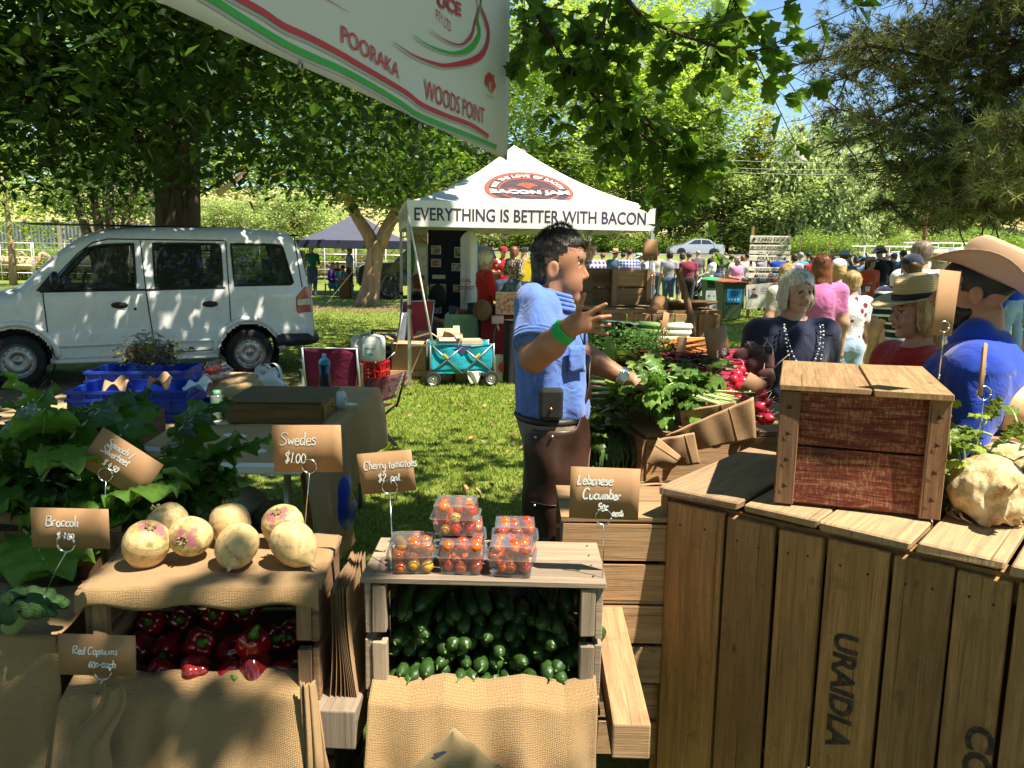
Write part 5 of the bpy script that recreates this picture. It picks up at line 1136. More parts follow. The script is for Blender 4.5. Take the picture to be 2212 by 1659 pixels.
s_.build('florets',M_BR,.0035,br_o,lump(60,.0022,1));s_=SDF(.01);s_.cone((0,0,.03),(-.035,.01,-.012),.024,.019);s_.build('stalk',plain('broccoli stalk',(.22,.30,.12),.6),.005,br_o)
def sack(pts_top,fall_,bulge,seed,fold=.012):
 """cloth hanging from a top polyline (list of points) down by fall_, bulging towards the camera"""
 T_=[Vector(p) for p in pts_top];g_=np.random.default_rng(seed);ph=g_.uniform(0,6.28,4)
 def fn(a,b):
  i=min(int(a*(len(T_)-1)),len(T_)-2);p=T_[i].lerp(T_[i+1],a*(len(T_)-1)-i)
  f_=fold*(math.sin(a*13+ph[0]+b*1.5)+.6*math.sin(a*29+ph[1]-b))*min(1,b*2.5)
  ins=max(0,1-b/.08);return p+Vector((.25*f_,-bulge*math.sin(min(b,1)*1.7)-f_+.055*ins,.004*ins-fall_*b))
 return fn
cloth_thing('burlap_apron','burlap hanging down the front below the red capsicums','cloth',sack([at(130,1490,1.50),at(230,1476,1.51),at(300,1488,1.515),at(370,1478,1.53),at(460,1486,1.53),at(560,1472,1.54),at(670,1482,1.55)],.34,.10,5,.017),90,50,.5,.36)
cloth_thing('burlap_apron','burlap hanging from the cucumber crate, its lower hem folded to a point','cloth',sack([at(797,1488,1.545),at(880,1500,1.54),at(960,1488,1.535),at(1050,1502,1.53),at(1130,1490,1.53),at(1220,1505,1.53),at(1292,1490,1.53)],.32,.09,6,.014),90,50,.46,.34)
def twist(a,b):
 p=at(250,1478,1.465).lerp(at(175,1690,1.40),b);w_=.020+.03*b;q=(a-.5)*2;return p+Vector((q*w_+.01*math.sin(b*8),-.018*math.cos(q*1.5)-.005*math.sin(a*14+b*4),0))
cloth_thing('burlap_twist','gathered roll of burlap hanging at the left of the capsicum apron','cloth',twist,26,30,.14,.3)
def twist2(a,b):
 p=at(664,1470,1.535).lerp(at(690,1690,1.47),b);w_=.014+.012*b;q=(a-.5)*2;return p+Vector((q*w_,-.014*math.cos(q*1.5)-.005*math.sin(a*17+b*5),0))
cloth_thing('burlap_twist','gathered roll of burlap hanging at the right of the capsicum apron','cloth',twist2,24,30,.10,.3)
hf=thing('burlap_hem','pointed folded burlap flap with faded blue print below the cucumbers','cloth',at(960,1600,1.43));L_=hf.location;mb=MB()
mb.sheet(lambda a,b:at(980,1572,1.435).lerp(at(790+a*420,1760,1.40),b)-L_+Vector((0,-.012*math.sin(a*3.14),0)),20,16,su=.3,sv=.2);solid(mb.build('flap',burlap('pale burlap',(.40,.29,.15)),hf),.003)
mb=MB();mb.add([at(u,v,1.415)-L_ for u,v in[(935,1628),(960,1622),(985,1634),(1000,1640),(985,1650),(958,1642),(940,1645)]],[tuple(range(7))]);mb.build('print',plain('faded blue print',(.06,.07,.11),.9),hf)
def left_top(a,b):
 P0,P1=at(-140,1118,1.93),at(262,1128,1.86);p=P0.lerp(P1,a)
 if b<.35:q=b/.35;return p+Vector((0,.32*(1-q),.012*math.sin(a*9+q*4)+.006*math.sin(a*23)))
 q=(b-.35)/.65;return p+Vector((0,-.02*math.sin(q*1.6)-.012*math.sin(a*12+q*2)*q,-.19*q))
cloth_thing('burlap_cloth','burlap over the box under the silverbeet leaves','cloth',left_top,60,50,.45,.55)
def left_low(a,b):
 P0,P1=at(-160,1268,1.745),at(226,1270,1.745);p=P0.lerp(P1,a)
 if b<.4:q=b/.4;return p+Vector((0,-.22*q+.02,-.015*q+.008*math.sin(a*7+q*5)))
 q=(b-.4)/.6;e=max(0,1-abs(a-.9)/.12);return p+Vector((.05*q*a,-.20-.05*math.sin(q*1.7)-.014*math.sin(a*11+q*3)*q-.02*e*q,-.015-.42*q))
cloth_thing('burlap_cloth','burlap sack on the lower left box, under the broccoli','cloth',left_low,60,60,.42,.6)
bx=thing('timber_box','dark timber box hidden under the burlap at the left','crate',(-1.16,1.9,.45));mb=MB();mb.box((.02,.12,.24),(.44,.34,.46));mb.box((0,-.13,.17),(.36,.24,.36));mb.build('boards',W_DARK,bx)
bm=thing('timber_bearer','sawn timber bearer between the two front crates, its end grain facing the camera','timber',(-.347,1.56,.60));mb=MB();mb.box((0,.25,.0155),(.094,.56,.088),rotz(rad(-3)));bevel(mb.build('beam',W_GREY,bm),.004,2)
bm2=thing('timber_bearer','long sawn timber bearer running back under the right end of the cucumber crate','timber',(.252,1.50,.60));mb=MB();mb.box((.012,.40,.018),(.078,.80,.078),rotz(rad(-1.5)));bevel(mb.build('beam',W_OLD,bm2),.004,2)
mb=MB();mb.box((0,.30,.0155),(.09,.56,.085));bm3=thing('timber_bearer','timber bearer under the left end of the capsicum crate, half hidden by burlap','timber',(-.84,1.55,.60));bevel(mb.build('beam',W_GREY,bm3),.004)
def slat_crate(name,label,loc,rz_,W,D,H,n,mat,top=False,group=None,gap=.012):
 o=thing(name,label,'crate',loc,rz_,group);hb=H/n
 for s,ln in((-1,'front_slat'),(1,'back_slat')):
  for k in range(n):mb=MB();rough_board(mb,(0,s*(D/2-.006),hb*(k+.5)),(W,.012,hb-gap));mb.build(ln,mat,o)
 for s in(-1,1):
  mb=MB()
  for k in range(n):rough_board(mb,(s*(W/2-.02),0,hb*(k+.5)),(.014,D-.026,hb-gap*.6))
  mb.build('end_panel',mat,o)
  for q in(-1,1):mb=MB();rough_board(mb,(s*(W/2-.045),q*(D/2-.030),H/2),(.035,.035,H-.006));mb.build('corner_post',mat,o)
 mb=MB();rough_board(mb,(0,0,.008),(W-.04,D-.03,.012));mb.build('base',mat,o)
 if top:
  for k in range(2):mb=MB();rough_board(mb,(0,(k-.5)*D/2,H+.007),(W+.006,D/2-.004,.012));mb.build('top_board',mat,o)
 return o
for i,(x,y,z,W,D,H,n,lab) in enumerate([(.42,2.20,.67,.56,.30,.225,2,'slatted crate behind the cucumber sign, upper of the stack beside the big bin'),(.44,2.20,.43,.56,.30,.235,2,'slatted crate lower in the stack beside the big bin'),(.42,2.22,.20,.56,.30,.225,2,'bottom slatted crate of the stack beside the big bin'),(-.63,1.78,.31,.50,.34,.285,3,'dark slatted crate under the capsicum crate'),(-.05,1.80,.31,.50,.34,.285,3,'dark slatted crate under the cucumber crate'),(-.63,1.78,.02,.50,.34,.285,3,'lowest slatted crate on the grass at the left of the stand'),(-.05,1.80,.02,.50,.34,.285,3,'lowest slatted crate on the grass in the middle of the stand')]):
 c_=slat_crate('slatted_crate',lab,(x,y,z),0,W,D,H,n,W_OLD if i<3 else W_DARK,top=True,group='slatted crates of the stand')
A0=Vector((.405,2.055,0));A1=Vector((.936,1.609,0));bd=(A1-A0).normalized();BA=math.atan2(bd.y,bd.x)
bin_=thing('timber_bin','tall timber bin of upright boards with stencilled letters at the right','bin crate',A0,BA);BH=.985
W_BIN=wood('bin boards',(.50,.275,.115),(.21,.11,.045),stain=.7);W_BINT=wood('bin top boards',(.52,.345,.19),(.26,.16,.085),stain=.45,grey=.1)
def face_u(u):d=ray(u,1300);n_=Vector((-bd.y,bd.x,0));t_=n_.dot(A0)/n_.dot(d) if False else(A0.dot(n_)-0)/(d.dot(n_));return(Vector((d.x*t_,d.y*t_,0))-A0).dot(bd)
edges=[face_u(u) for u in(1430,1556,1668,1772,1917,2058,2190,2320,2460)]
for i in range(len(edges)-1):
 mb=MB();x0,x1=edges[i]+.0045,edges[i+1]-.0045;rough_board(mb,((x0+x1)/2,.010,BH/2-.012),(x1-x0,.020,BH-.03-(i%3)*.004),None,0,.0025)
 for z in(.05,.90):
  for q in(.25,.7):mb.disc((x0+(x1-x0)*q,-.0035,z+.01*math.sin(i*3+q)),.003,(0,-1,0),8,1)
 bevel(mb.build('front_board',[W_BIN,NAIL],bin_),.003)
L_b=edges[-1]
for i,(d0,d1) in enumerate([(edges[0]-.02,edges[1]+.04),(edges[1]+.045,edges[3]-.02),(edges[3]-.015,edges[4]+.04),(edges[4]+.046,edges[6]-.02),(edges[6]-.014,edges[8])]):
 mb=MB();rough_board(mb,((d0+d1)/2,.27+.01*(i%2),BH+.003-.001*i),(d1-d0-.004,.565,.022),None,0,.003);bevel(mb.build('top_board',W_BINT,bin_),.004)
mb=MB();rough_board(mb,(-.006,.28,BH/2-.01),(.02,.52,BH-.03));mb.build('side_panel',W_BIN,bin_);mb=MB()
for k in range(4):rough_board(mb,(L_b+.006,.07+k*.135,BH/2-.01),(.02,.13,BH-.03))
mb.build('side_panel',W_BIN,bin_);mb=MB();rough_board(mb,(L_b/2,.55,BH/2),(L_b,.02,BH-.03));mb.build('back_panel',W_BIN,bin_)
mb=MB();rough_board(mb,(L_b/2,.05,BH-.05),(L_b-.02,.05,.06));rough_board(mb,(.03,.06,BH/2),(.05,.05,BH-.05));mb.build('inner_frame',W_BIN,bin_)
t=NT('worn stencil paint');n1=t.noise(t.obj(),60,4);t.col(t.ramp(n1,[(.42,(.035,.025,.02)),(.72,(.13,.08,.045))]));t.set(rough=.9);M_ST=t.m
def face_vz(u,v):d=ray(u,v);n_=Vector((-bd.y,bd.x,0));t_=A0.dot(n_)/d.dot(n_);p=Vector((d.x*t_,d.y*t_,CAMZ+d.z*t_));return(p-A0).dot(bd),p.z
x_a,z_a=face_vz(1806,1363);x_b,z_b=face_vz(1790,1610);hw=abs(face_vz(1858,1365)[0]-x_a);mb=MB()
def stencil(txt,x0,z0,length,hgt):
 put_text(mb,txt,lambda a,b:Vector((x0+b,-.0022,z0-a)),0,0,hgt,w=length,bold=.035)
stencil('URAIDLA',x_a,z_a,z_a-z_b,hw);mb.build('stencil',M_ST,bin_);mb=MB();x_c,z_c=face_vz(2092,1560);stencil('COI',x_c,z_c,.145,hw);mb.build('stencil',M_ST,bin_)
B0,B1=gp(1670,1085,1.0),gp(2040,1110,1.0);RW=.368;RA=rad(-19)
rc=thing('red_crate','old crate with peeling red paint standing on the tall bin','crate',(B0.x,B0.y,.998),RA);RH,RD=.300,.45
t=NT('peeling red paint');uv_=t.uv();g1=t.noise(t.scale(uv_,(10,90,1)),1,8,.7,.8);g2=t.noise(uv_,9,6,.7);g3=t.noise(t.scale(uv_,(160,40,1)),1,4,.7)
rdp=t.ramp(g1,[(.32,(.05,.02,.015)),(.5,(.19,.045,.028)),(.75,(.27,.08,.05))]);rdp=t.mix(t.ramp(t.math('ADD',t.math('MULTIPLY',g3,.5),t.math('MULTIPLY',g1,.5)),[(.50,(0,0,0)),(.60,(1,1,1))]),rdp,(.33,.20,.11));rdp=t.mix(t.ramp(g2,[(.56,(0,0,0)),(.68,(.9,)*3)]),rdp,(.035,.025,.02));t.col(rdp);t.set(rough=.8,spec=.2);t.bump(t.math('ADD',g1,g3),.8,.004);M_RED=t.m
W_LID=wood('crate lid boards',(.43,.275,.145),(.20,.115,.055),stain=.55)
for z0,z1 in((.008,RH/2-.002),(RH/2+.004,RH-.016)):mb=MB();rough_board(mb,(RW/2,.012,(z0+z1)/2),(RW-.016,.018,z1-z0));bevel(mb.build('front_board',M_RED,rc),.002)
for s in(0,1):
 mb=MB();rough_board(mb,(.023+s*(RW-.046),-.004,RH/2-.006),(.046,.014,RH-.018),None,0,.0025)
 for k in range(4):mb.add([(.023+s*(RW-.046)+a,-.0135,.05+k*.065+b) for a,b in((-.006,-.006),(.008,-.001),(-.004,.007))],[(0,1,2)],None,1)
 bevel(mb.build('corner_batten',[wood('battens',(.30,.17,.095),(.12,.06,.03),stain=.6),NAIL],rc),.002)
 mb=MB()
 for z0,z1 in((.01,RH/2-.006),(RH/2+.008,RH-.016)):rough_board(mb,(s*(RW-.012)+.006,RD/2+.02,(z0+z1)/2),(.012,RD-.02,z1-z0))
 mb.build('side_panel',wood('red side boards',(.30,.15,.085),(.11,.05,.03)),rc)
mb=MB();rough_board(mb,(RW/2,RD+.01,RH/2),(RW,.014,RH-.02));mb.build('back_board',W_OLD,rc)
for x0,x1 in((-.004,RW*.545),(RW*.55,RW+.004)):mb=MB();rough_board(mb,((x0+x1)/2,RD/2-.004,RH-.006),(x1-x0-.003,RD+.03,.016),None,0,.002);bevel(mb.build('lid_board',W_LID,rc),.002)
mb=MB();rough_board(mb,(RW/2,.25,.004),(RW,RD,.008));mb.build('base_board',W_OLD,rc)
t=NT('celeriac skin');o_=t.obj();n1=t.noise(o_,26,7,.7);n2=t.noise(o_,9,4);c_=t.ramp(n1,[(.35,(.30,.17,.07)),(.5,(.52,.38,.20)),(.66,(.66,.57,.40))]);t.col(c_);t.set(rough=.75,spec=.25);t.bump(n1,.9,.008);M_CE=t.m
def celeriac(label,c,r,seed):
 o=thing('celeriac',label,'celeriac',c,0,'celeriacs at the right');s_=SDF(r*.2);g_=random.Random(seed);s_.ell((0,0,r*.95),(r,r*.95,r*.92))
 for i in range(44):a=g_.uniform(0,6.28);b=g_.uniform(-1.1,.4);q=r*.92;s_.ell((q*math.cos(a)*math.cos(b),q*math.sin(a)*math.cos(b),r*.95+q*math.sin(b)),[r*g_.uniform(.10,.26)]*3)
 for i in range(16):a=g_.uniform(0,6.28);s_.cone((r*.6*math.cos(a),r*.6*math.sin(a),r*.35),(r*.85*math.cos(a+.5),r*.85*math.sin(a+.5),r*.06),r*.09,r*.02)
 s_.build('root',M_CE,r*.045,o,lump(55,r*.022,seed));mb=MB()
 for i in range(34):a=g_.uniform(0,6.28);q=r*g_.uniform(.45,.95);z=r*g_.uniform(.12,.7);mb.tube([(q*math.cos(a),q*math.sin(a),z),(q*1.12*math.cos(a+.2),q*1.12*math.sin(a+.2),z*.6),(q*1.1*math.cos(a+.5),q*1.1*math.sin(a+.5),max(.004,z*.2))],[r*.05,r*.035,r*.012],5)
 mb.build('rootlets',M_CE,o);return o
celeriac('knobbly celeriac root on the bin right of the red crate',gp(2128,1118,1.0)-Vector((0,0,.002)),.082,3);celeriac('knobbly celeriac root cut by the right edge behind the first one',Vector((1.24,1.83,.998)),.08,5);celeriac('celeriac root behind the leaves beside the pale squash',Vector((1.28,2.02,.998)),.075,6)
SQ=plain('pale squash skin',(.66,.42,.22),.4,var=.08,sc=6,spec=.4)
for(u,v,Y,sx,sy,sz,lab) in[(2085,830,2.3,.06,.07,.075,'peach coloured squash behind the red crate'),(2185,880,2.18,.085,.08,.07,'pale cream squash at the right edge')]:
 o=thing('squash',lab,'squash',at(u,v,Y),0,'pale squashes');mb=MB();mb.ball((0,0,0),(sx,sy,sz),28);mb.build('flesh',SQ,o);mb=MB();mb.tube([(0,0,sz*.95),(.004,0,sz*1.12)],[.012,.008],8);mb.build('stub',GST,o)
 slb=o.location.z-sz-.986
 if slb>.02:cr_=thing('slatted_crate','small crate behind the red crate carrying the '+lab.split(' ')[0]+' squash','crate',(o.location.x,o.location.y+.03,.986));mb=MB();mb.box((0,0,slb/2),(.2,.2,slb-.002));bevel(mb.build('boards',W_OLD,cr_),.002)
def leafy(mb,base,d,L,W,curl=.5,ruf=.012,seed=1,stalk=.25,m=0,ms=1,up=(0,0,1),nu=8,nv=12,sr=.005):
 """one big ruffled leaf with a pale rib: base, direction, length, width"""
 g_=random.Random(seed);d=Vector(d).normalized();side=d.cross(Vector(up));side=side.normalized() if side.length>1e-3 else Vector((1,0,0));nrm=side.cross(d).normalized();base=Vector(base);ph=g_.uniform(0,6.28)
 def spine(t_):a=curl*t_;return base+d*(L*(math.sin(a)/a if abs(a)>1e-3 else 1)*t_*1.0)-nrm*(L*t_*(1-math.cos(a))/(a if abs(a)>1e-3 else 1))
 def fn(a,b):
  t_=stalk+(1-stalk)*b;q=(a-.5)*2;w_=W*(max(0,math.sin(math.pi*min(1,b**.72*.97+.03)))**.5)*.5*(1+.10*math.sin(b*17+ph))+.002;p=spine(t_)
  e=abs(q)**2;return p+side*(q*w_)+nrm*(-.25*w_*abs(q)+ruf*e*math.sin(b*22+ph+(2 if q>0 else 0))+ruf*.35*math.sin(b*37+q*9+ph))
 mb.sheet(fn,nu,nv,m);mb.tube([spine(t_)+nrm*-.002 for t_ in np.linspace(0,.85,8)],list(np.linspace(sr,.0012,8)),6,ms)
LEAFG=leafm('silverbeet leaf',(.085,.185,.028),(.16,.36,.03),.45,.45,.32,.30);RIB=plain('pale green rib',(.34,.44,.18),.45,var=.1)
LEAFR=leafm('radish leaf',(.10,.205,.035),(.18,.36,.04),.4,.4,.38,.32);LEAFC=leafm('celery leaf',(.20,.30,.05),(.32,.46,.06),.4,.3,.45,.4)
def leaf_clump(mb,n,c,spread,L,W,seed,dirf=None,cm=1.5,**kw):
 g_=random.Random(seed)
 for i in range(n):
  b=Vector(c)+Vector((g_.gauss(0,spread[0]),g_.gauss(0,spread[1]),g_.gauss(0,spread[2])))
  d=dirf(g_) if dirf else Vector((g_.gauss(0,1),g_.gauss(0,.7)-.3,g_.uniform(.1,1.2)));leafy(mb,b,d,L*g_.uniform(.7,1.25),W*g_.uniform(.7,1.25),g_.uniform(.3,cm),seed=g_.randint(0,9999),**kw)
for i,(c,n,lab,spr,L,W,seed) in enumerate([((-1.50,2.22,.90),40,'big bunch of silverbeet leaves at the left edge',(.14,.10,.09),.34,.17,31),((-1.20,2.12,.92),40,'bunch of silverbeet leaves behind the tilted spinach card',(.11,.09,.07),.30,.16,32),((-1.03,2.16,.93),26,'silverbeet bunch spreading right towards the table',(.05,.07,.06),.28,.15,33),((-1.16,2.04,.97),18,'low silverbeet leaves drooping over the burlap',(.12,.04,.02),.17,.11,34)]):
 o=thing('silverbeet_bunch',lab,'silverbeet',c,0,'silverbeet bunches');mb=MB()
 df={0:lambda g_:Vector((g_.gauss(.1,.6),g_.gauss(-.2,.5),g_.uniform(.5,1.3))),1:lambda g_:Vector((g_.gauss(.1,.8),g_.gauss(-.35,.6),g_.uniform(.25,1.2))),2:lambda g_:Vector((g_.uniform(.15,1.1),g_.gauss(-.2,.5),g_.uniform(-.1,.9))),3:lambda g_:Vector((g_.gauss(.1,.8),g_.uniform(-.7,.1),g_.uniform(.1,.6)))}[i]
 leaf_clump(mb,n,(0,0,0),spr,L*.92,W*1.1,seed,df,1.0,ruf=.020,nu=12,nv=18);mb.build('leaves',[LEAFG,RIB],o)
o=thing('celery_plant','pale green celery tops in the sun between the red crate and the squash','celery',(1.12,1.93,1.0));mb=MB();leaf_clump(mb,60,(0,0,.09),(.06,.06,.05),.075,.045,51,ruf=.006,sr=.0035);leaf_clump(mb,14,(0.03,0,.0),(.03,.03,.01),.24,.04,52,lambda g_:Vector((g_.gauss(.1,.3),g_.gauss(-.1,.3),1)),stalk=.75,sr=.006);mb.build('leaves',[LEAFC,RIB],o)
price_sign('curved brown card standing on a wire among the celery tops, seen nearly edge on',at(2128,800,1.92),.085,.125,12,62,[('$ 2',.25,.4,.3)],at(2105,1000,1.95),(.3,.05),bend=5.0)
price_sign('tall thin brown card on a wire in front of the straw hat',at(2043,655,1.80),.075,.145,4,28,None,at(2030,800,1.82),(.5,.14),rr=.012)
# PRODUCE STAND at the right middle
stp=thing('produce_crate','long weathered crate under the radishes, its planked side facing the stallholder','crate',(.46,2.66,.62),rad(8));
for k,(x0,x1) in enumerate(((0,.17),(.173,.34),(.343,.52),(.523,.72))):
 mb=MB();rough_board(mb,((x0+x1)/2,.38,.372),(x1-x0,.76,.016),None,0,.002);bevel(mb.build('top_board',W_OLD,stp),.002)
for z0,z1 in((.0,.17),(.19,.36)):
 mb=MB();rough_board(mb,(.36,0,(z0+z1)/2),(.72,.016,z1-z0));mb.build('front_board',W_OLD,stp);mb=MB();rough_board(mb,(-.006,.38,(z0+z1)/2),(.016,.76,z1-z0));mb.build('side_board',W_OLD,stp)
mb=MB();rough_board(mb,(.36,.74,.18),(.72,.016,.36));mb.build('back_board',W_OLD,stp)
for i,(x,y,z,W,D,H,rz_,lab) in enumerate([(.56,2.95,.0,.9,.5,.60,6,'crate on the grass carrying the radish crate'),(.35,2.72,.60,.36,.34,.22,-2,'crate with a broken knot hole beside the leather apron'),(.35,2.76,.30,.4,.4,.285,0,'crate below the knot holed one'),(.28,3.05,.55,.42,.42,.36,2,'crate holding the celery and fennel by the stallholder'),(.62,3.62,.0,.95,.55,.55,4,'crate on the grass under the carrots'),(.62,3.62,.56,.90,.50,.50,4,'crate carrying carrots and leeks'),(.72,4.35,.0,1.05,.55,.65,5,'back crate on the grass below the tray'),]):
 slat_crate('slatted_crate',lab,(x,y,z),rad(rz_),W,D,H,3 if H>.3 else 2,W_OLD,top=(i!=3),group='slatted crates of the produce stand')
bk=thing('bench_crate','crate of upright boards under the wooden tray and the open crate','crate',(.45,4.02,.66),rad(6));bw=.60
for k in range(5):mb=MB();rough_board(mb,(.06+k*.122,0,.325),(.114,.016,.64));bevel(mb.build('front_board',W_PINE if k%2 else W_OLD,bk),.002)
for k in range(3):mb=MB();rough_board(mb,(.30,.09+k*.19,.655),(.62,.186,.016));bevel(mb.build('top_board',W_OLD,bk),.002)
mb=MB();rough_board(mb,(.61,.28,.32),(.016,.54,.64));rough_board(mb,(-.006,.28,.32),(.016,.54,.64));mb.build('side_panel',W_OLD,bk)
ext=thing('bench_crate','crate of boards behind the leeks, next to the stallholder hand','crate',(.05,4.06,.66),rad(3));mb=MB()
for k in range(3):rough_board(mb,(.20,.27,.1+k*.22),(.40,.54,.2))
bevel(mb.build('boards',W_OLD,ext),.002);mb=MB();rough_board(mb,(.2,.27,.665),(.41,.55,.016));mb.build('top_board',W_OLD,ext)
uc=thing('wooden_crate','open wooden crate of broad slats standing on the bench behind the raised hand','crate',(*at(1282,662,4.22)[:2],1.333),rad(14));W_=.30
for k in range(2):
 mb=MB();rough_board(mb,(.205,0,.045+k*.098),(.185,.012,.088));bevel(mb.build('front_slat',W_PINE,uc),.002);mb=MB();rough_board(mb,(.05,.0+.002,.045+k*.098),(.11,.012,.09));mb.build('side_slat',W_DARK,uc);mb=MB();rough_board(mb,(.17,.22,.045+k*.098),(.30,.012,.088));mb.build('back_slat',W_OLD,uc)
for x in(.108,.30):mb=MB();rough_board(mb,(x,-.012,.095),(.028,.018,.19));mb.build('corner_post',W_OLD,uc)
mb=MB();rough_board(mb,(.3,.11,.095),(.012,.2,.18));rough_board(mb,(0,.11,.095),(.012,.2,.18));mb.build('end_panel',W_DARK,uc)
ty=thing('wooden_tray','shallow round wooden tray on the right end of the bench','tray',at(1472,660,4.18));ty.location.z=1.335;mb=MB();mb.lathe([(0,.006),(.12,.008),(.17,.022),(.185,.030),(.18,.020),(.12,0),(0,0)],n=30,sy=.7);mb.build('dish',W_DARK,ty)
mb=MB();g=random.Random(3)
for i in range(14):mb.box((-.05+g.gauss(0,.025),g.gauss(0,.02),.016+g.uniform(0,.014)),(.03,.02,.012),Euler((g.random(),g.random(),g.random()*3)).to_matrix())
tag(mb.build('sample_pieces',plain('pale yellow chunks',(.62,.46,.22),.6)),'small heap of pale yellow pieces in the wooden tray','food');bpy.data.objects['sample_pieces'].location=ty.location
stk=thing('wooden_stick','crooked wooden stick leaning upright on the bench in front of the tray','stick',at(1497,695,3.95));mb=MB();mb.tube([at(u,v,3.95)-stk.location for u,v in((1497,735),(1493,690),(1486,655),(1478,625),(1470,600),(1466,580))],[.018,.018,.016,.016,.017,.019],10);mb.build('shaft',wood('stick bark',(.24,.15,.09),(.10,.06,.035)),stk)
lk=thing('leek_bunch','bunch of leeks with white ends laid across the back crate','leeks',at(1400,735,3.55),0);g=random.Random(12);t=NT('leek shaft');sp_=t.n('SeparateXYZ',ins={0:t.obj()});t.col(t.ramp(t.math('MULTIPLY_ADD',sp_.outputs[0],3.2,.35),[(.15,(.06,.16,.07)),(.45,(.25,.38,.12)),(.75,(.72,.74,.58)),(.95,(.80,.79,.70))]));t.set(rough=.35,spec=.5);M_LK=t.m;LK=leafm('leek leaf',(.055,.13,.085),(.08,.2,.08),.35,.5,.35,.2)
for i in range(9):
 y=(i%3)*.035-.03;z=.012+(i//3)*.026;a=g.uniform(-.10,.14);x1=.17+g.uniform(-.02,.02);mb=MB()
 mb.tube([(x1,y,z+.006),(x1-.012,y,z),(.06,y+a*.1,z),(-.04,y+a*.2,z+.004)],[.010,.0165,.014,.015],10);lo=mb.build('leek_shaft',M_LK,lk);mb=MB()
 for j in range(5):leafy(mb,(-.03,y+a*.2,z+.004),(-1,g.gauss(0,.25),g.uniform(-.05,.35)),g.uniform(.16,.26),.04,g.uniform(.1,.7),.003,g.randint(0,999),0.0,0,0,nu=4,nv=8,sr=.002)
 mb.build('leek_leaves',LK,lo)
mb=MB();mb.tube([(.05+.002*math.sin(a),-.0+.075*math.cos(a),.035+.052*math.sin(a)) for a in np.linspace(0,6,20)],.003,5);mb.build('twine',KRAFT,lk)
cr=thing('carrot_bunch','bunch of orange and purple carrots with their roots to the right','carrots',at(1420,770,3.30));g=random.Random(5);CO=[plain('orange carrot',(.62,.17,.02),.5,var=.15,sc=40),plain('yellow carrot',(.58,.38,.08),.5),plain('purple carrot',(.14,.03,.05),.5)]
for i in range(18):
 mb=MB();y=g.gauss(0,.05);z=.012+g.uniform(0,.06);x0=.0+g.uniform(-.04,.05);L=g.uniform(.13,.2);sl=g.uniform(-.35,.18)
 mb.tube([(x0,y,z),(x0+.01,y,z),(x0+L*.5,y+.01,z+sl*L*.5),(x0+L*.85,y+.015,z+sl*L*.85),(x0+L*1.25,y+g.uniform(0,.03),z+sl*L*1.2)],[.006,.0125,.010,.004,.001],8);mb.build('carrot',CO[(0,0,0,1,2,2)[i%6]],cr)
FERN=leafm('carrot top',(.07,.155,.03),(.13,.28,.04),.45,.3,.5,.3)
q=np.random.default_rng(6);P=q.normal(size=(6500,3))*(.085,.07,.032)+(-.16,.0,.03);V,F,r=leaves(P,.017,'leaf4',7,.6);link('tops',npmesh('tops',V,F,rnd=r),FERN,cr)
pa=thing('parsley_pile','feathery dark green pile left of the carrots below the leeks','herbs',at(1335,770,3.25));P=q.normal(size=(7000,3))*(.075,.07,.035)+(0,0,.02);V,F,r=leaves(P,.018,'leaf4',8,.6);link('leaves',npmesh('leaves',V,F,rnd=r),FERN,pa)
o=thing('celery_bunch','pale green leafy celery in the low crate beside the stallholder','celery',(.33,3.0,.92));mb=MB();leaf_clump(mb,46,(0,0,.02),(.07,.09,.03),.22,.07,61,lambda g_:Vector((g_.gauss(-.1,.5),g_.gauss(-.6,.5),g_.uniform(-.1,.8))),ruf=.008,stalk=.5,sr=.006);mb.build('leaves',[leafm('fennel leaf',(.13,.22,.05),(.2,.34,.06),.4,.3,.45,.3),RIB],o)
o=thing('celery_bunch','sunlit pale leaves between the hand and the carrots','celery',at(1352,800,3.05));mb=MB();leaf_clump(mb,34,(0,0,0),(.06,.05,.02),.13,.07,62,ruf=.008,sr=.004);mb.build('leaves',[LEAFC,RIB],o)
o=thing('spring_onions','thin drooping green onion leaves over the front of the low crate','spring onions',(.36,2.78,.93));mb=MB();g=random.Random(9)
for i in range(40):x=g.uniform(-.07,.05);L=g.uniform(.12,.24);mb.tube([(x,.06,.03),(x+g.uniform(-.02,.02),-.02,.035),(x+g.uniform(-.03,.03),-.07,-.02),(x+g.uniform(-.04,.04),-.085,-L)],[.005,.005,.004,.001],5)
mb.build('leaves',leafm('onion leaf',(.05,.12,.03),(.1,.2,.04),.4,.5,.35,.2),o)
RD=plain('radish skin',(.50,.02,.05),.25,var=.25,sc=40,spec=.5);ROOT=plain('pale root hair',(.55,.38,.3),.7);BEET=plain('beetroot skin',(.13,.055,.05),.75,var=.35,sc=30,bump=.4);STEMR=plain('crimson stalk',(.42,.02,.09),.4)
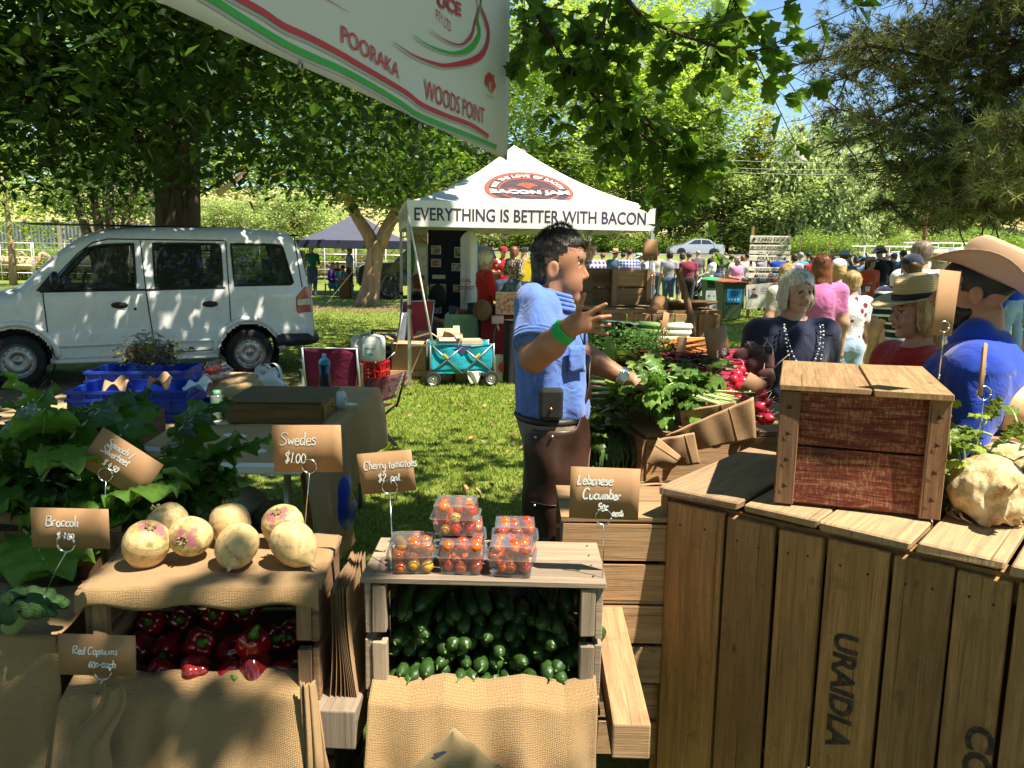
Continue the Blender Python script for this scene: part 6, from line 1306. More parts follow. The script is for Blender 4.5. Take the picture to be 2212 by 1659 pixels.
def bunch(name,label,cat,leaf_c,roots,rr,mroot,mleaf,seed,nl,L,W,stalk_m):
 base=Vector(leaf_c);o=thing(name,label,cat,base);g_=random.Random(seed)
 for(u,v,Y,k_) in roots:
  p=at(u,v,Y)-base;r_=rr*k_;mb=MB();R_=Euler((g_.uniform(-.6,.6),g_.uniform(.5,1.6),g_.uniform(-.6,.6))).to_matrix();mb.lathe([(0,-r_*1.1),(r_*.35,-r_*.98),(r_*.8,-r_*.62),(r_,0),(r_*.85,r_*.55),(r_*.4,r_*.95),(r_*.12,r_*1.2)],p,18,R=R_);ro=mb.build(name.split('_')[0],mroot,o)
  mb=MB();e=R_@Vector((0,0,1));f_=Vector((g_.gauss(0,1),g_.gauss(0,1),g_.uniform(-.2,1.0)))*r_;mb.tube([p+e*r_*1.1,p+e*r_*1.9+f_*.3,p+e*r_*2.6+f_*1.0],[r_*.12,r_*.06,r_*.03],5);mb.build('root_tip',ROOT,ro)
 mb=MB()
 for i in range(nl):
  if i<len(roots)*2:(u,v,Y,k_)=roots[i%len(roots)];p=at(u,v,Y)-base;d=Vector((g_.gauss(-.03,.05),g_.gauss(0,.06),g_.gauss(.02,.03)))-p;mb.tube([p,p.lerp(d,.5)+Vector((0,0,.02)),d],.0035,5,1)
  b=Vector((g_.gauss(0,.075),g_.gauss(0,.06),g_.gauss(.012,.015)));leafy(mb,b,(g_.gauss(-.3,.8),g_.gauss(-.35,.7),g_.uniform(-.15,.45)),L*g_.uniform(.6,1.2),W*g_.uniform(.7,1.2),g_.uniform(.2,1.5),.010,g_.randint(0,9999),.2,0,1,sr=.003)
 mb.build('leaves',[mleaf,stalk_m],o);return o
bunch('radish_bunch','bunch of red radishes with lush leaves nearest the paper bags','radishes',at(1440,852,2.86),[(1610,865,2.75,1),(1640,880,2.72,1.05),(1655,893,2.7,.95),(1648,905,2.68,1.1),(1628,898,2.68,1),(1655,870,2.78,1),(1595,862,2.8,.9),(1620,875,2.7,.9),(1640,880,2.66,1),(1660,905,2.64,1.05),(1612,893,2.68,.95),(1645,850,2.78,1)],.020,RD,LEAFR,71,80,.125,.062,RIB)
bunch('radish_bunch','bunch of red radishes in the middle of the heap above the paper bags','radishes',at(1460,815,2.98),[(1592,810,2.92,1.1),(1604,825,2.9,1),(1575,848,2.86,.9),(1598,838,2.88,1.1),(1585,820,2.9,.9),(1568,855,2.86,.8),(1600,800,2.95,.95)],.021,RD,LEAFR,72,70,.125,.062,STEMR)
bunch('beetroot_bunch','bunch of dusty dark beetroots with pink stalks behind the radishes','beetroots',at(1465,792,3.12),[(1603,770,3.1,1.1),(1632,765,3.1,1.15),(1650,785,3.05,1.3),(1655,815,2.98,1.1),(1628,790,3.05,1.05),(1640,830,2.95,.9),(1622,752,3.15,.9)],.031,BEET,leafm('beet leaf',(.04,.075,.02),(.1,.14,.03),.5,.4,.4,.25),73,50,.12,.06,STEMR)
o=thing('radish_leaves','loose heap of radish leaves spilling over the left side of the radish crate','leaves',at(1430,850,2.82));mb=MB();leaf_clump(mb,70,(0,0,.02),(.06,.10,.03),.115,.06,74,lambda g_:Vector((g_.gauss(-.3,.7),g_.gauss(-.4,.6),g_.uniform(-.2,.7))),ruf=.01,sr=.003);mb.build('leaves',[LEAFR,RIB],o)
for i,(A_,B_,C_,D_,Y0,bulge,lab) in enumerate([((1436,941),(1627,857),(1632,948),(1456,978),2.58,.010,'big flat brown paper bag leaning on the front of the radish crate'),((1396,1000),(1422,946),(1470,985),(1440,1014),2.52,.016,'open brown paper bag curled by the corner of the bin'),((1468,888),(1588,866),(1598,900),(1474,930),2.63,.008,'brown paper bag tucked under the radish leaves'),((1425,948),(1500,935),(1512,1002),(1440,1006),2.55,.008,'brown paper bag behind the curled one at the bin corner')]):
 o=thing('paper_bag',lab,'paper bag',at(*A_,Y0));P4=[at(*p,Y0+.015*k)-o.location for k,p in enumerate((A_,B_,C_,D_))];f=lump(14,.006,i);mb=MB()
 def pb(a,b):p=P4[0].lerp(P4[1],a).lerp(P4[3].lerp(P4[2],a),b);return p+Vector((0,-bulge*math.sin(a*3.14)*(.4+.6*b)+float(f(np.array(p)))*1.5,0))
 mb.sheet(pb,22,14,su=.3,sv=.15);solid(mb.build('paper',KRAFT,o),.004);mb=MB();mb.tube([Vector(pb(.72+.06*q,q))+Vector((0,-.003,0)) for q in np.linspace(0.02,.98,12)],.0016,4);mb.build('crease',KRAFT,o)
for i,(u,v,Y,w_,h_,tilt,yaw,bend,lines,lab) in enumerate([(1553,742,3.05,.105,.125,-14,25,4,[('$3.50',.3,.1,.22)],'dark shaded brown card on a wire above the beetroots'),(1472,760,3.12,.06,.115,4,40,3,None,'small brown card standing in front of the carrots'),(1437,700,3.4,.05,.10,14,50,3,[('0',.3,.1,.3)],'narrow curled card standing in the leeks'),(1405,785,2.98,.055,.085,20,35,2,None,'small pointed card left of the carrots'),(1425,662,4.05,.10,.11,24,20,4,None,'brown card leaning beside the wooden tray'),(1627,835,2.80,.075,.075,30,10,2,None,'dark brown card lying over the radishes and beetroots'),(1405,540,4.6,.085,.12,0,0,0,None,'plain brown card hanging by the right marquee pole')]):
 price_sign(lab,at(u,v,Y),w_,h_,tilt,yaw,lines,at(u+4,v+50,Y+.02),(.5,.1),rr=.012,bend=bend,group='cards of the produce stand')
# TABLE behind the crates
tb=thing('trestle_table','white trestle table under hessian cloths behind the swedes','table',(-1.74,4.05,0));mb=MB();mb.box((0,0,.725),(1.80,1.86,.04));bevel(mb.build('tabletop',WHITE,tb),.006)
for x in(-.8,.8):
 for y in(-.8,.8):mb=MB();mb.tube([(x,y,0),(x,y*.97,.705)],.016,8);mb.build('leg',STEEL,tb)
def tcloth(a,b):
 x=-2.62+a*2.16;y=3.16+b*1.86;e=x+.84;z=.7475+.003*math.sin(a*31+b*17)+.002*math.sin(b*43)
 if e>0:q=min(e/.38,1);z=.7475-.36*q-(.20*(1-b)*q if b<.3 else 0)+.02*math.sin(b*9)*q;x=-.84+.045*math.sin(q*1.5)+.022*math.sin(b*21+q)*q;y+=.02*math.sin(b*26)*q
 return(x,y,z)
cloth_thing('hessian_cloth','brown hessian tablecloth hanging over the right side of the table','cloth',tcloth,90,70,2.2,1.9,burlap('hessian',(.55,.37,.185)))
def drape(a,b):
 p=Vector((-.80-.08*a,3.24+.55*(1-a),.735));L=.52-.10*a+.12*math.sin(a*3.1);return p+Vector((.02*math.sin(a*16)*b+.03*b,.03*math.sin(a*14)*b-.02*b,-L*b))
cloth_thing('hessian_drape','corner of hessian hanging low below the swede sign','cloth',drape,40,40,.5,.5,burlap('hessian',(.55,.37,.185)))
W_BOX=wood('varnished box',(.30,.185,.075),(.16,.09,.035),stain=.3,rough=.45);cb=thing('cash_box','flat wooden box with a small brass knob on the table','box',(-1.40,3.86,.751),rad(1));mb=MB();mb.box((.235,.22,.052),(.46,.43,.104));bevel(mb.build('case',W_BOX,cb),.004)
mb=MB();mb.box((.235,.22,.110),(.478,.45,.010));bevel(mb.build('lid',wood('box lid',(.26,.18,.10),(.13,.08,.04)),cb),.003);mb=MB();mb.box((.4685,.21,.05),(.006,.36,.075));dw=bevel(mb.build('drawer',W_BOX,cb),.002);mb=MB();mb.lathe([(0,.02),(.008,.018),(.008,.008),(.004,.004),(.006,0)],(.471,.21,.055),12,R=Matrix.Rotation(rad(90),3,'Y'));mb.build('knob',plain('brass',(.55,.33,.12),.3,.9),dw)
bt=thing('green_bottle','clear bottle half full of bright green liquid beside the wooden box','bottle',at(470,893,4.0));bt.location.z=.75;mb=MB();mb.lathe([(0,0),(.031,.002),(.033,.01),(.033,.092),(.031,.096),(0,.096)],n=24);mb.build('liquid',plain('green liquid',(.02,.42,.04),.15,spec=.6),bt);mb=MB();mb.lathe([(.0345,.002),(.0345,.10),(.030,.115),(.018,.122),(.018,.14),(.020,.142),(.018,.145)],n=24);mb.build('glass',glassm('pale plastic',(.8,.95,.85),.18,.1),bt);mb=MB();mb.lathe([(.020,.125),(.020,.142),(0,.143)],n=20);mb.build('cap',plain('pale green cap',(.2,.5,.25),.4),bt)
cp=thing('plastic_cup','clear plastic cup with blue liquid and a spoon, tipped beside the green bottle','cup',at(437,925,3.82));cp.location.z=.752;mb=MB();mb.lathe([(0,0),(.024,.001),(.034,.09)],n=24);mb.build('wall',glassm('cup plastic',(.9,.96,1),.12,.08),cp);mb=MB();mb.lathe([(0,.003),(.023,.003),(.025,.018),(0,.019)],n=20);mb.build('liquid',plain('blue liquid',(.02,.30,.42),.2),cp);mb=MB();mb.tube([(-.015,0,.015),(.03,0,.11)],.003,6);mb.build('spoon',plain('blue spoon',(.1,.45,.6),.4),cp)
wb=thing('blue_white_bottle','black sports bottle with blue grip and cap standing on the table end','bottle',at(702,838,4.92));wb.location.z=.75;mb=MB();mb.lathe([(0,0),(.034,.003),(.036,.02),(.034,.08),(.028,.11),(.034,.145),(.034,.15)],n=24);mb.build('flask',plain('dark flask',(.012,.02,.03),.3),wb);mb=MB();mb.lathe([(.036,.15),(.036,.168),(.028,.182),(.016,.190),(.013,.196),(.014,.214),(.008,.218),(0,.218)],n=20);mb.build('cap',plain('teal blue cap',(.03,.22,.36),.35),wb)
mb=MB()
for s in(-1,1):mb.sheet(lambda a,b:((.037-.008*math.sin(b*3.14))*math.cos(.15+a*1.0)*s,-(.037-.008*math.sin(b*3.14))*math.sin(.15+a*1.0),.005+b*.14),6,8)
mb.build('grip',plain('blue grip',(.04,.22,.42),.4),wb)
rl=thing('paper_roll','white paper roll lying right of the wooden box','paper towel',at(722,868,4.25));rl.location.z=.80;mb=MB();mb.lathe([(.012,-.06),(.045,-.06),(.046,0),(.044,.06),(.012,.06)],n=24,R=Matrix.Rotation(rad(80),3,'Y'));mb.build('roll',plain('white paper',(.72,.76,.80),.8),rl)
BLUE=plain('blue plastic',(0.012,0.045,0.36),.42,var=.12,spec=.4)
def tub_crate(name,label,loc,rz_,W,D,H,vents=True,group='blue plastic crates on the table'):
 o=thing(name,label,'crate',loc,rz_,group);mb=MB()
 for(cx,cy,sx,sy) in((0,-D/2,W,.008),(0,D/2,W,.008),(-W/2,0,.008,D-.008),(W/2,0,.008,D-.008)):mb.box((cx,cy,H/2),(sx,sy,H))
 mb.box((0,0,.006),(W-.01,D-.01,.008));bevel(mb.build('shell',BLUE,o),.002);mb=MB()
 for z in(H-.008,H*.55):
  for(cx,cy,sx,sy) in((0,-D/2-.008,W+.03,.014),(0,D/2+.008,W+.03,.014),(-W/2-.008,0,.014,D),(W/2+.008,0,.014,D)):mb.box((cx,cy,z),(sx,sy,.014))
 n=7
 for k in range(n+1):
  for s in(-1,1):mb.box((-W/2+k*W/n,s*(D/2+.006),H*.5),(.008,.010,H*.95))
 mb.build('ribs',BLUE,o);return o
tub_crate('blue_crate','blue plastic crate at the front of the stack, holding brown paper scraps',(-1.87,3.98,.818),rad(7),.54,.36,.10);tub_crate('blue_crate','slotted blue crate underneath the one with paper scraps',(-1.80,4.02,.752),rad(9),.50,.34,.064);tub_crate('blue_crate','blue crate at the back with bagged salad inside',(-2.20,4.78,.755),rad(6),.54,.36,.135)
g=random.Random(6)
for i,(u,v,Y,lab) in enumerate([(255,838,4.0,'torn brown paper scrap at the left in the blue crate'),(350,830,4.02,'torn brown paper scrap at the right in the blue crate'),(425,838,4.0,'white crumpled paper at the right corner of the blue crate')]):
 p=at(u,v,Y);mb=MB();ph=g.random()*6;mb.sheet(lambda a,b:((a-.5)*.11,(b-.5)*.10+.02*math.sin(a*5+ph),.028*math.sin(a*7+ph)*math.cos(b*6)+.03*b),10,8);o=solid(mb.build('paper_scrap',KRAFT if i<2 else plain('white paper',(.72,.76,.80),.8)),.001);o.location=p;tag(o,lab,'paper')
sb=thing('salad_bag','clear plastic bag of red and green salad in the back blue crate','bag',at(315,772,4.78));q=np.random.default_rng(15)
P=q.normal(size=(900,3))*(.075,.045,.036)+(.03,0,.03);V,F,r=leaves(P,.034,'leaf4',9,.5);n_=len(F);link('salad_leaves',npmesh('salad_leaves',V,F,rnd=r,mi=np.repeat(q.integers(0,3,n_//2),2)),[LEAFR,leafm('red leaf',(.10,.025,.03),(.16,.03,.035),.4),leafm('yellow leaf',(.34,.30,.04),(.4,.36,.05),.4)],sb)
CRINK=glassm('crinkled film',(.93,.95,.97),.06,.12)
def film(o,c,r,seed,top=.5):
 f=lump(13,.016,seed);f2=lump(34,.008,seed+1);mb=MB();mb.ball(c,r,26);A=np.array(mb.v);d=f(A)+f2(A);cc=np.array(c);k_=1+np.clip((A[:,2]-cc[2])/r[2],0,1)*top*0;A=cc+(A-cc)*(1+d/min(r))[:,None];mb.v=[tuple(p) for p in A];mb.s=[False]*len(mb.s);mb.build('film',CRINK,o)
film(sb,(.02,0,.05),(.14,.08,.10),3)
tbg=thing('tomato_bag','small clear bag of red fruit on the hessian behind the green bottle','bag',at(470,812,4.75));
for i in range(7):mb=MB();mb.ball((g.gauss(0,.035),g.gauss(0,.02),.025+g.uniform(0,.025)),.024,14);mb.build('fruit',plain('red fruit',(.45,.03,.025),.3,var=.2),tbg)
film(tbg,(0,0,.04),(.085,.05,.055),5)
wp=thing('white_bag','white plastic shopping bag slumped behind the wooden box','bag',at(580,838,4.82));mb=MB();f=lump(9,.02,8)
mb.sheet(lambda a,b:(lambda th,r_:(r_*math.cos(th)*1.3,r_*math.sin(th)*.7,.11*b*(1-.25*math.sin(th*2))-.005))(a*6.2832,.085*(1-.5*b)+.012*math.sin(a*31)+.01*math.sin(b*9+a*12)),44,10);mb.build('film',plain('white plastic film',(.70,.74,.76),.35,var=.06),wp)
for s in(-1,1):mb=MB();mb.sheet(lambda a,b:(s*.02+.05*math.cos(a*3.14)+.015*(b-.5),.02*s+.01*b,.085+.065*math.sin(a*3.14)),14,2);mb.build('handle',plain('white plastic film',(.70,.74,.76),.35),wp)
for(c,r_,lab,sd_) in[((-1.50,4.42,.75),(.17,.15,.10),'crumpled hessian sack beside the green bottle',2),((-1.62,4.80,.75),(.16,.13,.11),'crumpled hessian sack under the bag of red fruit',4)]:
 mb=MB();mb.ball((0,0,0),r_,30);A=np.array(mb.v);d=lump(8,.02,sd_)(A)+lump(20,.008,sd_+3)(A);A*=(1+d/.12)[:,None];A[:,2]=np.maximum(A[:,2],0);mb.v=[tuple(p) for p in A];o=mb.build('hessian_sack',burlap('hessian',(.55,.37,.185)));o.location=c;tag(o,lab,'sack')
pc=thing('cardboard_tray','flat cardboard lid behind the bag of red fruit','cardboard',at(500,812,5.0));mb=MB();mb.box((0,0,0),(.34,.2,.02));mb.box((.12,-.1,-.03),(.1,.004,.06));mb.build('board',CARDB,pc)
tr_=thing('punnet_tray','dark fruit tray filled with small punnets behind the silverbeet','tray',at(240,920,3.25),rad(5));mb=MB();w_,d_=.34,.26
for(cx,cy,sx,sy) in((0,-d_/2,w_,.008),(0,d_/2,w_,.008),(-w_/2,0,.008,d_),(w_/2,0,.008,d_)):mb.box((cx,cy,.0),(sx,sy,.10))
mb.build('sides',W_DARK,tr_);
for s in(-1,1):mb=MB();mb.box((s*w_/2,-d_/2+.02,.058),(.03,.02,.015));mb.build('corner_block',W_PINE,tr_)
mb=MB();mb.box((0,0,-.045),(w_,d_,.008));mb.build('floor',W_DARK,tr_)
for i in range(6):
 o=thing('small_punnet','small film covered punnet of berries in the dark fruit tray','punnet',tr_.location+Vector(((i%3-1)*.105,(i//3-.5)*.12,0)),0,'small punnets in the fruit tray');mb=MB();mb.box((0,0,.018),(.095,.105,.045));bevel(mb.build('film',glassm('grey film',(.55,.5,.5),.25,.1),o),.008)
 mb=MB()
 for j in range(9):mb.ball(((j%3-1)*.028,(j//3-1)*.03,.018),.013,8)
 mb.build('fruit',plain('berry red',(.30,.03,.03),.4,var=.4),o)
bb=thing('blue_bag','blue plastic bag hanging under the right side of the table','bag',(-.86,3.75,.20));mb=MB();mb.ball((0,0,.18),(.10,.16,.20),20);A=np.array(mb.v);d=lump(9,.03,4)(A);A[:,:2]*=(1+d/.12)[:,None];mb.v=[tuple(p) for p in A];mb.build('film',plain('bright blue film',(.01,.06,.5),.35,var=.3),bb);mb=MB();mb.tube([(-.02,-.1,.34),(-.01,-.05,.5),(-.01,.08,.5),(-.02,.12,.34)],.012,6);mb.build('handle',plain('bright blue film',(.01,.06,.5),.35),bb)
for i,(x,y,lab) in enumerate([(-2.1,3.7,'dark plastic crate in the shade under the table'),(-1.4,3.8,'dark crate with a pale bag in it under the table')]):
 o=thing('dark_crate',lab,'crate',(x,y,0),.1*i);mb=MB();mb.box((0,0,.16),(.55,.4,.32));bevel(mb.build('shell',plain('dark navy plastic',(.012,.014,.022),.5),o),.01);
 if i:mb=MB();mb.ball((.08,-.05,.38),(.12,.1,.10),16);A=np.array(mb.v);d=lump(11,.03,4)(A);A[:,:2]*=(1+d/.12)[:,None];mb.v=[tuple(p) for p in A];o2=mb.build('pale_bag',plain('pale grey film',(.35,.36,.38),.4));o2.location=o.location;tag(o2,'pale plastic bag lying on the dark crate under the table','bag')
def camp_chair(name,label,loc,rz_,mat,back_h=.42,w_=.46,low=.36,frame=BLACK,edge=None,arms=False,group='folding chairs'):
 o=thing(name,label,'chair',loc,rz_,group);h=w_/2
 mb=MB();mb.sheet(lambda a,b:((a-.5)*w_,-.19+.38*b,low-.04*math.sin(a*3.14)*math.sin(b*3.14)),8,8);solid(mb.build('seat',mat,o),.004)
 mb=MB();mb.sheet(lambda a,b:((a-.5)*w_,.20+.10*b+.03*math.sin(a*3.14),low+.06+back_h*b),8,8);bk_=solid(mb.build('backrest',mat,o),.004)
 if edge:mb=MB();q=[(-h,.20,low+.06),(-h,.30,low+.06+back_h),(0,.335,low+.065+back_h),(h,.30,low+.06+back_h),(h,.20,low+.06)];mb.tube(q,.008,6);mb.build('piping',edge,bk_)
 for s in(-1,1):
  mb=MB();mb.tube([(s*h,.21,low-.02),(s*h,.31,low+.06+back_h)],.010,7);mb.build('back_post',frame,o)
  for(p,q) in(((s*h,-.2,low),(s*h,.22,.01)),((s*h,.21,low),(s*h,-.22,.01)),((s*h,.2*s,low),(-s*h,.2*s,.01))):mb=MB();mb.tube([p,q],.010,7);mb.build('leg',frame,o)
  if arms:mb=MB();mb.beam((s*(h+.02),-.22,low+.2),(s*(h+.02),.24,low+.22),.05,.02);mb.build('armrest',mat,o)
 return o
MAR=cloth('maroon canvas',(.20,.012,.06),folds=.3);camp_chair('folding_chair','maroon canvas camp chair seen from behind at the end of the table',(-1.56,7.2,0),rad(176),MAR,.40,.48,.30,STEEL,plain('white piping',(.6,.58,.55),.7))
camp_chair('folding_chair','low maroon folding stool chair at the right corner of the table',(-1.24,6.35,0),rad(-118),cloth('dark red canvas',(.17,.015,.025),folds=.3),.22,.48,.36,BLACK)
# VINYL BANNER hung above the stall
bn0=at(1096,346,4.0);bn1=at(330,0,1.52);bn1.z=bn0.z
BD=Vector((bn0.x-bn1.x,bn0.y-bn1.y,0)).normalized();BN=Vector((BD.y,-BD.x,0))
ban=thing('vinyl_banner','white vinyl banner with red and green stripes and red lettering hanging overhead','banner',bn0)
def bpl(u,v):
 d=ray(u,v);O_=Vector((0,0,CAMZ));t_=(bn0-O_).dot(BN)/d.dot(BN);p=O_+d*t_-bn0;return(p.dot(BD),p.z)
def bsurf(off):return lambda a,b:BD*a+Vector((0,0,b))+BN*(off+.004*math.sin(a*3.3+b*2)+.002*math.sin(b*7+a))
LB=(bn1-bn0).length+1.2;f0=bsurf(0)
mb=MB();mb.sheet(lambda a,b:f0(-LB*(1-a),.95*b+.035*math.sin(3.14*a)*(1-b)*.0),60,20)
M_BN=leafm('banner vinyl',(.80,.80,.78),(.7,.7,.66),.02,.4,.4,.35);shb=solid(mb.build('sheet',M_BN,ban),.0015)
def Z(zx,zy):return bpl(329.2+.372*zx,.372*zy)
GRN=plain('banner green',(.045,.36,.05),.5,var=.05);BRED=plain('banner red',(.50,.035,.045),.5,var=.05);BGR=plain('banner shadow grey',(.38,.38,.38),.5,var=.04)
def ribbon(mb,pts,w,off,m,dz=0,dx=0):
 f=bsurf(off);P=[Z(*p) for p in pts];Q=[]
 for i in range(len(P)-1):
  p0,p1,p2,p3=P[max(i-1,0)],P[i],P[i+1],P[min(i+2,len(P)-1)]
  for t_ in np.linspace(0,1,7)[:-1]:Q.append(tuple(.5*(2*p1[k]+(p2[k]-p0[k])*t_+(2*p0[k]-5*p1[k]+4*p2[k]-p3[k])*t_*t_+(3*p1[k]-p0[k]-3*p2[k]+p3[k])*t_**3) for k in(0,1)))
 Q.append(P[-1]);n=len(Q);W_=np.interp(np.linspace(0,1,n),np.linspace(0,1,len(w)),w) if hasattr(w,'__len__') else[w]*n;L_=[];R_=[]
 for i,p in enumerate(Q):
  a,b=Q[max(i-1,0)],Q[min(i+1,n-1)];d_=math.hypot(b[0]-a[0],b[1]-a[1]) or 1;nx,ny=-(b[1]-a[1])/d_*W_[i]/2,(b[0]-a[0])/d_*W_[i]/2
  L_.append(f(p[0]+nx+dx,p[1]+ny+dz));R_.append(f(p[0]-nx+dx,p[1]-ny+dz))
 mb.add(L_+R_,[(i,i+1,n+i+1,n+i) for i in range(n-1)],None,m,None,True)
G1=[(240,-70),(360,0),(500,90),(620,165),(760,250),(900,320),(1100,410),(1300,520),(1430,600),(1540,670),(1700,735),(1860,795),(1995,852)]
R1=[(400,-70),(520,0),(650,75),(760,150),(900,215),(1060,300),(1220,395),(1400,500),(1480,550),(1560,610),(1700,670),(1850,725),(1950,790)]
R2=[(1380,240),(1500,318),(1620,365),(1710,380),(1850,352),(1920,300),(1948,200),(1930,110),(1906,40),(1910,-30)];w2=[.001,.005,.010,.014,.024,.030,.032,.026,.014,.010]
G2=[(1500,200),(1600,265),(1740,308),(1840,282),(1895,200),(1886,110),(1905,20),(1912,-30)];w3=[.001,.005,.010,.024,.030,.022,.010,.008]
R3=[(1600,170),(1700,235),(1790,258),(1850,205),(1870,130),(1888,50),(1880,-30)];w4=[.001,.004,.007,.018,.014,.008,.006]
mb=MB()
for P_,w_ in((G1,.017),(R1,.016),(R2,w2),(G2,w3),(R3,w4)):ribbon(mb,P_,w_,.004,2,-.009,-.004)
ribbon(mb,G1,.017,.006,0);ribbon(mb,R1,.016,.006,1);ribbon(mb,R2,w2,.006,1);ribbon(mb,G2,w3,.006,0);ribbon(mb,R3,w4,.006,1);ribbon(mb,[(950,-30),(1040,20),(1130,75)],[.003,.002,.001],.006,1)
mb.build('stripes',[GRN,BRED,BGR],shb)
mb=MB()
def btext(txt,z0,z1,ztop,bold,m,off=.006):
 """baseline from zoom point z0 to z1, cap top above z0 at ztop"""
 a0,b0=Z(*z0);a1,b1=Z(*z1);h=Z(*ztop)[1]-b0;w_=a1-a0;sl=(b1-b0)/w_;f=bsurf(off)
 put_text(mb,txt,lambda x,y:f(a0+x,b0+sl*x+y),0,0,h,w=w_,bold=bold,m=m)
btext('POORAKA',(1088,245),(1420,458),(1070,130),.008,0);btext('WOODS POINT',(1570,572),(1925,722),(1600,470),.006,0);btext('PTY LTD',(1640,115),(1728,190),(1655,60),.0,0)
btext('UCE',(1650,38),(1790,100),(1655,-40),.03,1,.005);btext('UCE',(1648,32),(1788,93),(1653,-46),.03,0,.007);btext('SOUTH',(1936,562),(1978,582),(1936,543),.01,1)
f=bsurf(.006)
def bpoly(pts,m):mb.add([f(*Z(*p)) for p in pts],[tuple(range(len(pts)))],None,m)
bpoly([(1930,440),(1950,418),(1968,440),(1975,430),(1978,470),(1988,500),(1966,545),(1962,480),(1945,478),(1938,510),(1926,480)],0);bpoly([(1946,480),(1960,484),(1960,540),(1948,520)],2)
mb.build('lettering',[BRED,BGR,plain('tan print',(.55,.38,.2),.6)],shb)
for k,(zx,zy) in enumerate([(865,385),(1545,735),(2046,917)]):
 a,b=Z(zx,zy);c=f0(a,b)+BN*.004;mb=MB();mb.tube([c+BD*math.cos(t_)*.009+Vector((0,0,math.sin(t_)*.009)) for t_ in np.linspace(0,6.1,16)],.003,6,closed=True);mb.disc(c,.007,BN,12,1);mb.build('eyelet',[plain('eyelet brass',(.42,.38,.28),.4,.8),BLACK],shb)
mb=MB();mb.tube([f0(-LB,.9),f0(0,.9),f0(.02,.93)],.012,8);mb.build('top_rope',plain('white webbing',(.75,.73,.70),.7),ban)
# INSIDE AND BEFORE THE MARQUEE
NAVYB=plain('navy felt',(.012,.016,.045),.9)
db=thing('display_board','navy felt display board pinned with photographs behind the seated woman','display board',(*at(925,700,12.5)[:2],0),rad(4));w_=.60;mb=MB();mb.box((w_/2,0,1.02),(w_,.03,1.80));bevel(mb.build('panel',NAVYB,db),.004)
def ph(x,z,a,b,par,seed):
 mb=MB();mb.box((x,-.018,z),(a,.004,b));p=mb.build('photo',plain('photo paper',(.62,.62,.60),.5),par);mb=MB();mb.box((x,-.0215,z),(a*.84,.004,b*.82));mb.build('picture',PHM[seed%4],p)
def photomat(name,a,b,c):
 t=NT(name);n=t.noise(t.obj(),26,5);t.col(t.ramp(n,[(.35,a),(.5,b),(.65,c)]));t.set(rough=.5);return t.m
PHM=[photomat('photo picture',(.08,.09,.08),(.25,.22,.18),(.5,.5,.5)),photomat('photo picture green',(.05,.08,.03),(.2,.22,.08),(.45,.4,.3)),photomat('photo picture warm',(.12,.06,.05),(.35,.22,.12),(.5,.4,.3)),photomat('photo picture blue',(.05,.08,.12),(.2,.25,.3),(.55,.55,.5))]
for i,(u,v,a,b) in enumerate([(942,540,.15,.13),(990,545,.12,.16),(942,568,.15,.12),(986,577,.15,.12),(935,623,.09,.13),(957,623,.09,.13),(988,623,.13,.11),(943,670,.15,.10),(983,672,.14,.11),(955,705,.14,.09),(988,705,.14,.11)]):
 p=db.matrix_basis.inverted()@at(u,v,12.5);ph(p.x,p.z,a,b,db,i)
p=db.matrix_basis.inverted()@at(948,598,12.5);mb=MB();mb.box((p.x,-.018,p.z),(.20,.004,.06));mb.build('notice',plain('photo paper',(.62,.62,.60),.5),db)
d2=thing('display_board','pale folding board with a long notice left of the navy board','display board',(*at(882,700,12.3)[:2],0),rad(6));mb=MB();mb.box((.15,0,1.05),(.30,.03,1.75));bevel(mb.build('panel',plain('pale board',(.42,.46,.40),.8),d2),.004);mb=MB();mb.box((.19,-.02,1.35),(.18,.004,.62));mb.build('notice',plain('photo paper',(.62,.62,.60),.5),d2)
mb=MB();mb.box((.20,-.02,1.78),(.2,.004,.13));mb.build('picture',PHM[2],d2);mb=MB();mb.ball((.03,-.04,1.5),(.07,.03,.28),12);mb.build('green_swag',plain('green cloth',(.05,.2,.06),.8,var=.4,sc=12),d2)
ru=thing('rollup_banner','silvery white curved banner with red lettering right of the photo board','banner',(*at(1013,700,12.3)[:2],0),rad(-4));mb=MB();mb.sheet(lambda a,b:((a-.5)*.27,-.10*math.sin(a*3.14),.25+1.55*b+(.10*math.sin(a*3.14) if b>.95 else 0)),12,12);mb.build('sheet',plain('silvery vinyl',(.58,.62,.68),.3,.2,var=.12,sc=3),ru)
mb=MB();put_text(mb,'CAL',lambda a,b:Vector((a,-.115,b)),-.11,1.15,.055,w=.16,bold=.02);put_text(mb,'ODUCT',lambda a,b:Vector((a,-.115,b)),-.12,1.04,.055,w=.22,bold=.02);mb.build('lettering',plain('banner red',(.5,.035,.045),.5),ru);mb=MB();mb.tube([(.135,0,.2),(.135,0,1.75),(.06,-.03,1.86)],.012,6);mb.build('blue_edge',plain('blue edge',(.03,.25,.6),.4),ru)
gt=thing('cloth_table','small table under a mint green cloth beside the woman in red','table',(*gp(1000,745)[:2],0));gt.location=(*at(1000,700,11.2)[:2],0)
def gcloth(a,b):
 x=-.24+.48*a;y=-.3+.6*b;z=.74
 if b<.3:q=(.3-b)/.3;return(x+.02*math.sin(a*18)*q-.05*q*(1-a),-.12-.03*math.sin(a*16)*q-.02*q,z-.62*q+.06*math.sin(a*5)*q)
 return(x,-.12+(b-.3)*.7,z)
mb=MB();mb.sheet(gcloth,40,30);solid(mb.build('cloth',cloth('mint cloth',(.30,.52,.36),folds=.2),gt),.003)
for x in(-.2,.2):mb=MB();mb.tube([(x,.1,0),(x,.1,.73)],.014,6);mb.build('leg',STEEL,gt)
g=random.Random(14)
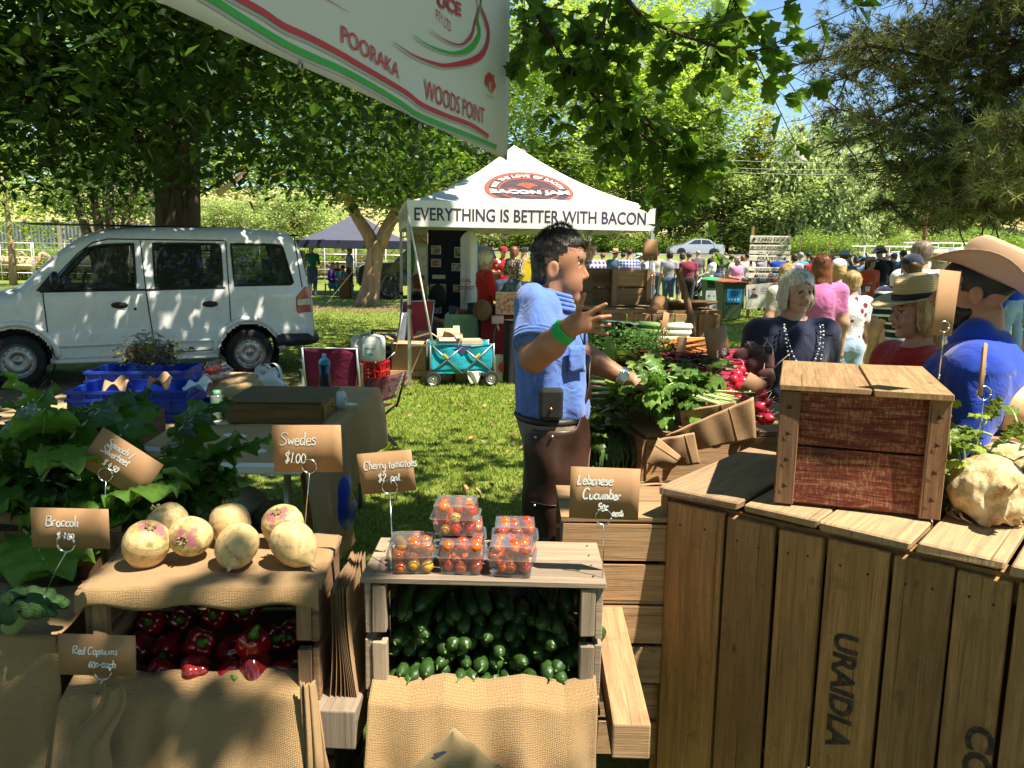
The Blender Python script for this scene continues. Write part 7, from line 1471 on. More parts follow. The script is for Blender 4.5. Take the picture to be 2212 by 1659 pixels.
for i,(dx,w_,h_,c,nm,lab) in enumerate([(-.15,.10,.10,(.06,.07,.10),'tin','dark tin on the mint green table'),(.0,.14,.06,(.20,.05,.10),'box','small maroon box on the mint green table'),(.12,.12,.16,(.04,.04,.05),'basket','dark basket with papers on the mint green table')]):
 mb=MB();mb.box((0,0,h_/2),(w_,.12,h_),jit=.006);o=bevel(mb.build(nm,plain(nm+' surface',c,.6)),.01);o.location=gt.location+Vector((dx,.05,.744));tag(o,lab,nm)
ct=thing('market_counter','long counter table with a dark red cloth and jars at the front of the marquee','table',(*at(1180,700,11.0)[:2],0),rad(9));mb=MB();mb.box((0,.25,.86),(1.8,.6,.04));mb.box((0,-.06,.48),(1.8,.02,.78),jit=.02);mb.build('cloth',cloth('dark red cloth',(.16,.012,.02),folds=.4),ct)
for x in(-.85,.85):mb=MB();mb.box((x,.3,.42),(.05,.5,.84));mb.build('trestle',W_OLD,ct)
jm=None
for i in range(26):
 x=-.25+(i%13)*.085;y=.02+(i//13)*.12
 o=thing('jam_jar','small dark jam jar in the rows on the marquee counter','jar',ct.matrix_basis@Vector((x,y,.881)),0,'jam jars on the counter') if jm is None else dup(jm,ct.matrix_basis@Vector((x,y,.881)))
 if jm is None:jm=o;mb=MB();mb.lathe([(0,0),(.03,0),(.032,.01),(.032,.06),(.026,.07)],n=12);mb.build('glass',plain('dark jam',(.10,.02,.02),.15,var=.4),jm);mb=MB();mb.lathe([(.028,.07),(.028,.085),(0,.086)],n=12);mb.build('lid',plain('gold lid',(.5,.36,.16),.35,.8),jm)
sg=thing('picture_sign','framed colour picture of red fruit propped on the counter front','sign',at(1098,655,10.75));mb=MB();mb.box((0,0,0),(.34,.02,.30));bevel(mb.build('frame',plain('pale frame',(.62,.58,.54),.5),sg),.004);mb=MB();mb.box((0,-.012,0),(.31,.004,.27));mb.build('picture',photomat('fruit picture',(.45,.04,.03),(.6,.3,.2),(.65,.55,.42)),sg)
for i,(u,v,Y,w_,h_,lab) in enumerate([(1075,690,10.7,.16,.10,'clear tub at the left end of the counter'),(1150,660,10.8,.10,.10,'open carton on the counter by the picture sign')]):
 mb=MB();mb.box((0,0,0),(w_,.14,h_),jit=.004);o=bevel(mb.build('tub' if i==0 else 'carton',plain('pale pink tub',(.6,.42,.40),.4) if i==0 else CARDB),.008);o.location=at(u,v,Y);tag(o,lab,'tub' if i==0 else 'carton')
TEAL=cloth('teal canvas',(.010,.30,.40),folds=.5);wgo=thing('folding_wagon','teal folding wagon with grey frame and small wheels in front of the marquee','wagon',(*gp(935,836)[:2],0));ww=(gp(1060,834)-gp(935,836));wa=math.atan2(ww.y,ww.x);wgo.rotation_euler=(0,0,wa);wl=ww.length
zb,zt=.17,.50
for y in(0,.42):
 mb=MB();mb.sheet(lambda a,b:(-.03+a*(wl+.06),y+(.02*math.sin(a*12)*math.sin(b*3.14)),zb+.02+(zt-zb-.01)*b-.03*math.sin(a*3.14)*b),24,10);solid(mb.build('side_panel',TEAL,wgo),.004)
 fr=MB();yy=y-.012 if y==0 else y+.012
 for(a,b) in(((-.02,zt+.01),(wl*.5,zb-.01)),((wl+.02,zt+.01),(wl*.5,zb-.01)),((-.02,zb),(wl*.5,zt-.02)),((wl+.02,zb),(wl*.5,zt-.02))):fr.tube([(a[0],yy,a[1]),(b[0],yy,b[1])],.011,6)
 fr.tube([(-.03,yy,zb-.03),(-.03,yy,zt+.02)],.012,6);fr.tube([(wl+.03,yy,zb-.03),(wl+.03,yy,zt+.02)],.012,6);fr.tube([(-.03,yy,zt+.012),(wl+.03,yy,zt+.012)],.006,6,1);fr.build('scissor_frame',[plain('grey tube',(.30,.31,.32),.4,.7),TEAL],wgo)
mb=MB();mb.sheet(lambda a,b:(wl*(.34+.32*a),-.022,zt-.002-.11*b*(1-abs(2*a-1))),10,6);mb.build('pocket_flap',plain('navy flap',(.03,.04,.14),.7),wgo)
for a in(.18,.80):mb=MB();mb.beam((wl*a,-.026,zt-.10),(wl*(a+(.08 if a<.5 else-.08)),-.026,zt-.15),.025,.006,up=(0,1,0));mb.build('yellow_clip',plain('yellow clip',(.6,.5,.04),.5),wgo)
mb=MB();mb.box((wl/2,.21,zb),(wl+.04,.42,.02));mb.build('floor',TEAL,wgo)
mb=MB();mb.tube([(wl+.05,.21,.2),(wl+.07,.20,.62),(wl+.09,.12,.74),(wl+.10,.05,.66)],.012,7);mb.build('handle',BLACK,wgo)
for x in(0,wl):
 for y in(-.02,.44):
  tyr=wheel(wgo,(x,y,.095),.095,.05,-1 if y<0 else 1);mb=MB();mb.beam((x,y+.03 if y<0 else y-.03,.10),(x,y+.03 if y<0 else y-.03,.2),.03,.012,up=(0,1,0));mb.build('fork',STEEL,wgo)
PALEB=plain('pale carton',(.60,.46,.30),.8,var=.08)
def carton(label,loc,rz_,W,D,H,m=CARDB,flaps=True,name='cardboard_box',group='cardboard boxes by the marquee',openf=1):
 o=thing(name,label,'box',loc,rz_,group);mb=MB()
 for(cx,cy,sx,sy) in((0,-D/2,W,.006),(0,D/2,W,.006),(-W/2,0,.006,D-.008),(W/2,0,.006,D-.008)):mb.box((cx,cy,H/2),(sx,sy,H))
 mb.box((0,0,.004),(W-.01,D-.01,.006));
 if not flaps:mb.box((0,0,H-.004),(W-.008,D-.008,.006))
 mb.build('walls',m,o)
 if flaps:
  for(p,q,w2_,a) in(((0,-D/2,H),(0,-D/2-.10,H-.03*openf),W-.02,0),((-W/2,0,H),(-W/2-.09,0,H+.06),D-.02,1),((0,D/2,H),(0,D/2+.04,H+.09),W-.02,0)):mb=MB();mb.beam(p,q,w2_,.005);mb.build('flap',m,o)
 return o
for i,(x,y,W,D,H,lab,fl) in enumerate([(.18,.2,.22,.2,.13,'open pale carton standing in the wagon at the left',True),(wl-.22,.2,.25,.24,.10,'closed pale carton in the wagon at the right',False),(wl-.38,.22,.10,.2,.16,'narrow carton standing in the wagon beside the closed one',True)]):
 carton(lab,wgo.matrix_basis@Vector((x,y,zt-.11)),wa,W,D,H+.06,PALEB,fl)
def onwagon(u,v,Y=None):return at(u,v,Y)
for i,(u,Y,W,D,H,z,lab,m,fl) in enumerate([(888,9.95,.42,.34,.36,.155,'open brown cardboard box behind the marquee pole',CARDB,True),(880,9.95,.56,.40,.15,0,'flat carton printed with dark lettering under the open box',CARDB,False),(850,10.3,.42,.3,.3,0,'dark grey box behind the printed carton',plain('dark grey box',(.06,.06,.065),.7),False),(965,10.2,.30,.25,.16,0,'brown carton on the grass behind the wagon wheel',CARDB,False),(1012,9.95,.30,.26,.12,0,'low brown carton on the grass under the wagon',CARDB,False),(960,10.0,.2,.2,.10,0,'small carton under the wagon near its middle',PALEB,False)]):
 o=carton(lab,(*at(u,700,Y)[:2],z),rad((i*7)%12-4),W,D,H,m,fl)
 if i==1:mb=MB();put_text(mb,'LAMA   FARMS',lambda a,b:Vector((a,-D/2-.006,b)),-.17,.045,.045,w=.36,bold=.02);mb.disc((-.005,-D/2-.007,.066),.022,(0,-1,0),14,1);mb.build('lettering',[plain('dark print',(.06,.03,.02),.7),plain('dark red print',(.3,.04,.03),.7)],o)
pb=thing('plastic_bag','crumpled white cloth hanging under the wagon frame','cloth',wgo.matrix_basis@Vector((wl*.70,-.03,.02)));mb=MB();mb.sheet(lambda a,b:((a-.5)*.18*(1-.5*(1-b)),-.01-.02*math.sin(a*8+b*5),.02+.15*b),10,8);solid(mb.build('film',plain('white cloth',(.68,.66,.58),.7),pb),.004)
tote=thing('tote_bag','cream shopping bag with a red round mark right of the wagon','bag',(*at(1092,800,9.95)[:2],0));mb=MB();mb.box((0,0,.17),(.28,.12,.34),jit=.02);bevel(mb.build('cloth',plain('cream bag',(.50,.44,.33),.8),tote),.02,2);mb=MB();mb.disc((-.03,-.082,.19),.065,(0,-1,0),18);mb.build('red_mark',plain('red mark',(.48,.05,.05),.7),tote)
bc=thing('draped_stand','black cloth draped stand right of the wagon handle','stand',(*at(1112,760,9.9)[:2],0));mb=MB();mb.sheet(lambda a,b:((.13+.02*math.sin(a*40)*(1-b))*math.cos(a*6.283),(.13+.02*math.sin(a*40)*(1-b))*math.sin(a*6.283),.78*b),60,6);mb.disc((0,0,.78),.14);mb.build('cloth',plain('black cloth',(.012,.012,.014),.9),bc)
MILK=plain('red plastic crate',(.52,.015,.02),.4,var=.1);mk=thing('milk_crate','red plastic milk crate standing on the grass by the marquee pole','milk crate',(*gp(808,832)[:2],0),rad(-12));mb=MB();s0=.29
for(x,y,a) in((0,-.145,0),(0,.145,0),(-.145,0,1),(.145,0,1)):
 for z in(.01,.10,.19,.285):mb.box((x,y,z),(s0 if not a else.012,.012 if not a else s0,.022))
 for k in range(5):q=-.145+k*.0725;mb.box((x+(q if not a else 0),y+(q if a else 0),.147),(.014 if not a else.010,.010 if not a else.014,.28))
mb.box((0,0,.008),(.27,.27,.012));mb.build('lattice',MILK,mk)
dr=thing('white_drum','white plastic hand wash drum with a black cap standing on the red milk crate','drum',mk.location+Vector((0,0,.297)),rad(-12));HD=plain('white polythene',(.66,.68,.64),.4,var=.05);mb=MB();mb.lathe([(0,0),(.115,0),(.13,.02),(.13,.25),(.115,.29),(.06,.31),(.035,.315),(.03,.335)],n=32,squ=.35);mb.build('body',HD,dr);mb=MB();mb.lathe([(.034,.318),(.036,.35),(0,.352)],n=16);mb.build('cap',BLACK,dr)
mb=MB();mb.sheet(lambda a,b:((a-.5)*.17,-.1325,.07+.14*b),4,2);mb.sheet(lambda a,b:((a-.5)*.09,-.1335,.075+.03*b),2,1,1);put_text(mb,'Activeur',lambda a,b:Vector((a,-.1345,b)),-.065,.15,.028,w=.13,bold=.01,m=2,shear=.2);mb.build('label',[plain('pale label',(.72,.76,.74),.5),plain('teal stripe',(.05,.4,.36),.5),plain('navy print',(.03,.06,.2),.5)],dr)
d3=thing('white_drum','smaller white drum behind the clear tub of greens','drum',(*at(779,790,9.9)[:2],0));mb=MB();mb.lathe([(0,.2),(.10,.2),(.11,.22),(.11,.52),(.08,.56),(.03,.58)],n=24,squ=.35);mb.build('body',HD,d3);mb=MB();mb.box((0,0,.1),(.24,.24,.195));mb.build('stand',CARDB,d3)
pbt=thing('pump_bottle','brown pump bottle in front of the small white drum','bottle',(*at(771,790,9.2)[:2],.30));mb=MB();mb.lathe([(0,0),(.032,0),(.033,.12),(.014,.15),(.012,.17)],n=16);mb.build('flask',plain('brown bottle',(.05,.025,.015),.25),pbt);mb=MB();mb.tube([(0,0,.17),(0,0,.215),(-.035,0,.215)],.008,6);mb.build('pump',WHITE,pbt);mb=MB();mb.box((0,0,-.15),(.12,.12,.295));mb.build('stand',CARDB,pbt)
tbx=thing('clear_tub','clear storage tub full of green leaves behind the maroon chair','tub',(*at(712,800,8.6)[:2],0),rad(-4));mb=MB()
for(cx,cy,sx,sy) in((0,-.17,.50,.006),(0,.17,.50,.006),(-.25,0,.006,.34),(.25,0,.006,.34)):mb.box((cx,cy,.17),(sx,sy,.34))
mb.box((0,-.18,.34),(.54,.02,.02));mb.box((0,.18,.34),(.54,.02,.02));mb.build('walls',glassm('milky plastic',(.75,.80,.78),.45,.25),tbx);mb=MB();leaf_clump(mb,40,(0,0,.30),(.12,.08,.03),.14,.09,91,ruf=.01);mb.build('leaves',[LEAFR,RIB],tbx);mb=MB();mb.ball((.06,0,.42),(.11,.08,.06),14);mb.ball((-.15,0,.38),(.07,.06,.05),12);mb.build('black_bag',plain('black film',(.01,.01,.012),.25,var=.4),tbx)
camp_chair('folding_chair','red and black padded camp chair beside the marquee pole',(*at(868,740,10.3)[:2],0),rad(-128),cloth('red canvas',(.26,.02,.035),folds=.4),.52,.56,.40,STEEL,plain('grey piping',(.4,.38,.38),.7),True)
camp_chair('folding_chair','grey blue folding chair in front of the red and black one',(*at(832,760,10.0)[:2],0),rad(-100),cloth('slate canvas',(.10,.13,.18),folds=.3),.42,.48,.38,STEEL,None,True)
def plastic_chair(name,label,loc,rz_,m,group='plastic chairs'):
 o=thing(name,label,'chair',loc,rz_,group);mb=MB();mb.sheet(lambda a,b:((a-.5)*.44,-.2+.4*b,.44-.02*math.sin(a*3.14)),6,6);solid(mb.build('seat',m,o),.02);mb=MB();mb.sheet(lambda a,b:((a-.5)*(.44-.08*b*b),.2+.09*b-.05*math.cos((a-.5)*3.1)+.05,.44+.42*b),8,6);solid(mb.build('backrest',m,o),.015)
 for x in(-.2,.2):
  for y in(-.19,.22):mb=MB();mb.beam((x*1.1,y*1.1,0),(x,y,.44),.05,.035,up=(0,1,0));mb.build('leg',m,o)
 return o
TLC=plain('teal plastic',(.012,.16,.16),.45,var=.1);p=put(719,28.0)
plastic_chair('plastic_chair','teal plastic chair with the purple dressed person on it',(p[0],28.0,0),rad(-100),TLC);p=put(741,28.8);plastic_chair('plastic_chair','second teal plastic chair just left of the forked tree',(p[0],28.8,0),rad(150),TLC)
ft=thing('folding_table','thin legged folding table under the navy gazebo','table',(*put(692,29.6)[:2],0));mb=MB();mb.box((.2,0,.72),(1.2,.6,.03));mb.build('tabletop',plain('yellow table',(.5,.33,.08),.6),ft)
for x in(-.25,.65):mb=MB();mb.tube([(x-.12,0,0),(x+.12,0,.71)],.012,5);mb.tube([(x+.12,0,0),(x-.12,0,.71)],.012,5);mb.build('leg',STEEL,ft)
bch=thing('wooden_stool','brown wooden stool right of the purple dressed person','stool',(*put(745,27.4)[:2],0));mb=MB();mb.box((0,0,.31),(.36,.3,.62));bevel(mb.build('case',wood('brown stool',(.28,.13,.05),(.13,.06,.03)),bch),.01);mb=MB();mb.box((0,0,.63),(.38,.32,.02));mb.build('seat',W_OLD,bch)
# SIGN POST, BINS, POSTER, PRAM
sp_o=thing('direction_sign','post of hand painted boards reading yard dogs, sustainability, fair, poultry, show hall, main gate','sign',(*gp(1612,688)[:2],0));sp_o['label']='post with hand painted direction boards from YARD DOGS down to MAIN GATE';SY=sp_o.location.y;L_=sp_o.location
mb=MB();mb.box((.05,.06,1.16),(.07,.05,2.34));mb.build('post',W_PINE,sp_o);mb=MB();mb.box((.50,.06,1.12),(.06,.05,1.9));mb.build('post',W_OLD,sp_o);mb=MB();mb.box((.98,.06,1.2),(.06,.05,1.9));mb.build('post',W_OLD,sp_o);BRD=plain('white painted board',(.74,.72,.60),.7,var=.08);INK=plain('black brush paint',(.035,.03,.028),.8)
for(v0,v1,txt,x0,x1,dash) in[(509,524,'YARD DOGS',.16,.97,'*'),(529,539,'SUSTAINABILITY',.16,.98,'<'),(541,549,'FAIR',.42,.72,'-'),(552,563,'POULTRY',.20,.68,'>'),(577,585,'SHOW HALL',.16,.86,''),(590,601,'MAIN GATE',.15,.80,'')]:
 z1=at(1640,v0,SY).z;z0=at(1640,v1,SY).z;mb=MB();mb.box((.5,.02,(z0+z1)/2),(1.04,.025,z1-z0),rotz(0),jit=.008);bo=bevel(mb.build('board',BRD,sp_o),.004);h=(z1-z0)*.62;mb=MB();f=lambda a,b:Vector((a,-.002+.0,b))
 put_text(mb,txt,f,x0,z0+(z1-z0)*.2,h,w=(x1-x0),bold=.014);zc=(z0+z1)/2
 def bar(a,b):mb.beam((a[0],-.003,a[1]),(b[0],-.003,b[1]),.018,.002,up=(0,1,0))
 if dash=='*':
  for q in range(4):an=q*.785;bar((.08-.045*math.cos(an),zc-.045*math.sin(an)),(.08+.045*math.cos(an),zc+.045*math.sin(an)))
 if dash=='<':bar((.02,zc),(.13,zc));bar((.02,zc),(.06,zc+.03));bar((.02,zc),(.06,zc-.03))
 if dash=='-':bar((.20,zc),(.32,zc))
 if dash=='>':bar((.80,zc),(.92,zc));bar((.92,zc),(.88,zc+.03));bar((.92,zc),(.88,zc-.03))
 mb.build('lettering',INK,bo)
pos=thing('poster_board','cream poster board with a small portrait photo fixed low on the sign post','poster',at(1613,642,SY-.12));pl=pos.location;c4=[at(u,v,SY-.12)-pl for u,v in((1612,616),(1714,606),(1714,658),(1612,668))]
mb=MB();mb.add(c4,[(0,3,2,1)]);solid(mb.build('board',plain('cream poster',(.66,.63,.54),.6,var=.03),pos),.02,-1)
def pf(d):return lambda a,b:c4[3].lerp(c4[2],a).lerp(c4[0].lerp(c4[1],a),b)+Vector((0,-d,0))
f=pf(.012);mb=MB();mb.add([f(a,b) for a,b in((.06,.48),(.26,.48),(.26,.88),(.06,.88))],[(0,1,2,3)]);pp_=mb.build('portrait',plain('portrait background',(.55,.55,.55),.6),pos)
f2_=pf(.016);mb=MB();mb.add([f2_(a,b) for a,b in((.07,.49),(.25,.49),(.21,.60),(.11,.60))],[(0,1,2,3)],None,0);mb.add([pf(.018)(.16+.042*math.cos(q),.71+.085*math.sin(q)) for q in np.linspace(0,6,14)],[tuple(range(14))],None,1);mb.add([pf(.020)(.16+.045*math.cos(q),.78+.055*math.sin(q)) for q in np.linspace(0,3.14,9)],[tuple(range(9))],None,2);mb.build('portrait_figure',[plain('dark suit',(.03,.035,.06),.7),SKIN,hairm('dark brown hair',(.05,.03,.02))],pp_)
mb=MB();put_text(mb,'SEXTON | GLOVER',f,.06,.08,.14,w=.74,bold=-.005)
for z,w_ in((.82,.22),(.72,.18),(.62,.34)):mb.add([f(.32,z),f(.32+w_,z),f(.32+w_,z+.03),f(.32,z+.03)],[(0,1,2,3)],None,1)
mb.build('lettering',[plain('grey print',(.40,.38,.33),.7),plain('fine grey print',(.36,.34,.32),.7)],pos)
BING=plain('dark green bin plastic',(.055,.095,.045),.5,var=.12)
def wheelie(name,label,loc,rz_,lidm):
 o=thing(name,label,'bin',loc,rz_,'wheelie bins');V=[];mb=MB()
 for(w_,d_,z) in((.42,.46,.06),(.56,.62,.92)):V+=[(-w_/2,-d_/2,z),(w_/2,-d_/2,z),(w_/2,d_/2,z),(-w_/2,d_/2,z)]
 mb.add(V,[(3,2,1,0),(4,5,6,7),(0,1,5,4),(1,2,6,5),(2,3,7,6),(3,0,4,7)]);mb.box((0,0,.93),(.60,.66,.05));bevel(mb.build('body',BING,o),.015,2);mb=MB();mb.sheet(lambda a,b:((a-.5)*.60,(b-.5)*.68,.96+.07*math.sin(a*3.14)**.5*math.sin(min(b*1.6,1.57))),10,10);mb.box((0,-.01,.965),(.61,.69,.02));mb.build('lid',lidm,o);mb=MB();mb.tube([(-.2,.36,.98),(.2,.36,.98)],.015,6);mb.build('handle',BING,o)
 for s in(-1,1):wheel(o,(s*.24,.24,.10),.10,.05,s)
 return o
b1=wheelie('wheelie_bin','green wheelie bin with an orange red lid and a blue general waste label',(*gp(1573,693)[:2],0),rad(4),plain('orange red lid',(.62,.10,.04),.45));mb=MB();fz=lambda a,b:Vector((a,-.285-.08*(b-.5)+(.0),b));
mb.add([fz(a,b) for a,b in((-.17,.47),(.19,.47),(.20,.80),(-.17,.80))],[(0,1,2,3)]);lb=mb.build('label',plain('blue label',(.02,.32,.62),.4,var=.05),b1);mb=MB();fz2=lambda a,b:fz(a,b)+Vector((0,-.004,0));put_text(mb,'GENERAL',fz2,.01,.70,.055,w=.25,bold=.02,align='c');put_text(mb,'WASTE',fz2,.01,.63,.055,w=.19,bold=.02,align='c')
for k in range(4):
 x=-.11+k*.075;mb.add([fz2(x+.03*math.cos(q)*(1 if k%2 else.8),.545+.035*math.sin(q)) for q in np.linspace(0,5.6,7)],[tuple(range(7))],None,1)
mb.build('lettering',[plain('navy print',(.03,.06,.2),.5),plain('pale blue print',(.6,.75,.85),.5)],lb)
b2=wheelie('wheelie_bin','green wheelie bin with a bright green lid and a pale recycling sheet',(gp(1545,686)[0],gp(1545,686)[1]+.25,0),rad(2),plain('bright green lid',(.05,.50,.12),.45));mb=MB();mb.box((-.15,-.30,.42),(.30,.01,.56));po_=mb.build('notice',plain('pale sheet',(.50,.60,.60),.5),b2);mb=MB()
for q in range(6):mb.disc((-.22+(q%2)*.13,-.307,.28+(q//2)*.14),.03,(0,-1,0),8,q%2)
mb.build('notice_pictures',[plain('dark dots',(.10,.08,.06),.6),plain('orange dots',(.55,.28,.1),.6)],po_)
pr=thing('black_pram','black pram pushed by the white haired man in a white shirt','pram',(*gp(1490,668)[:2],0),rad(10));mb=MB();mb.ball((0,0,.62),(.34,.24,.22),16);mb.ball((-.1,0,.8),(.25,.24,.18),14);mb.build('seat',plain('black fabric',(.012,.013,.016),.85),pr);mb=MB();mb.tube([(-.35,-.2,.1),(.1,-.2,.55),(.45,-.2,.98)],.018,6);mb.tube([(-.35,.2,.1),(.1,.2,.55),(.45,.2,.98)],.018,6);mb.tube([(.45,-.2,.98),(.45,.2,.98)],.02,6);mb.tube([(.1,-.2,.55),(.3,-.2,.12)],.016,6);mb.build('frame',STEEL,pr);mb=MB();mb.box((.05,0,.3),(.5,.34,.2));mb.build('basket',BLACK,pr)
for x,y in((-.35,-.22),(-.35,.22),(.3,-.24),(.3,.24)):wheel(pr,(x,y,.12),.12,.05,1 if y>0 else-1)
# PEOPLE
EYEW=plain('eye white',(.42,.38,.34),.25,var=.02);IRIS=plain('dark iris',(.03,.025,.02),.15);LIP=skin('lips',(.42,.19,.145));SHOE=plain('dark shoe',(.03,.025,.022),.6)
HAIRS={k:hairm(k+' hair',c,c2) for k,c,c2 in(('black',(.02,.017,.015),None),('brown',(.085,.045,.022),None),('auburn',(.22,.075,.03),None),('blonde',(.50,.33,.13),(.72,.55,.30)),('white',(.62,.60,.56),(.80,.79,.76)),('grey',(.34,.33,.31),(.55,.54,.52)),('greybrown',(.26,.19,.14),(.42,.36,.3)))}
TC={'navy':(.018,.022,.055),'black':(.012,.012,.014),'white':(.74,.74,.74),'red':(.42,.012,.018),'blue':(.012,.05,.42),'denim':(.07,.12,.22),'sky':(.18,.30,.46),'khaki':(.20,.16,.10),'grey':(.30,.30,.34),'maroon':(.22,.03,.06),'pink':(.56,.16,.38),'orange':(.66,.10,.03),'green':(.012,.17,.07),'purple':(.08,.02,.20),'mustard':(.42,.25,.05),'cyan':(.03,.30,.48),'slate':(.12,.11,.15),'jeans':(.055,.08,.15),'lightjeans':(.30,.42,.55),'cream':(.5,.46,.38),'brown':(.12,.07,.04),'pinkshirt':(.60,.25,.42),'shadow':(.025,.025,.03)}
def fab(s):n=s.split('/');return cloth(s,TC[n[0]],TC[n[2]] if len(n)>2 else None,n[1] if len(n)>1 else None,float(n[3]) if len(n)>3 else 1.0)
POSE={'down':(((.02,.01,-.165),(.03,-.03,-.315)),)*2,'front':(((.03,.03,-.15),(-.03,-.13,-.17)),)*2,'hips':(((.09,.05,-.13),(.0,-.02,-.24)),)*2,'push':(((.02,-.06,-.14),(.02,-.22,-.20)),)*2,'up':(((.06,-.10,-.06),(.0,-.12,.09)),)*2,'one':(((.03,.03,-.15),(.0,-.14,-.13)),((.02,.01,-.165),(.03,-.03,-.315))),'reach':(((.02,-.05,-.14),(-.01,-.2,-.2)),((.02,-.03,-.15),(-.02,-.16,-.22)))}
def head_prims(s,c,k,near,m0=0):
 c=np.array(c);a=lambda x,y,z:c+np.array((x,y,z))*k
 E=lambda p,r,m=0,kk=.012,rot=None,op=1:s.ell(a(*p),np.array(r)*k,m,rot,kk*k,op)
 E((0,.012,.025),(.075,.095,.085));E((0,-.025,-.02),(.060,.064,.085));E((0,-.03,-.072),(.046,.045,.034));E((0,-.062,-.094),(.02,.02,.017))
 s.cone(a(0,-.088,.006),a(0,-.110,-.03),.008*k,.0125*k,0,.008*k)
 for t in(-1,1):E((t*.077,.01,-.010),(.010,.020,.031),0,.006)
 if near:
  s.cone(a(-.034,-.083,.017),a(.034,-.083,.017),.010*k,.010*k,0,.014*k)
  for t in(-1,1):
   E((t*.036,-.060,-.03),(.024,.024,.026));E((t*.030,-.099,-.001),(.016,.010,.008),0,.012,None,-1);E((t*.011,-.099,-.034),(.0085,.009,.008),0,.005);E((t*.030,-.0765,-.001),(.0118,.0118,.0095),4,.002);E((t*.029,-.0872,-.001),(.0058,.0038,.0055),5,.001);s.cone(a(t*.017,-.0895,.006),a(t*.043,-.0805,.006),.0024*k,.0018*k,5,.002*k)
   s.cone(a(t*.014,-.0925,.014),a(t*.046,-.080,.017),.0032*k,.002*k,7,.002*k);s.cone(a(t*.02,-.092,-.04),a(t*.031,-.078,-.062),.004*k,.003*k,0,.01*k)
  s.cone(a(-.021,-.088,-.0565),a(.021,-.088,-.0565),.0050*k,.0050*k,6,.004*k);s.cone(a(-.016,-.088,-.0645),a(.016,-.088,-.0645),.0058*k,.0058*k,6,.004*k)
def hair_mesh(kind,c,k,vox,seed=1):
 c=np.array(c);a=lambda x,y,z:c+np.array((x,y,z))*k;s=SDF(.02*k);E=lambda p,r:s.ell(a(*p),np.array(r)*k)
 E((0,.016,.036),(.083,.102,.086))
 if kind in('bob','long'):
  for t in(-1,1):E((t*.068,.015,-.02),(.026,.06,.085))
  E((0,.07,-.02),(.075,.045,.09));
 if kind=='long':E((0,.075,-.10),(.085,.035,.13))
 if kind=='bun':E((0,.10,.07),(.045,.04,.045))
 if kind=='full':E((0,.02,.045),(.092,.108,.090));[E((t*.074,.02,.0),(.022,.055,.06)) for t in(-1,1)];E((0,.08,-.01),(.07,.04,.075))
 low={'short':-.035,'bun':-.05,'bald':-.03,'full':-.09,'bob':-.13,'long':-.3}[kind]
 def cut(P):
  q=(P-c)/k;front=(q[:,1]<-.030)&(q[:,2]<.058-.5*np.abs(q[:,0])*(1 if kind in('bob','full','long') else-.2));side=(kind in('short','bun','bald'))&(q[:,1]<.03)&(q[:,2]<.0);return front&(np.abs(q[:,0])<.066+.03*(kind not in('bob','full','long')))|side|(q[:,2]<low+.0*q[:,0])|((kind=='bald')&(q[:,2]>.07)&(q[:,1]<.09))
 return s.mesh(vox,lump(22/k,.006*k,seed),None,cut)
def strands(name,c,k,n,L,mat,par,seed,up=.5,region=None,wd=.0022):
 """loose hairs standing off the cap so the outline is not smooth"""
 g=np.random.default_rng(seed);d=g.normal(size=(n*4,3));d/=np.linalg.norm(d,axis=1)[:,None];d=d[(d[:,2]>-.25)&~((d[:,1]<-.3)&(d[:,2]<.45))][:n]
 if region is not None:d=d[region(d)]
 P=np.array(c)+np.array((0,.016,.034))*k+d*np.array((.082,.101,.085))*k;t=d*.6+g.normal(size=d.shape)*.35+np.array((0,.1,up));t/=np.linalg.norm(t,axis=1)[:,None];s=np.cross(t,g.normal(size=t.shape));s/=np.linalg.norm(s,axis=1)[:,None];l=L*k*g.uniform(.4,1.2,len(P))[:,None]
 V=np.stack([P-s*wd*k,P+s*wd*k,P+t*l],1).reshape(-1,3);link(name,npmesh(name,V,np.arange(len(V)).reshape(-1,3),rnd=np.zeros(len(P))),mat,par)
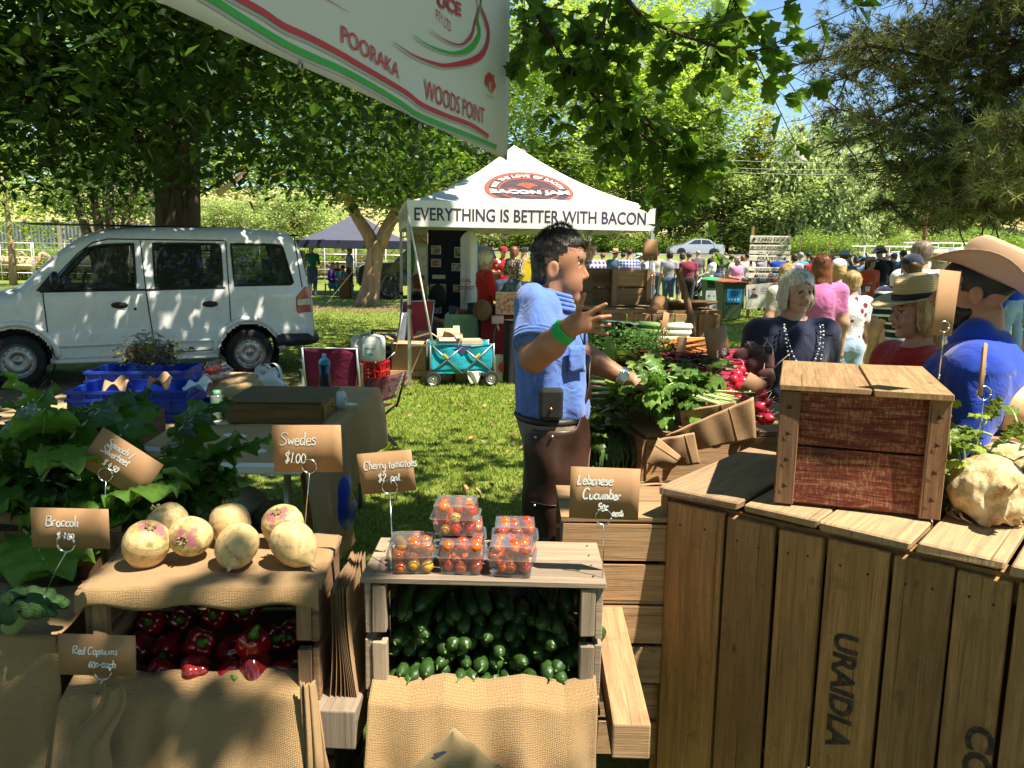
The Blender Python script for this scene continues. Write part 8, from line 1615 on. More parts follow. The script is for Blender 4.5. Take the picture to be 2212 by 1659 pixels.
def hat(kind,c,k,mats,par,tilt=0,roll=0,name='hat'):
 R=Matrix.Rotation(rad(tilt),3,'X')@Matrix.Rotation(rad(roll),3,'Y');c=Vector(c)+R@Vector((0,.012*k,.05*k));mb=MB()
 if kind=='cap':
  mb.lathe([(.088,0),(.088,.02),(.080,.05),(.055,.078),(.02,.09),(0,.091)],c,20,0,R,sy=1.12)
  mb.sheet(lambda a,b:c+R@Vector(((a-.5)*.15*k*(1-.3*b*b),(-.085-.075*b*max(0,math.sin(a*3.1416))**.5)*k,(.006-.018*b)*k)),10,4);mb.v=[tuple(c+(Vector(p)-c)*(k if i<120 else 1)) for i,p in enumerate(mb.v)];o=mb.build(name,mats[0],par);solid(o,.003);return o
 br,ch,up,cw={'straw':(.165,.105,.010,.084),'bucket':(.135,.09,-.035,.086),'akubra':(.152,.115,.016,.084)}[kind]
 P=[(br,0),(br*.98,.004)]+[(.088+(br-.088)*t,.004) for t in(.8,.6,.4,.2)]+[(cw+.006,.008),(cw+.003,.03),(cw,ch*.6),(cw*.93,ch*.88),(cw*.80,ch*1.0),(cw*.55,ch*1.0),(cw*.3,ch*.93),(0,ch*.9)]
 n=40
 def sh(p):r=math.hypot(p[0],p[1]);e=max(0,(r-.09)/(br-.09));ca=p[0]/(r+1e-9);z=p[2]+up*e*(2.2*ca*ca-.7*(1-ca*ca))*(2.2 if kind=='akubra' else 1);y=p[1]*1.16;z-=.022*max(0,p[2]-ch*.7)/(ch*.3)*math.exp(-(p[0]/.028)**2)*(kind!='bucket');return Vector((p[0]*.94,y,z))
 for(r,z) in P:pass
 m2=MB();m2.lathe(P,(0,0,0),n);m2.v=[tuple(c+R@(sh(p)*k)) for p in m2.v];o=m2.build(name,mats[0],par);solid(o,.003)
 m3=MB();m3.lathe([(cw+.009,.009),(cw+.0095,.022),(cw+.008,.034),(cw+.002,.036)] if kind!='akubra' else[(cw+.009,.009),(cw+.012,.016),(cw+.009,.024)],(0,0,0),n);m3.v=[tuple(c+R@(sh(p)*k)) for p in m3.v];m3.build('hat_band',mats[1],o);return o
STRAW=cloth('straw weave',(.52,.38,.20),(.36,.25,.12),'hstripe',6,.3);BANDB=plain('black band',(.015,.015,.018),.7);FELT=plain('fawn felt',(.50,.34,.235),.9,var=.06,sc=5);PLAIT=plain('plaited leather',(.12,.045,.025),.6,var=.5,sc=90,bump=.6)
def human(label,loc,yaw,H=1.7,hair='brown',style='short',top='white',bot='jeans',arms='down',sleeve='short',legs='long',hatk=None,hatm=None,near=0,sit=False,tone=SKIN,wide=1.0,stride=0.0,lean=0.0,group='people at the show',hx=0.0,tilt=0,vox=None,turn=0):
 o=thing('person',label,'person',loc,yaw,group);s=SDF((.036 if near else.022)*H);w=wide;Z0=0.0 if not sit else-.27*H;vox=vox or(.0085 if near>1 else.014 if near else.026)
 J=lambda x,y,z:np.array((x*H,(y+lean*max(0,z-.5))*H,z*H+Z0));T,B,SK,SH=1,2,0,3
 s.ell(J(0,.005,.53),np.array((.098*w,.072*w,.075))*H,B);s.ell(J(0,-.004,.63),np.array((.090*w,.068*w,.10))*H,T);s.ell(J(0,0,.735),np.array((.106*w,.082*w,.100))*H,T);s.cone(J(-.092*w,.004,.800),J(.092*w,.004,.800),.044*H,.044*H,T);s.cone(J(0,.01,.785),J(0,.012,.822),.06*H,.042*H,T,.02*H)
 if near>1:s.ell(J(0,.024,.765),np.array((.128*w,.068,.072))*H,T)
 s.cone(J(0,.012,.82),J(0,.006,.885),.037*H,.034*H,SK,.012*H)
 for t,(eb,wr) in zip((-1,1),POSE[arms]):
  S0=J(t*.112*w,.004,.795);E=S0+np.array((eb[0]*t,eb[1],eb[2]))*H;W=S0+np.array((wr[0]*t,wr[1],wr[2]))*H;ms=T;M=S0+(E-S0)*.62
  s.cone(S0,M,.034*H,.030*H,T,(.05 if near else.03)*H);s.cone(M,E,.029*H,.026*H,T if sleeve=='long' else SK,.008*H);s.cone(E,W,.026*H,.0185*H,T if sleeve=='long' else SK)
  d=W-E;d/=np.linalg.norm(d);sd=np.cross(d,(0,0,1));sd=sd/(np.linalg.norm(sd)+1e-6) if np.linalg.norm(sd)>.1 else np.array((0.,1,0));hc=W+d*.03*H;s.cone(W,hc,.017*H,.022*H,SK,.01*H);ups=np.cross(sd,d)
  for f in range(4):b=hc+ups*(f-1.5)*.010*H+d*.012*H;s.cone(b,b+d*(.034-.004*abs(f-1.4))*H-sd*t*.008*H,.0058*H,.0045*H,SK,.004*H)
  s.cone(hc-d*.01*H+ups*.016*H,hc+d*.02*H+ups*.034*H,.007*H,.005*H,SK,.006*H)
  if not sit:hp,kn,an=J(t*.052*w,0,.50),J(t*.052,-.01-t*stride*.5,.275),J(t*.05,.015+t*stride*.6*(-1 if t>0 else-1),.05)
  else:hp,kn,an=J(t*.06,0,.50),J(t*.07,-.24,.51),J(t*.07,-.23,.29)
  km=kn+(hp-kn)*.15;m_=B;s.cone(hp,kn,.062*H*w**.5,.043*H,B if legs!='bare' else SK)
  if legs=='shorts' or legs=='bare':s.cone(kn,an,.036*H,.024*H,SK)
  else:s.cone(kn,an,.044*H,.033*H,B)
  s.cone(an-np.array((0,-.01,.015))*H,an+np.array((0,-.085,-.028))*H,.026*H,.022*H,SH,.01*H)
 if legs=='bare':s.cone(J(0,0,.52),J(0,0,.36),.09*H,.115*H,B)
 k=H*.98/1.70;hc=J(hx,-.012,.928);head_prims(s,hc,k,near);n_fold=(lambda a_,b_:lambda P:(a_(P)+b_(P))*(P[:,2]<.80*H+Z0))(crease(7,.0045*near,7),crease(15,.0022*near,8,.7))
 hm=HAIRS[hair];mats=[tone,fab(top),fab(bot),SHOE,EYEW,IRIS,LIP,hm if hair in('black','brown','auburn') else skin('fair brow',(.36,.22,.14))]
 s.build('body',mats,vox,o,n_fold if near else None,[(2,hc[2]-.13,hc[2]+.14,vox*(.42 if near else.75)),(0,hc[0]-.1,hc[0]+.1,vox*(.6 if near else 1)),(1,hc[1]-.13,hc[1]+.12,vox*(.5 if near else 1))] if near or True else None)
 if style:V,F,mi=hair_mesh(style,hc,k,vox*.6 if near else.022,len(label));u_=np.unique(F);rm=np.zeros(len(V),int);rm[u_]=np.arange(len(u_));link('hair',npmesh('hair',V[u_],rm[F],True,uv=V[u_][rm[F].ravel()][:,:2],rnd=np.zeros(len(F))),hm,o)
 if near and style and not hatk:strands('hair_strands',hc,k,700,.035 if style in('short','full') else.02,hm,o,4)
 if hatk:hat(hatk,hc,k,hatm or([STRAW,BANDB]),o,tilt)
 o['hc']=[float(x) for x in hc];return o
def stand(u,Y,**kw):x=(u-1106)/FPX*Y*1.005;return(x,Y,float(gz(x,Y))+kw.get('dz',0))
F_,B_,L_F,R_F=0,math.pi,-math.pi/2,math.pi/2
CROWD=[('man in a green shirt and cap, arms folded, by the navy gazebo',677,28.6,.35,dict(top='green',bot='jeans',sleeve='long',arms='front',hatk='cap',hatm=[fab('navy')],H=1.76)),('seated person in purple with a wide hat on the teal chair',718,28.0,R_F,dict(top='purple',bot='denim',sleeve='long',sit=True,hatk='bucket',hatm=[fab('khaki'),BANDB],arms='front',H=1.66)),('seated person in red with dark hair under the navy gazebo',731,29.5,.4,dict(top='red',hair='black',sit=True,H=1.66)),('man in a sky blue shirt and straw hat standing left of the forked tree',757,29.2,R_F+.4,dict(top='sky',bot='brown',hatk='straw',H=1.74)),('child in a pink top sitting by the forked tree',742,29.0,2.6,dict(top='pink',sit=True,H=1.5)),('dark haired woman in a black top behind the woman in red',1017,17,B_,dict(top='black',hair='black',style='bun',H=1.66)),('man in a red polo with a red cap facing the camera',1084,19,.3,dict(top='red/floral/white/.35',hatk='cap',hatm=[fab('red')],arms='one',H=1.72)),('long haired woman in a floral top left of the stallholder',1107,18.2,2.4,dict(top='brown/floral/white/1.2',hair='auburn',style='long',sleeve='long',H=1.74,arms='front')),('person in mustard with a navy cap carrying a yellow bag',1128,18.6,B_-.3,dict(top='mustard',bot='jeans',hatk='cap',hatm=[fab('navy')],H=1.7)),('man in dark clothes with a backpack behind the stallholder',1156,19.5,B_,dict(top='shadow',hair='black',H=1.72)),('tall man in a purple check shirt behind the stallholder face',1268,12.4,.35,dict(top='purple/check/white',hair='greybrown',H=1.80,near=1,tone=SKIN_P)),('blonde woman in a white sleeveless top seen past the stallholder',1250,11.9,B_+.3,dict(top='white',hair='blonde',style='long',sleeve='short',H=1.52,near=1)),('auburn haired person in a grey brown top behind the wooden crate',1295,24,B_,dict(top='khaki',hair='auburn',H=1.66)),('man in a denim blue shirt and straw hat behind the wooden crate',1321,22.5,B_-.5,dict(top='denim',hatk='straw',H=1.74)),('man in a blue gingham shirt seen from behind',1351,21,B_,dict(top='blue/check/white/.9',bot='khaki',hair='brown',H=1.76,wide=1.15)),('woman in black with a white hat and sunglasses by the marquee pole',1371,22,.5,dict(top='black',hatk='bucket',hatm=[fab('white'),BANDB],style='bob',hair='black',H=1.64)),('person in a white shirt and white hat by the marquee pole',1388,23,B_,dict(top='white',hatk='bucket',hatm=[fab('white'),BANDB],H=1.66)),('dark haired person in a grey T-shirt and blue shorts seen from behind',1437,23.2,B_,dict(top='grey',bot='denim',legs='shorts',hair='black',style='bob',H=1.72,arms='one')),('woman in a grey singlet half hidden by the man in maroon',1464,24.5,B_,dict(top='grey',hair='brown',style='bob',H=1.66,legs='shorts')),('man in a maroon T-shirt and navy cap',1478,22.8,B_,dict(top='maroon',bot='black',hatk='cap',hatm=[fab('slate')],H=1.68,wide=1.1)),('white haired man in a white shirt leaning on the pram',1520,23.6,B_+1.1,dict(top='white',bot='jeans',sleeve='long',hair='white',style='bald',arms='push',lean=.25,H=1.62)),('man in a navy T-shirt behind the white haired man',1536,25,B_,dict(top='navy',hair='black',H=1.78,wide=1.05)),('man in a striped shirt behind the man in navy',1549,27,B_,dict(top='navy/hstripe/white',hair='black',H=1.68)),('person in a pale jacket and khaki hat by the bins',1567,24.5,B_,dict(top='cream',sleeve='long',hatk='bucket',hatm=[fab('khaki'),BANDB],H=1.6)),('grey haired woman in a pink shirt and sunglasses facing the camera behind the bins',1581,21.6,.4,dict(top='pinkshirt',hair='grey',style='bob',bot='khaki',arms='front',H=1.58)),('dark haired person in a white T-shirt behind the bins',1602,24,B_,dict(top='white',hair='black',H=1.66)),('person in blue behind the direction sign',1669,22.5,B_,dict(top='blue',bot='maroon',hair='brown',H=1.7)),('person in grey behind the direction sign',1640,23.5,B_,dict(top='grey',bot='jeans',hair='grey',H=1.66)),('person in a pink check shirt right of the direction sign',1702,21.5,B_,dict(top='pinkshirt/check/white',hair='brown',style='bob',H=1.66)),('dark haired man far behind the elderly woman',1731,27,B_,dict(top='shadow',hair='black',H=1.76)),('dark haired person far behind the brown haired woman',1768,26,B_,dict(top='green',hair='black',H=1.72)),('person raising both arms to a flowered blue cap',1807,15,B_,dict(top='denim',arms='up',sleeve='long',hatk='cap',hatm=[fab('sky/floral/red')],H=1.74)),('person in mustard far behind the orange dressed woman',1834,22,B_,dict(top='mustard',hair='brown',style='bob',H=1.66)),('person in a pale blue bucket hat behind the blond boyish haired person',1845,20,B_,dict(top='sky',hatk='bucket',hatm=[fab('sky'),BANDB],H=1.62)),('dark haired person in red check far in the crowd',1855,24,B_,dict(top='red/check/white',hair='black',H=1.70)),('man in black with a grey hat in front of the white ute',1882,17.5,B_,dict(top='black',sleeve='long',hatk='bucket',hatm=[fab('grey'),BANDB],H=1.82,wide=1.2)),('woman in an orange dress and straw hat holding a cup',1865,17.2,.25,dict(top='orange',bot='orange',hatk='straw',legs='bare',arms='one',sleeve='long',H=1.58,hair='brown',style='bob')),('short blonde haired woman in a dark floral dress',1890,18.4,B_+.4,dict(top='slate/floral/white/1.4',bot='denim',hair='blonde',style='bob',H=1.60,stride=.06)),('man in a cyan shirt and dark cap',1913,21,B_,dict(top='cyan',bot='jeans',hatk='cap',hatm=[fab('navy')],H=1.72)),('person in denim with a black backpack',1932,19.5,B_,dict(top='denim',bot='jeans',hair='black',H=1.78)),('tall grey brown haired man in a white shirt behind the man in the navy cap',1971,7.9,B_,dict(top='white',hair='greybrown',style='full',H=1.76,near=1,wide=1.1)),('person in a white shirt and straw hat behind the big hat brim',2010,9,B_,dict(top='white',hatk='straw',hair='grey',H=1.62,near=1)),('woman in a blue shirt and pale jeans under the big hat brim at the right',2180,13,B_+.3,dict(top='blue',bot='lightjeans',hair='black',style='long',sleeve='long',H=1.68,stride=.05)),('person in dark clothes at the right edge behind the big hat',2202,14,.6,dict(top='black',bot='shadow',hair='brown',style='long',H=1.7)),('woman with a bare arm and patterned dress at the right edge',2245,6.0,B_+.6,dict(top='slate/floral/white/1.5',bot='slate',hair='brown',style='bob',H=1.6,legs='bare',near=1)),('man in a teal shirt right of the direction sign in the far crowd',1715,24,B_+.2,dict(top='cyan',hair='grey',H=1.74)),('person in bright red far behind the elderly woman',1740,23,B_,dict(top='red',hair='brown',H=1.64)),('woman in a pale pink top in the far crowd behind the auburn haired woman',1783,21,B_-.3,dict(top='pinkshirt',hair='black',H=1.62,style='bob')),('man in a khaki shirt in the far crowd right of the white cap',1818,25,B_,dict(top='khaki',hair='black',H=1.76)),('person in maroon in the far crowd left of the man in black',1868,23,B_+.3,dict(top='maroon',hair='brown',H=1.66)),('man in a pale check shirt in the far crowd before the white ute',1900,24,B_,dict(top='sky/check/white',hair='greybrown',H=1.75)),('white haired person in a blue top far behind the striped man',1945,20,B_,dict(top='blue',hair='white',H=1.66)),('person in green far right behind the straw hats',2030,19,B_-.2,dict(top='green',hair='brown',H=1.70)),('man in a white singlet far behind the bins',1555,28,B_,dict(top='white',hair='brown',H=1.72)),('woman in purple in the far crowd left of the direction sign',1592,27,B_+.2,dict(top='purple',hair='auburn',H=1.63,style='bob')),('person in orange far left of the marquee pole behind the wooden crate',1338,26,B_,dict(top='orange',hair='black',H=1.66)),('man in slate grey far in the crowd between the pram and the pole',1497,28,B_,dict(top='slate',hair='grey',H=1.76)),('far person in a dark jacket between the bins and the sign',1626,27,B_,dict(top='shadow',hair='brown',H=1.72)),('far person in a red top left of the wooden crate',1180,26,B_,dict(top='maroon',hair='black',H=1.72)),('far person in a pale top near the marquee pole',1409,27,B_,dict(top='cream',hair='black',H=1.7)),('sunglasses wearing blonde woman with a turquoise pendant, left of the elderly woman',1688,8.6,.45,dict(top='cream',bot='orange',hair='blonde',style='long',H=1.54,near=1,tone=SKIN)),('woman with long auburn hair and a bright pink top behind the elderly woman',1762,7.2,B_,dict(top='pink',hair='auburn',style='long',H=1.64,near=1)),('woman in a white cap and slate top',1797,8.8,B_-.5,dict(top='slate',hair='blonde',style='bob',hatk='cap',hatm=[fab('white')],H=1.57,near=1)),('short blond haired person in a white T-shirt with a red print, seen from behind',1828,7.6,B_+.1,dict(top='white/floral/maroon/.5',bot='lightjeans',hair='blonde',style='full',H=1.48,near=1)),('man in a navy striped polo and navy cap seen from behind',1953,6.6,B_-.35,dict(top='navy/hstripe/white/.8',bot='lightjeans',hair='brown',hatk='cap',hatm=[fab('navy')],H=1.63,near=1,wide=1.12)),('white haired woman in a red shirt and black apron under the marquee',1046,11.0,R_F+.3,dict(top='red',bot='black',sleeve='long',hair='white',style='full',arms='reach',H=1.62,near=1)),('seated woman with ginger hair, black top and denim shorts inside the marquee',903,12.0,R_F,dict(top='black',bot='denim',legs='shorts',hair='auburn',style='bob',sit=True,arms='reach',H=1.66,near=1,dz=.05))]
for lab,u,Y,yaw,kw in CROWD:dz=kw.pop('dz',0);p=stand(u,Y);human(lab,(p[0],p[1],p[2]+dz),yaw,**kw)
def crowd_bit(nm,lab,cat,u,v,Y,fn,m):mb=MB();fn(mb);o=mb.build(nm,m);o.location=at(u,v,Y);tag(o,lab,cat)
crowd_bit('tote_bag','yellow shopping bag carried by the person in mustard','bag',1132,588,18.2,lambda mb:(mb.box((0,0,0),(.30,.06,.36),jit=.03),mb.tube([(-.1,0,.17),(-.06,0,.42),(.06,0,.42),(.1,0,.17)],.012,5)),plain('yellow bag',(.65,.50,.02),.5))
crowd_bit('backpack','black backpack on the person in denim','backpack',1925,615,19.2,lambda mb:mb.ball((0,0,0),(.16,.12,.24),14),plain('black fabric',(.012,.013,.016),.85));crowd_bit('cup','white cup held by the woman in orange','cup',1874,625,16.9,lambda mb:mb.lathe([(.035,-.05),(.05,.06),(0,.06)],n=12),WHITE);crowd_bit('backpack','dark bag held on the lap of the seated woman','bag',945,640,11.75,lambda mb:mb.ball((0,0,0),(.13,.10,.17),14),plain('black fabric',(.012,.013,.016),.85));crowd_bit('apron_pouch','brown apron pouch hanging at the waist of the woman in red','pouch',1042,670,10.72,lambda mb:mb.ball((0,0,0),(.13,.08,.14),16),cloth('brown pouch',(.16,.09,.05)))
# the four people close to the stall
ew=human('elderly woman with short white hair, dark navy top and two strings of pearls',(*at(1720,620,3.95)[:2],-.055),.10,1.60,'white','bob','navy','navy','down','long',near=2,tone=SKIN_P,wide=1.02,vox=.009,group='customers at the stall')
mb=MB();PRL=plain('pearl beads',(.62,.66,.72),.2,spec=.8);NB=plain('navy beads',(.03,.04,.12),.2,spec=.8);hz=ew['hc'][2]
for j,(dp,wd) in enumerate(((.20,.088),(.285,.098))):
 for i in range(44):a=i/43*math.pi;mb.ball((-wd*math.cos(a),-.088-.072*max(0,math.sin(a))**.8-(.012 if j else 0),hz-.155-dp*max(0,math.sin(a))**1.2),.0052,8,i%2 if j==0 else(0 if i%3 else 1))
mb.build('necklace',[PRL,NB],ew)
hm_=human('bearded man in a bright blue shirt and a tilted fawn felt hat, facing left',(*at(2122,600,2.34)[:2],0),L_F-.55,1.625,'black','short','blue','jeans','down','long','long','akubra',[FELT,PLAIT],2,tone=SKIN_T,wide=1.18,vox=.009,tilt=-25,group='customers at the stall')
c=np.array(hm_['hc']);s=SDF(.01);s.ell(c+(0,-.040,-.082),(.052,.050,.036));s.ell(c+(0,-.030,-.06),(.064,.05,.03));s.cone(c+(-.026,-.092,-.047),c+(.026,-.092,-.047),.007,.007)
s.build('beard',HAIRS['black'],.006,hm_,lump(60,.004,2),None,lambda P:(P[:,2]>c[2]-.045)&(np.abs(P[:,0])<.05)&(P[:,1]>c[1]-.085)|(P[:,2]>c[2]-.035)&(P[:,1]<c[1]-.09)&(np.abs(P[:,0])<.02));s=SDF(.012);s.cone(c+(-.05,.02,-.125),c+(.05,.02,-.125),.052,.052);s.ell(c+(0,.03,-.14),(.105,.085,.045));s.build('collar',fab('blue'),.008,hm_)
sw=human('woman in a straw hat with a black band and a red top, facing left',(*at(1990,660,2.95)[:2],0),L_F+.15,1.515,'blonde','long','red','jeans','down','short',hatk='straw',near=2,tone=SKIN,wide=1.0,vox=.009,tilt=8,group='customers at the stall')
st_o=thing('person','stallholder in a blue shirt and leather apron, right hand raised with fingers spread','person',(*at(1190,900,2.62)[:2],0));LO=st_o.location
def w3(u,v,Y=2.62):p=at(u,v,Y)-LO;return np.array(p)
SKM=[SKIN_T,EYEW,IRIS,LIP,hairm('dark brow',(.02,.015,.012))];s=SDF(.014);E=lambda p,r,m=0,k=None,rot=None,op=1:s.ell(w3(*p),r,m,rot,k,op);Cn=lambda a,b,r1,r2,m=0,k=None:s.cone(w3(*a),w3(*b),r1,r2,m,k)
E((1205,548),(.092,.076,.098));E((1226,598),(.058,.060,.082));Cn((1222,640),(1243,647),.036,.020);Cn((1195,625),(1236,640),.05,.03);E((1254,545),(.020,.045,.030));Cn((1259,562),(1271,591),.009,.0135,0,.008);E((1266,596),(.011,.018,.009),0,.006)
E((1257,617),(.012,.022,.006),3,.006);E((1256,625),(.012,.020,.007),3,.006);E((1193,578,2.538),(.022,.009,.034),0,.006,(0,12,0));E((1194,577,2.528),(.010,.006,.020),0,.006,None,-1)
for y in(2.583,2.657):E((1259,562,y),(.014,.016,.009),0,.008,None,-1);E((1251,562,y),(.011,.011,.010),1,.002);E((1257,562,y),(.0045,.005,.005),2,.001);Cn((1252,548,y-.012),(1260,547,y+.016),.0045,.003,4,.003)
PV=w3(1200,640);HS=.91
def shr(q):q=list(q);q[1]=PV+(q[1]-PV)*HS;q[2]=PV+(q[2]-PV)*HS if q[0]=='c' else q[2]*HS;q[3],q[4]=(q[3]*HS,q[4]*HS) if q[0]=='c' else(q[3],q[4]);return tuple(q)
s.p=[shr(q) for q in s.p]
Cn((1190,610),(1180,695),.052,.060)
E((1186,760),(.095,.15,.17));E((1190,850),(.10,.15,.14));Cn((1165,672,2.45),(1168,672,2.79),.062,.062)
Cn((1166,676,2.45),(1154,768,2.34),.052,.044);Cn((1154,772,2.34),(1190,745,2.30),.046,.042);Cn((1190,745,2.30),(1224,713,2.28),.041,.028);Cn((1224,713,2.28),(1240,702,2.275),.028,.031,0,.01)
E((1256,696,2.27),(.034,.013,.030),0,.01,(0,18,0));E((1268,697,2.27),(.016,.013,.030),0,.008)
for b,m_,t,r in(((1246,684,2.262),(1252,662,2.25),(1262,636,2.245),.0105),((1272,678,2.265),(1290,667,2.26),(1309,657,2.252),.0088),((1276,690,2.268),(1297,686,2.258),(1318,683,2.262),.0090),((1276,702,2.272),(1298,702,2.266),(1317,701,2.276),.0086),((1270,712,2.276),(1292,717,2.276),(1312,721,2.286),.0078)):
 Cn(b,m_,r*.95,r*.87,0,.006);Cn(m_,t,r*.87,r*.68,0,.004)
Cn((1180,676,2.79),(1240,745,2.86),.052,.044);Cn((1240,745,2.86),(1290,785,2.84),.044,.040);Cn((1290,785,2.84),(1352,818,2.80),.041,.027);Cn((1352,818,2.80),(1368,823,2.79),.027,.030);
for k in range(4):b=(1372,816+k*6,2.79-.012*k);Cn(b,(1390,822+k*6,2.77-.012*k),.0092,.0085,0,.005);Cn((1390,822+k*6,2.77-.012*k),(1396,832+k*5,2.77-.012*k),.0085,.007,0,.004)
Cn((1366,822,2.77),(1382,838,2.74),.010,.008,0,.006)
zc=w3(1205,580)[2];s.build('body',SKM,.0085,st_o,None,[(2,w3(0,730)[2],w3(0,480)[2],.0040),(0,w3(1140,0)[0],w3(1325,0)[0],.0042),(1,-.09,.09,.0045),(1,-.39,-.32,.0045)])
SHIRT=cloth('blue work shirt',(.10,.185,.52),folds=.6);s=SDF(.03);E((1184,760),(.118,.174,.185));E((1188,835),(.120,.176,.15));E((1190,878),(.118,.170,.075));Cn((1160,668,2.455),(1166,668,2.785),.072,.072);Cn((1180,650),(1176,690),.075,.10);Cn((1164,674,2.45),(1161,726,2.375),.072,.070,0,.02);Cn((1180,676,2.79),(1228,730,2.85),.072,.066,0,.02)
f1,f2=crease(7,.012,3,.6),crease(15,.006,5,.8);s.build('shirt',SHIRT,.010,st_o,lambda P:f1(P)+f2(P),None,lambda P:(P[:,2]>w3(0,655)[2])&(np.hypot(P[:,0]-w3(1184,0)[0],P[:,1])<.078)|(P[:,2]<w3(0,898)[2]))
cz=w3(1187,648);mb=MB()
for k in range(4):mb.tube([tuple(cz+np.array(((.074+.006*k)*math.cos(a),(.080+.006*k)*math.sin(a),.030-.014*k-.020*math.cos(a)))) for a in np.linspace(.5,5.78,30)],.0085,6)
for y in(-.045,.045):mb.add([tuple(w3(*p)+np.array((0,y*q,0))) for p,q in(((1228,652),1.1),((1246,664),.7),((1238,700),1.3),((1222,684),1.6))],[(0,1,2,3)])
mb.build('collar',SHIRT,st_o);mb=MB();e_=Vector(w3(1161,731,2.368));d_=(Vector(w3(1154,768,2.34))-Vector(w3(1166,676,2.45))).normalized();a_=d_.orthogonal().normalized();b_=d_.cross(a_)
for k in range(3):mb.tube([e_+d_*(.012*k)+(a_*math.cos(t_)+b_*math.sin(t_))*(.066+.002*math.sin(t_*3)) for t_ in np.linspace(0,6.28,26)],.0075,6,closed=True)
mb.build('sleeve_hem',SHIRT,st_o);mb=MB();mb.sheet(lambda a,b:tuple(w3(1222+34*a,735+55*b,2.62)*np.array((1,0,1))+np.array((-.0,-.135-.03*(1-a),0))),6,6);solid(mb.build('shirt_pocket',SHIRT,st_o),.004)
mb=MB();mb.tube([tuple(w3(1182+6*math.cos(a),672-14*abs(math.sin(a)),2.62)+np.array((.0,.09*math.cos(a*1.0)+.0,.0))) for a in np.linspace(.3,2.8,9)],.009,6);LEA=plain('brown leather',(.045,.020,.013),.40,var=.45,sc=6,bump=.3,spec=.5);mb.build('apron_strap',LEA,st_o)
KHA=fab('khaki');s=SDF(.03);E((1190,915),(.106,.158,.085));
for y in(2.53,2.71):s.chain([w3(1188,920,y),np.array((w3(1180,900,y)[0],y-LO.y,.50)),np.array((w3(1168,900,y)[0],y-LO.y,.07))],[.088,.072,.064])
s.build('trousers',KHA,.016,st_o,lump(8,.010,9),None,lambda P:P[:,2]>w3(0,880)[2])
s=SDF(.02)
for y in(2.53,2.71):s.cone(np.array((w3(1168,900,y)[0],y-LO.y,.10)),np.array((w3(1168,900,y)[0]+.02,y-LO.y,.05)),.058,.055);s.cone(np.array((w3(1168,900,y)[0]+.02,y-LO.y,.05)),np.array((w3(1168,900,y)[0]+.17,y-LO.y,.04)),.05,.04)
s.build('boots',plain('brown boots',(.10,.05,.03),.5),.014,st_o)
mb=MB();c0=w3(1190,893);mb.tube([tuple(c0+np.array((.110*math.cos(a),.164*math.sin(a),0))) for a in np.linspace(0,6.1,40)],.014,6,closed=True);mb.build('belt',plain('black belt',(.02,.016,.014),.5),st_o);mb=MB();p=w3(1190,872,2.437);mb.box(tuple(p),(.075,.035,.10));po_=bevel(mb.build('belt_pouch',BLACK,st_o),.012,2);mb=MB();mb.ball(tuple(w3(1190,884,2.416)),.006,8);mb.build('press_stud',plain('brass',(.55,.33,.12),.3,.9),po_)
ax0=w3(1192,900)
def apron(a,b):
 th=-2.35+3.6*a;q=min(max((th+1.1)/1.0,0),1);q=q*q*(3-2*q);zb=w3(0,896)[2];top=zb+.012+.21*q*(1 if th<.5 else max(0,1-(th-.5)/.6));z=top+(.28-top)*b;e=max(0,(zb-z)/.7);fl=.03*e+.010*math.sin(th*6+2+z*3)*min(1,e*2)+.003*math.sin(z*40+th*3)
 return(ax0[0]+(.124+fl)*math.cos(th),ax0[1]+(.188+fl+.01*e)*math.sin(th),z)
mb=MB();mb.sheet(apron,60,50,su=.6,sv=.8);solid(mb.build('apron',LEA,st_o),.003);mb=MB()
for b in(.30,.52):mb.tube([Vector(apron(a,b))*1.0+Vector((.003*math.cos(-2.35+3.6*a),.003*math.sin(-2.35+3.6*a),0)) for a in np.linspace(.06,.6,30)],.0028,5)
mb.sheet(lambda a,b:Vector(apron(.08+.42*a,.32+.26*b))+Vector((.004*math.cos(-2.35+3.6*(.08+.42*a)),.006*math.sin(-2.35+3.6*(.08+.42*a)),0)),24,8)
for(a,b) in((.08,.03),(.09,.31),(.42,.31),(.2,.02)):mb.ball(Vector(apron(a,b))+Vector((0,-.008,0)),.005,8,1)
mb.build('apron_pocket',[LEA,plain('rivet',(.6,.58,.55),.3,.9)],st_o)
mb=MB();mb.sheet(lambda a,b:(lambda p:p+np.array((.0,(a-.5)*.045,.0)))(w3(1264-6*b,700+150*b,2.545)),4,12);solid(mb.build('apron_strap',LEA,st_o),.004)
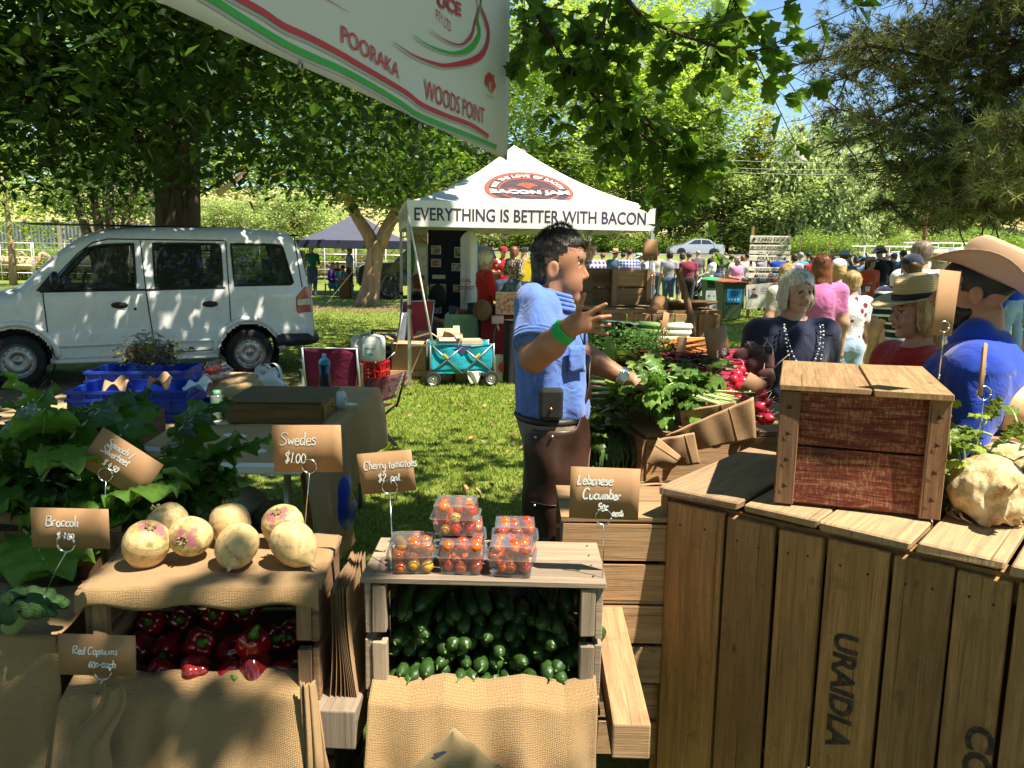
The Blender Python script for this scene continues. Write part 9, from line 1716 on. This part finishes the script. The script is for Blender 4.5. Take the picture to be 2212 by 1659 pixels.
for nm,p,q,r,m_ in(('wristband',w3(1217,718,2.285),w3(1224,712,2.28),.033,plain('green wristband',(.02,.42,.10),.35)),('watch',w3(1346,815,2.803),w3(1352,818,2.80),.031,CHROME)):
 d=(q-p)/np.linalg.norm(q-p);a_=Vector(d).orthogonal().normalized();b_=Vector(d).cross(a_);mb=MB()
 for k in range(5):mb.tube([Vector(p)+Vector(d)*(.006*k-.012)+(a_*math.cos(t_)+b_*math.sin(t_))*(r+.0015) for t_ in np.linspace(0,6.0,24)],.0036,6,closed=True)
 if nm=='watch':mb.disc(Vector(p)+Vector((0,-r-.006,.01)),.018,(0,-1,.3),18)
 mb.build(nm,m_,st_o)
HD_=hairm('dark cropped hair',(.018,.014,.012),(.06,.05,.045));s=SDF(.02);E((1204,545),(.0955,.0785,.101));E((1222,512),(.072,.060,.028));E((1170,585),(.040,.064,.065));q0=w3(1205,545)
s.build('hair',HD_,.006,st_o,lump(40,.004,6),None,lambda P:(P[:,2]<q0[2]+.040+.0*P[:,0])&(P[:,0]>w3(1240,0)[0])|(P[:,0]>w3(1216,0)[0])&(P[:,2]<q0[2]+.012)|(P[:,0]>w3(1186,0)[0])&(P[:,2]<q0[2]-.035)|(P[:,2]<w3(0,622)[2])|(P[:,0]>w3(1180,0)[0])&(P[:,0]<w3(1206,0)[0])&(P[:,2]<q0[2]-.005)&(np.abs(P[:,1])>.066))
g=np.random.default_rng(3);d=g.normal(size=(5200,3));d/=np.linalg.norm(d,axis=1)[:,None];d=d[(d[:,2]>.18)|((d[:,0]<-.5)&(d[:,2]>-.4))];P=w3(1205,544)+d*np.array((.0955,.0785,.100));P[:,2]+=.012*np.exp(-((P[:,0]-w3(1228,0)[0])/.04)**2);t=d*.7+g.normal(size=d.shape)*.3+np.array((.35,0,.45));t/=np.linalg.norm(t,axis=1)[:,None];sd_=np.cross(t,g.normal(size=t.shape));sd_/=np.linalg.norm(sd_,axis=1)[:,None];V=np.stack([P-sd_*.0014,P+sd_*.0014,P+t*(.006+.013*np.clip(d[:,2],0,1)**1.5)[:,None]*g.uniform(.5,1.2,len(P))[:,None]],1).reshape(-1,3)
link('hair_strands',npmesh('hair_strands',PV+(V-PV)*HS,np.arange(len(V)).reshape(-1,3),rnd=np.zeros(len(P))),HD_,st_o)
for o in KIDS[st_o.name]:
 if o.name.split('.')[0]=='hair':
  for v in o.data.vertices:v.co=Vector(PV)+(v.co-Vector(PV))*HS
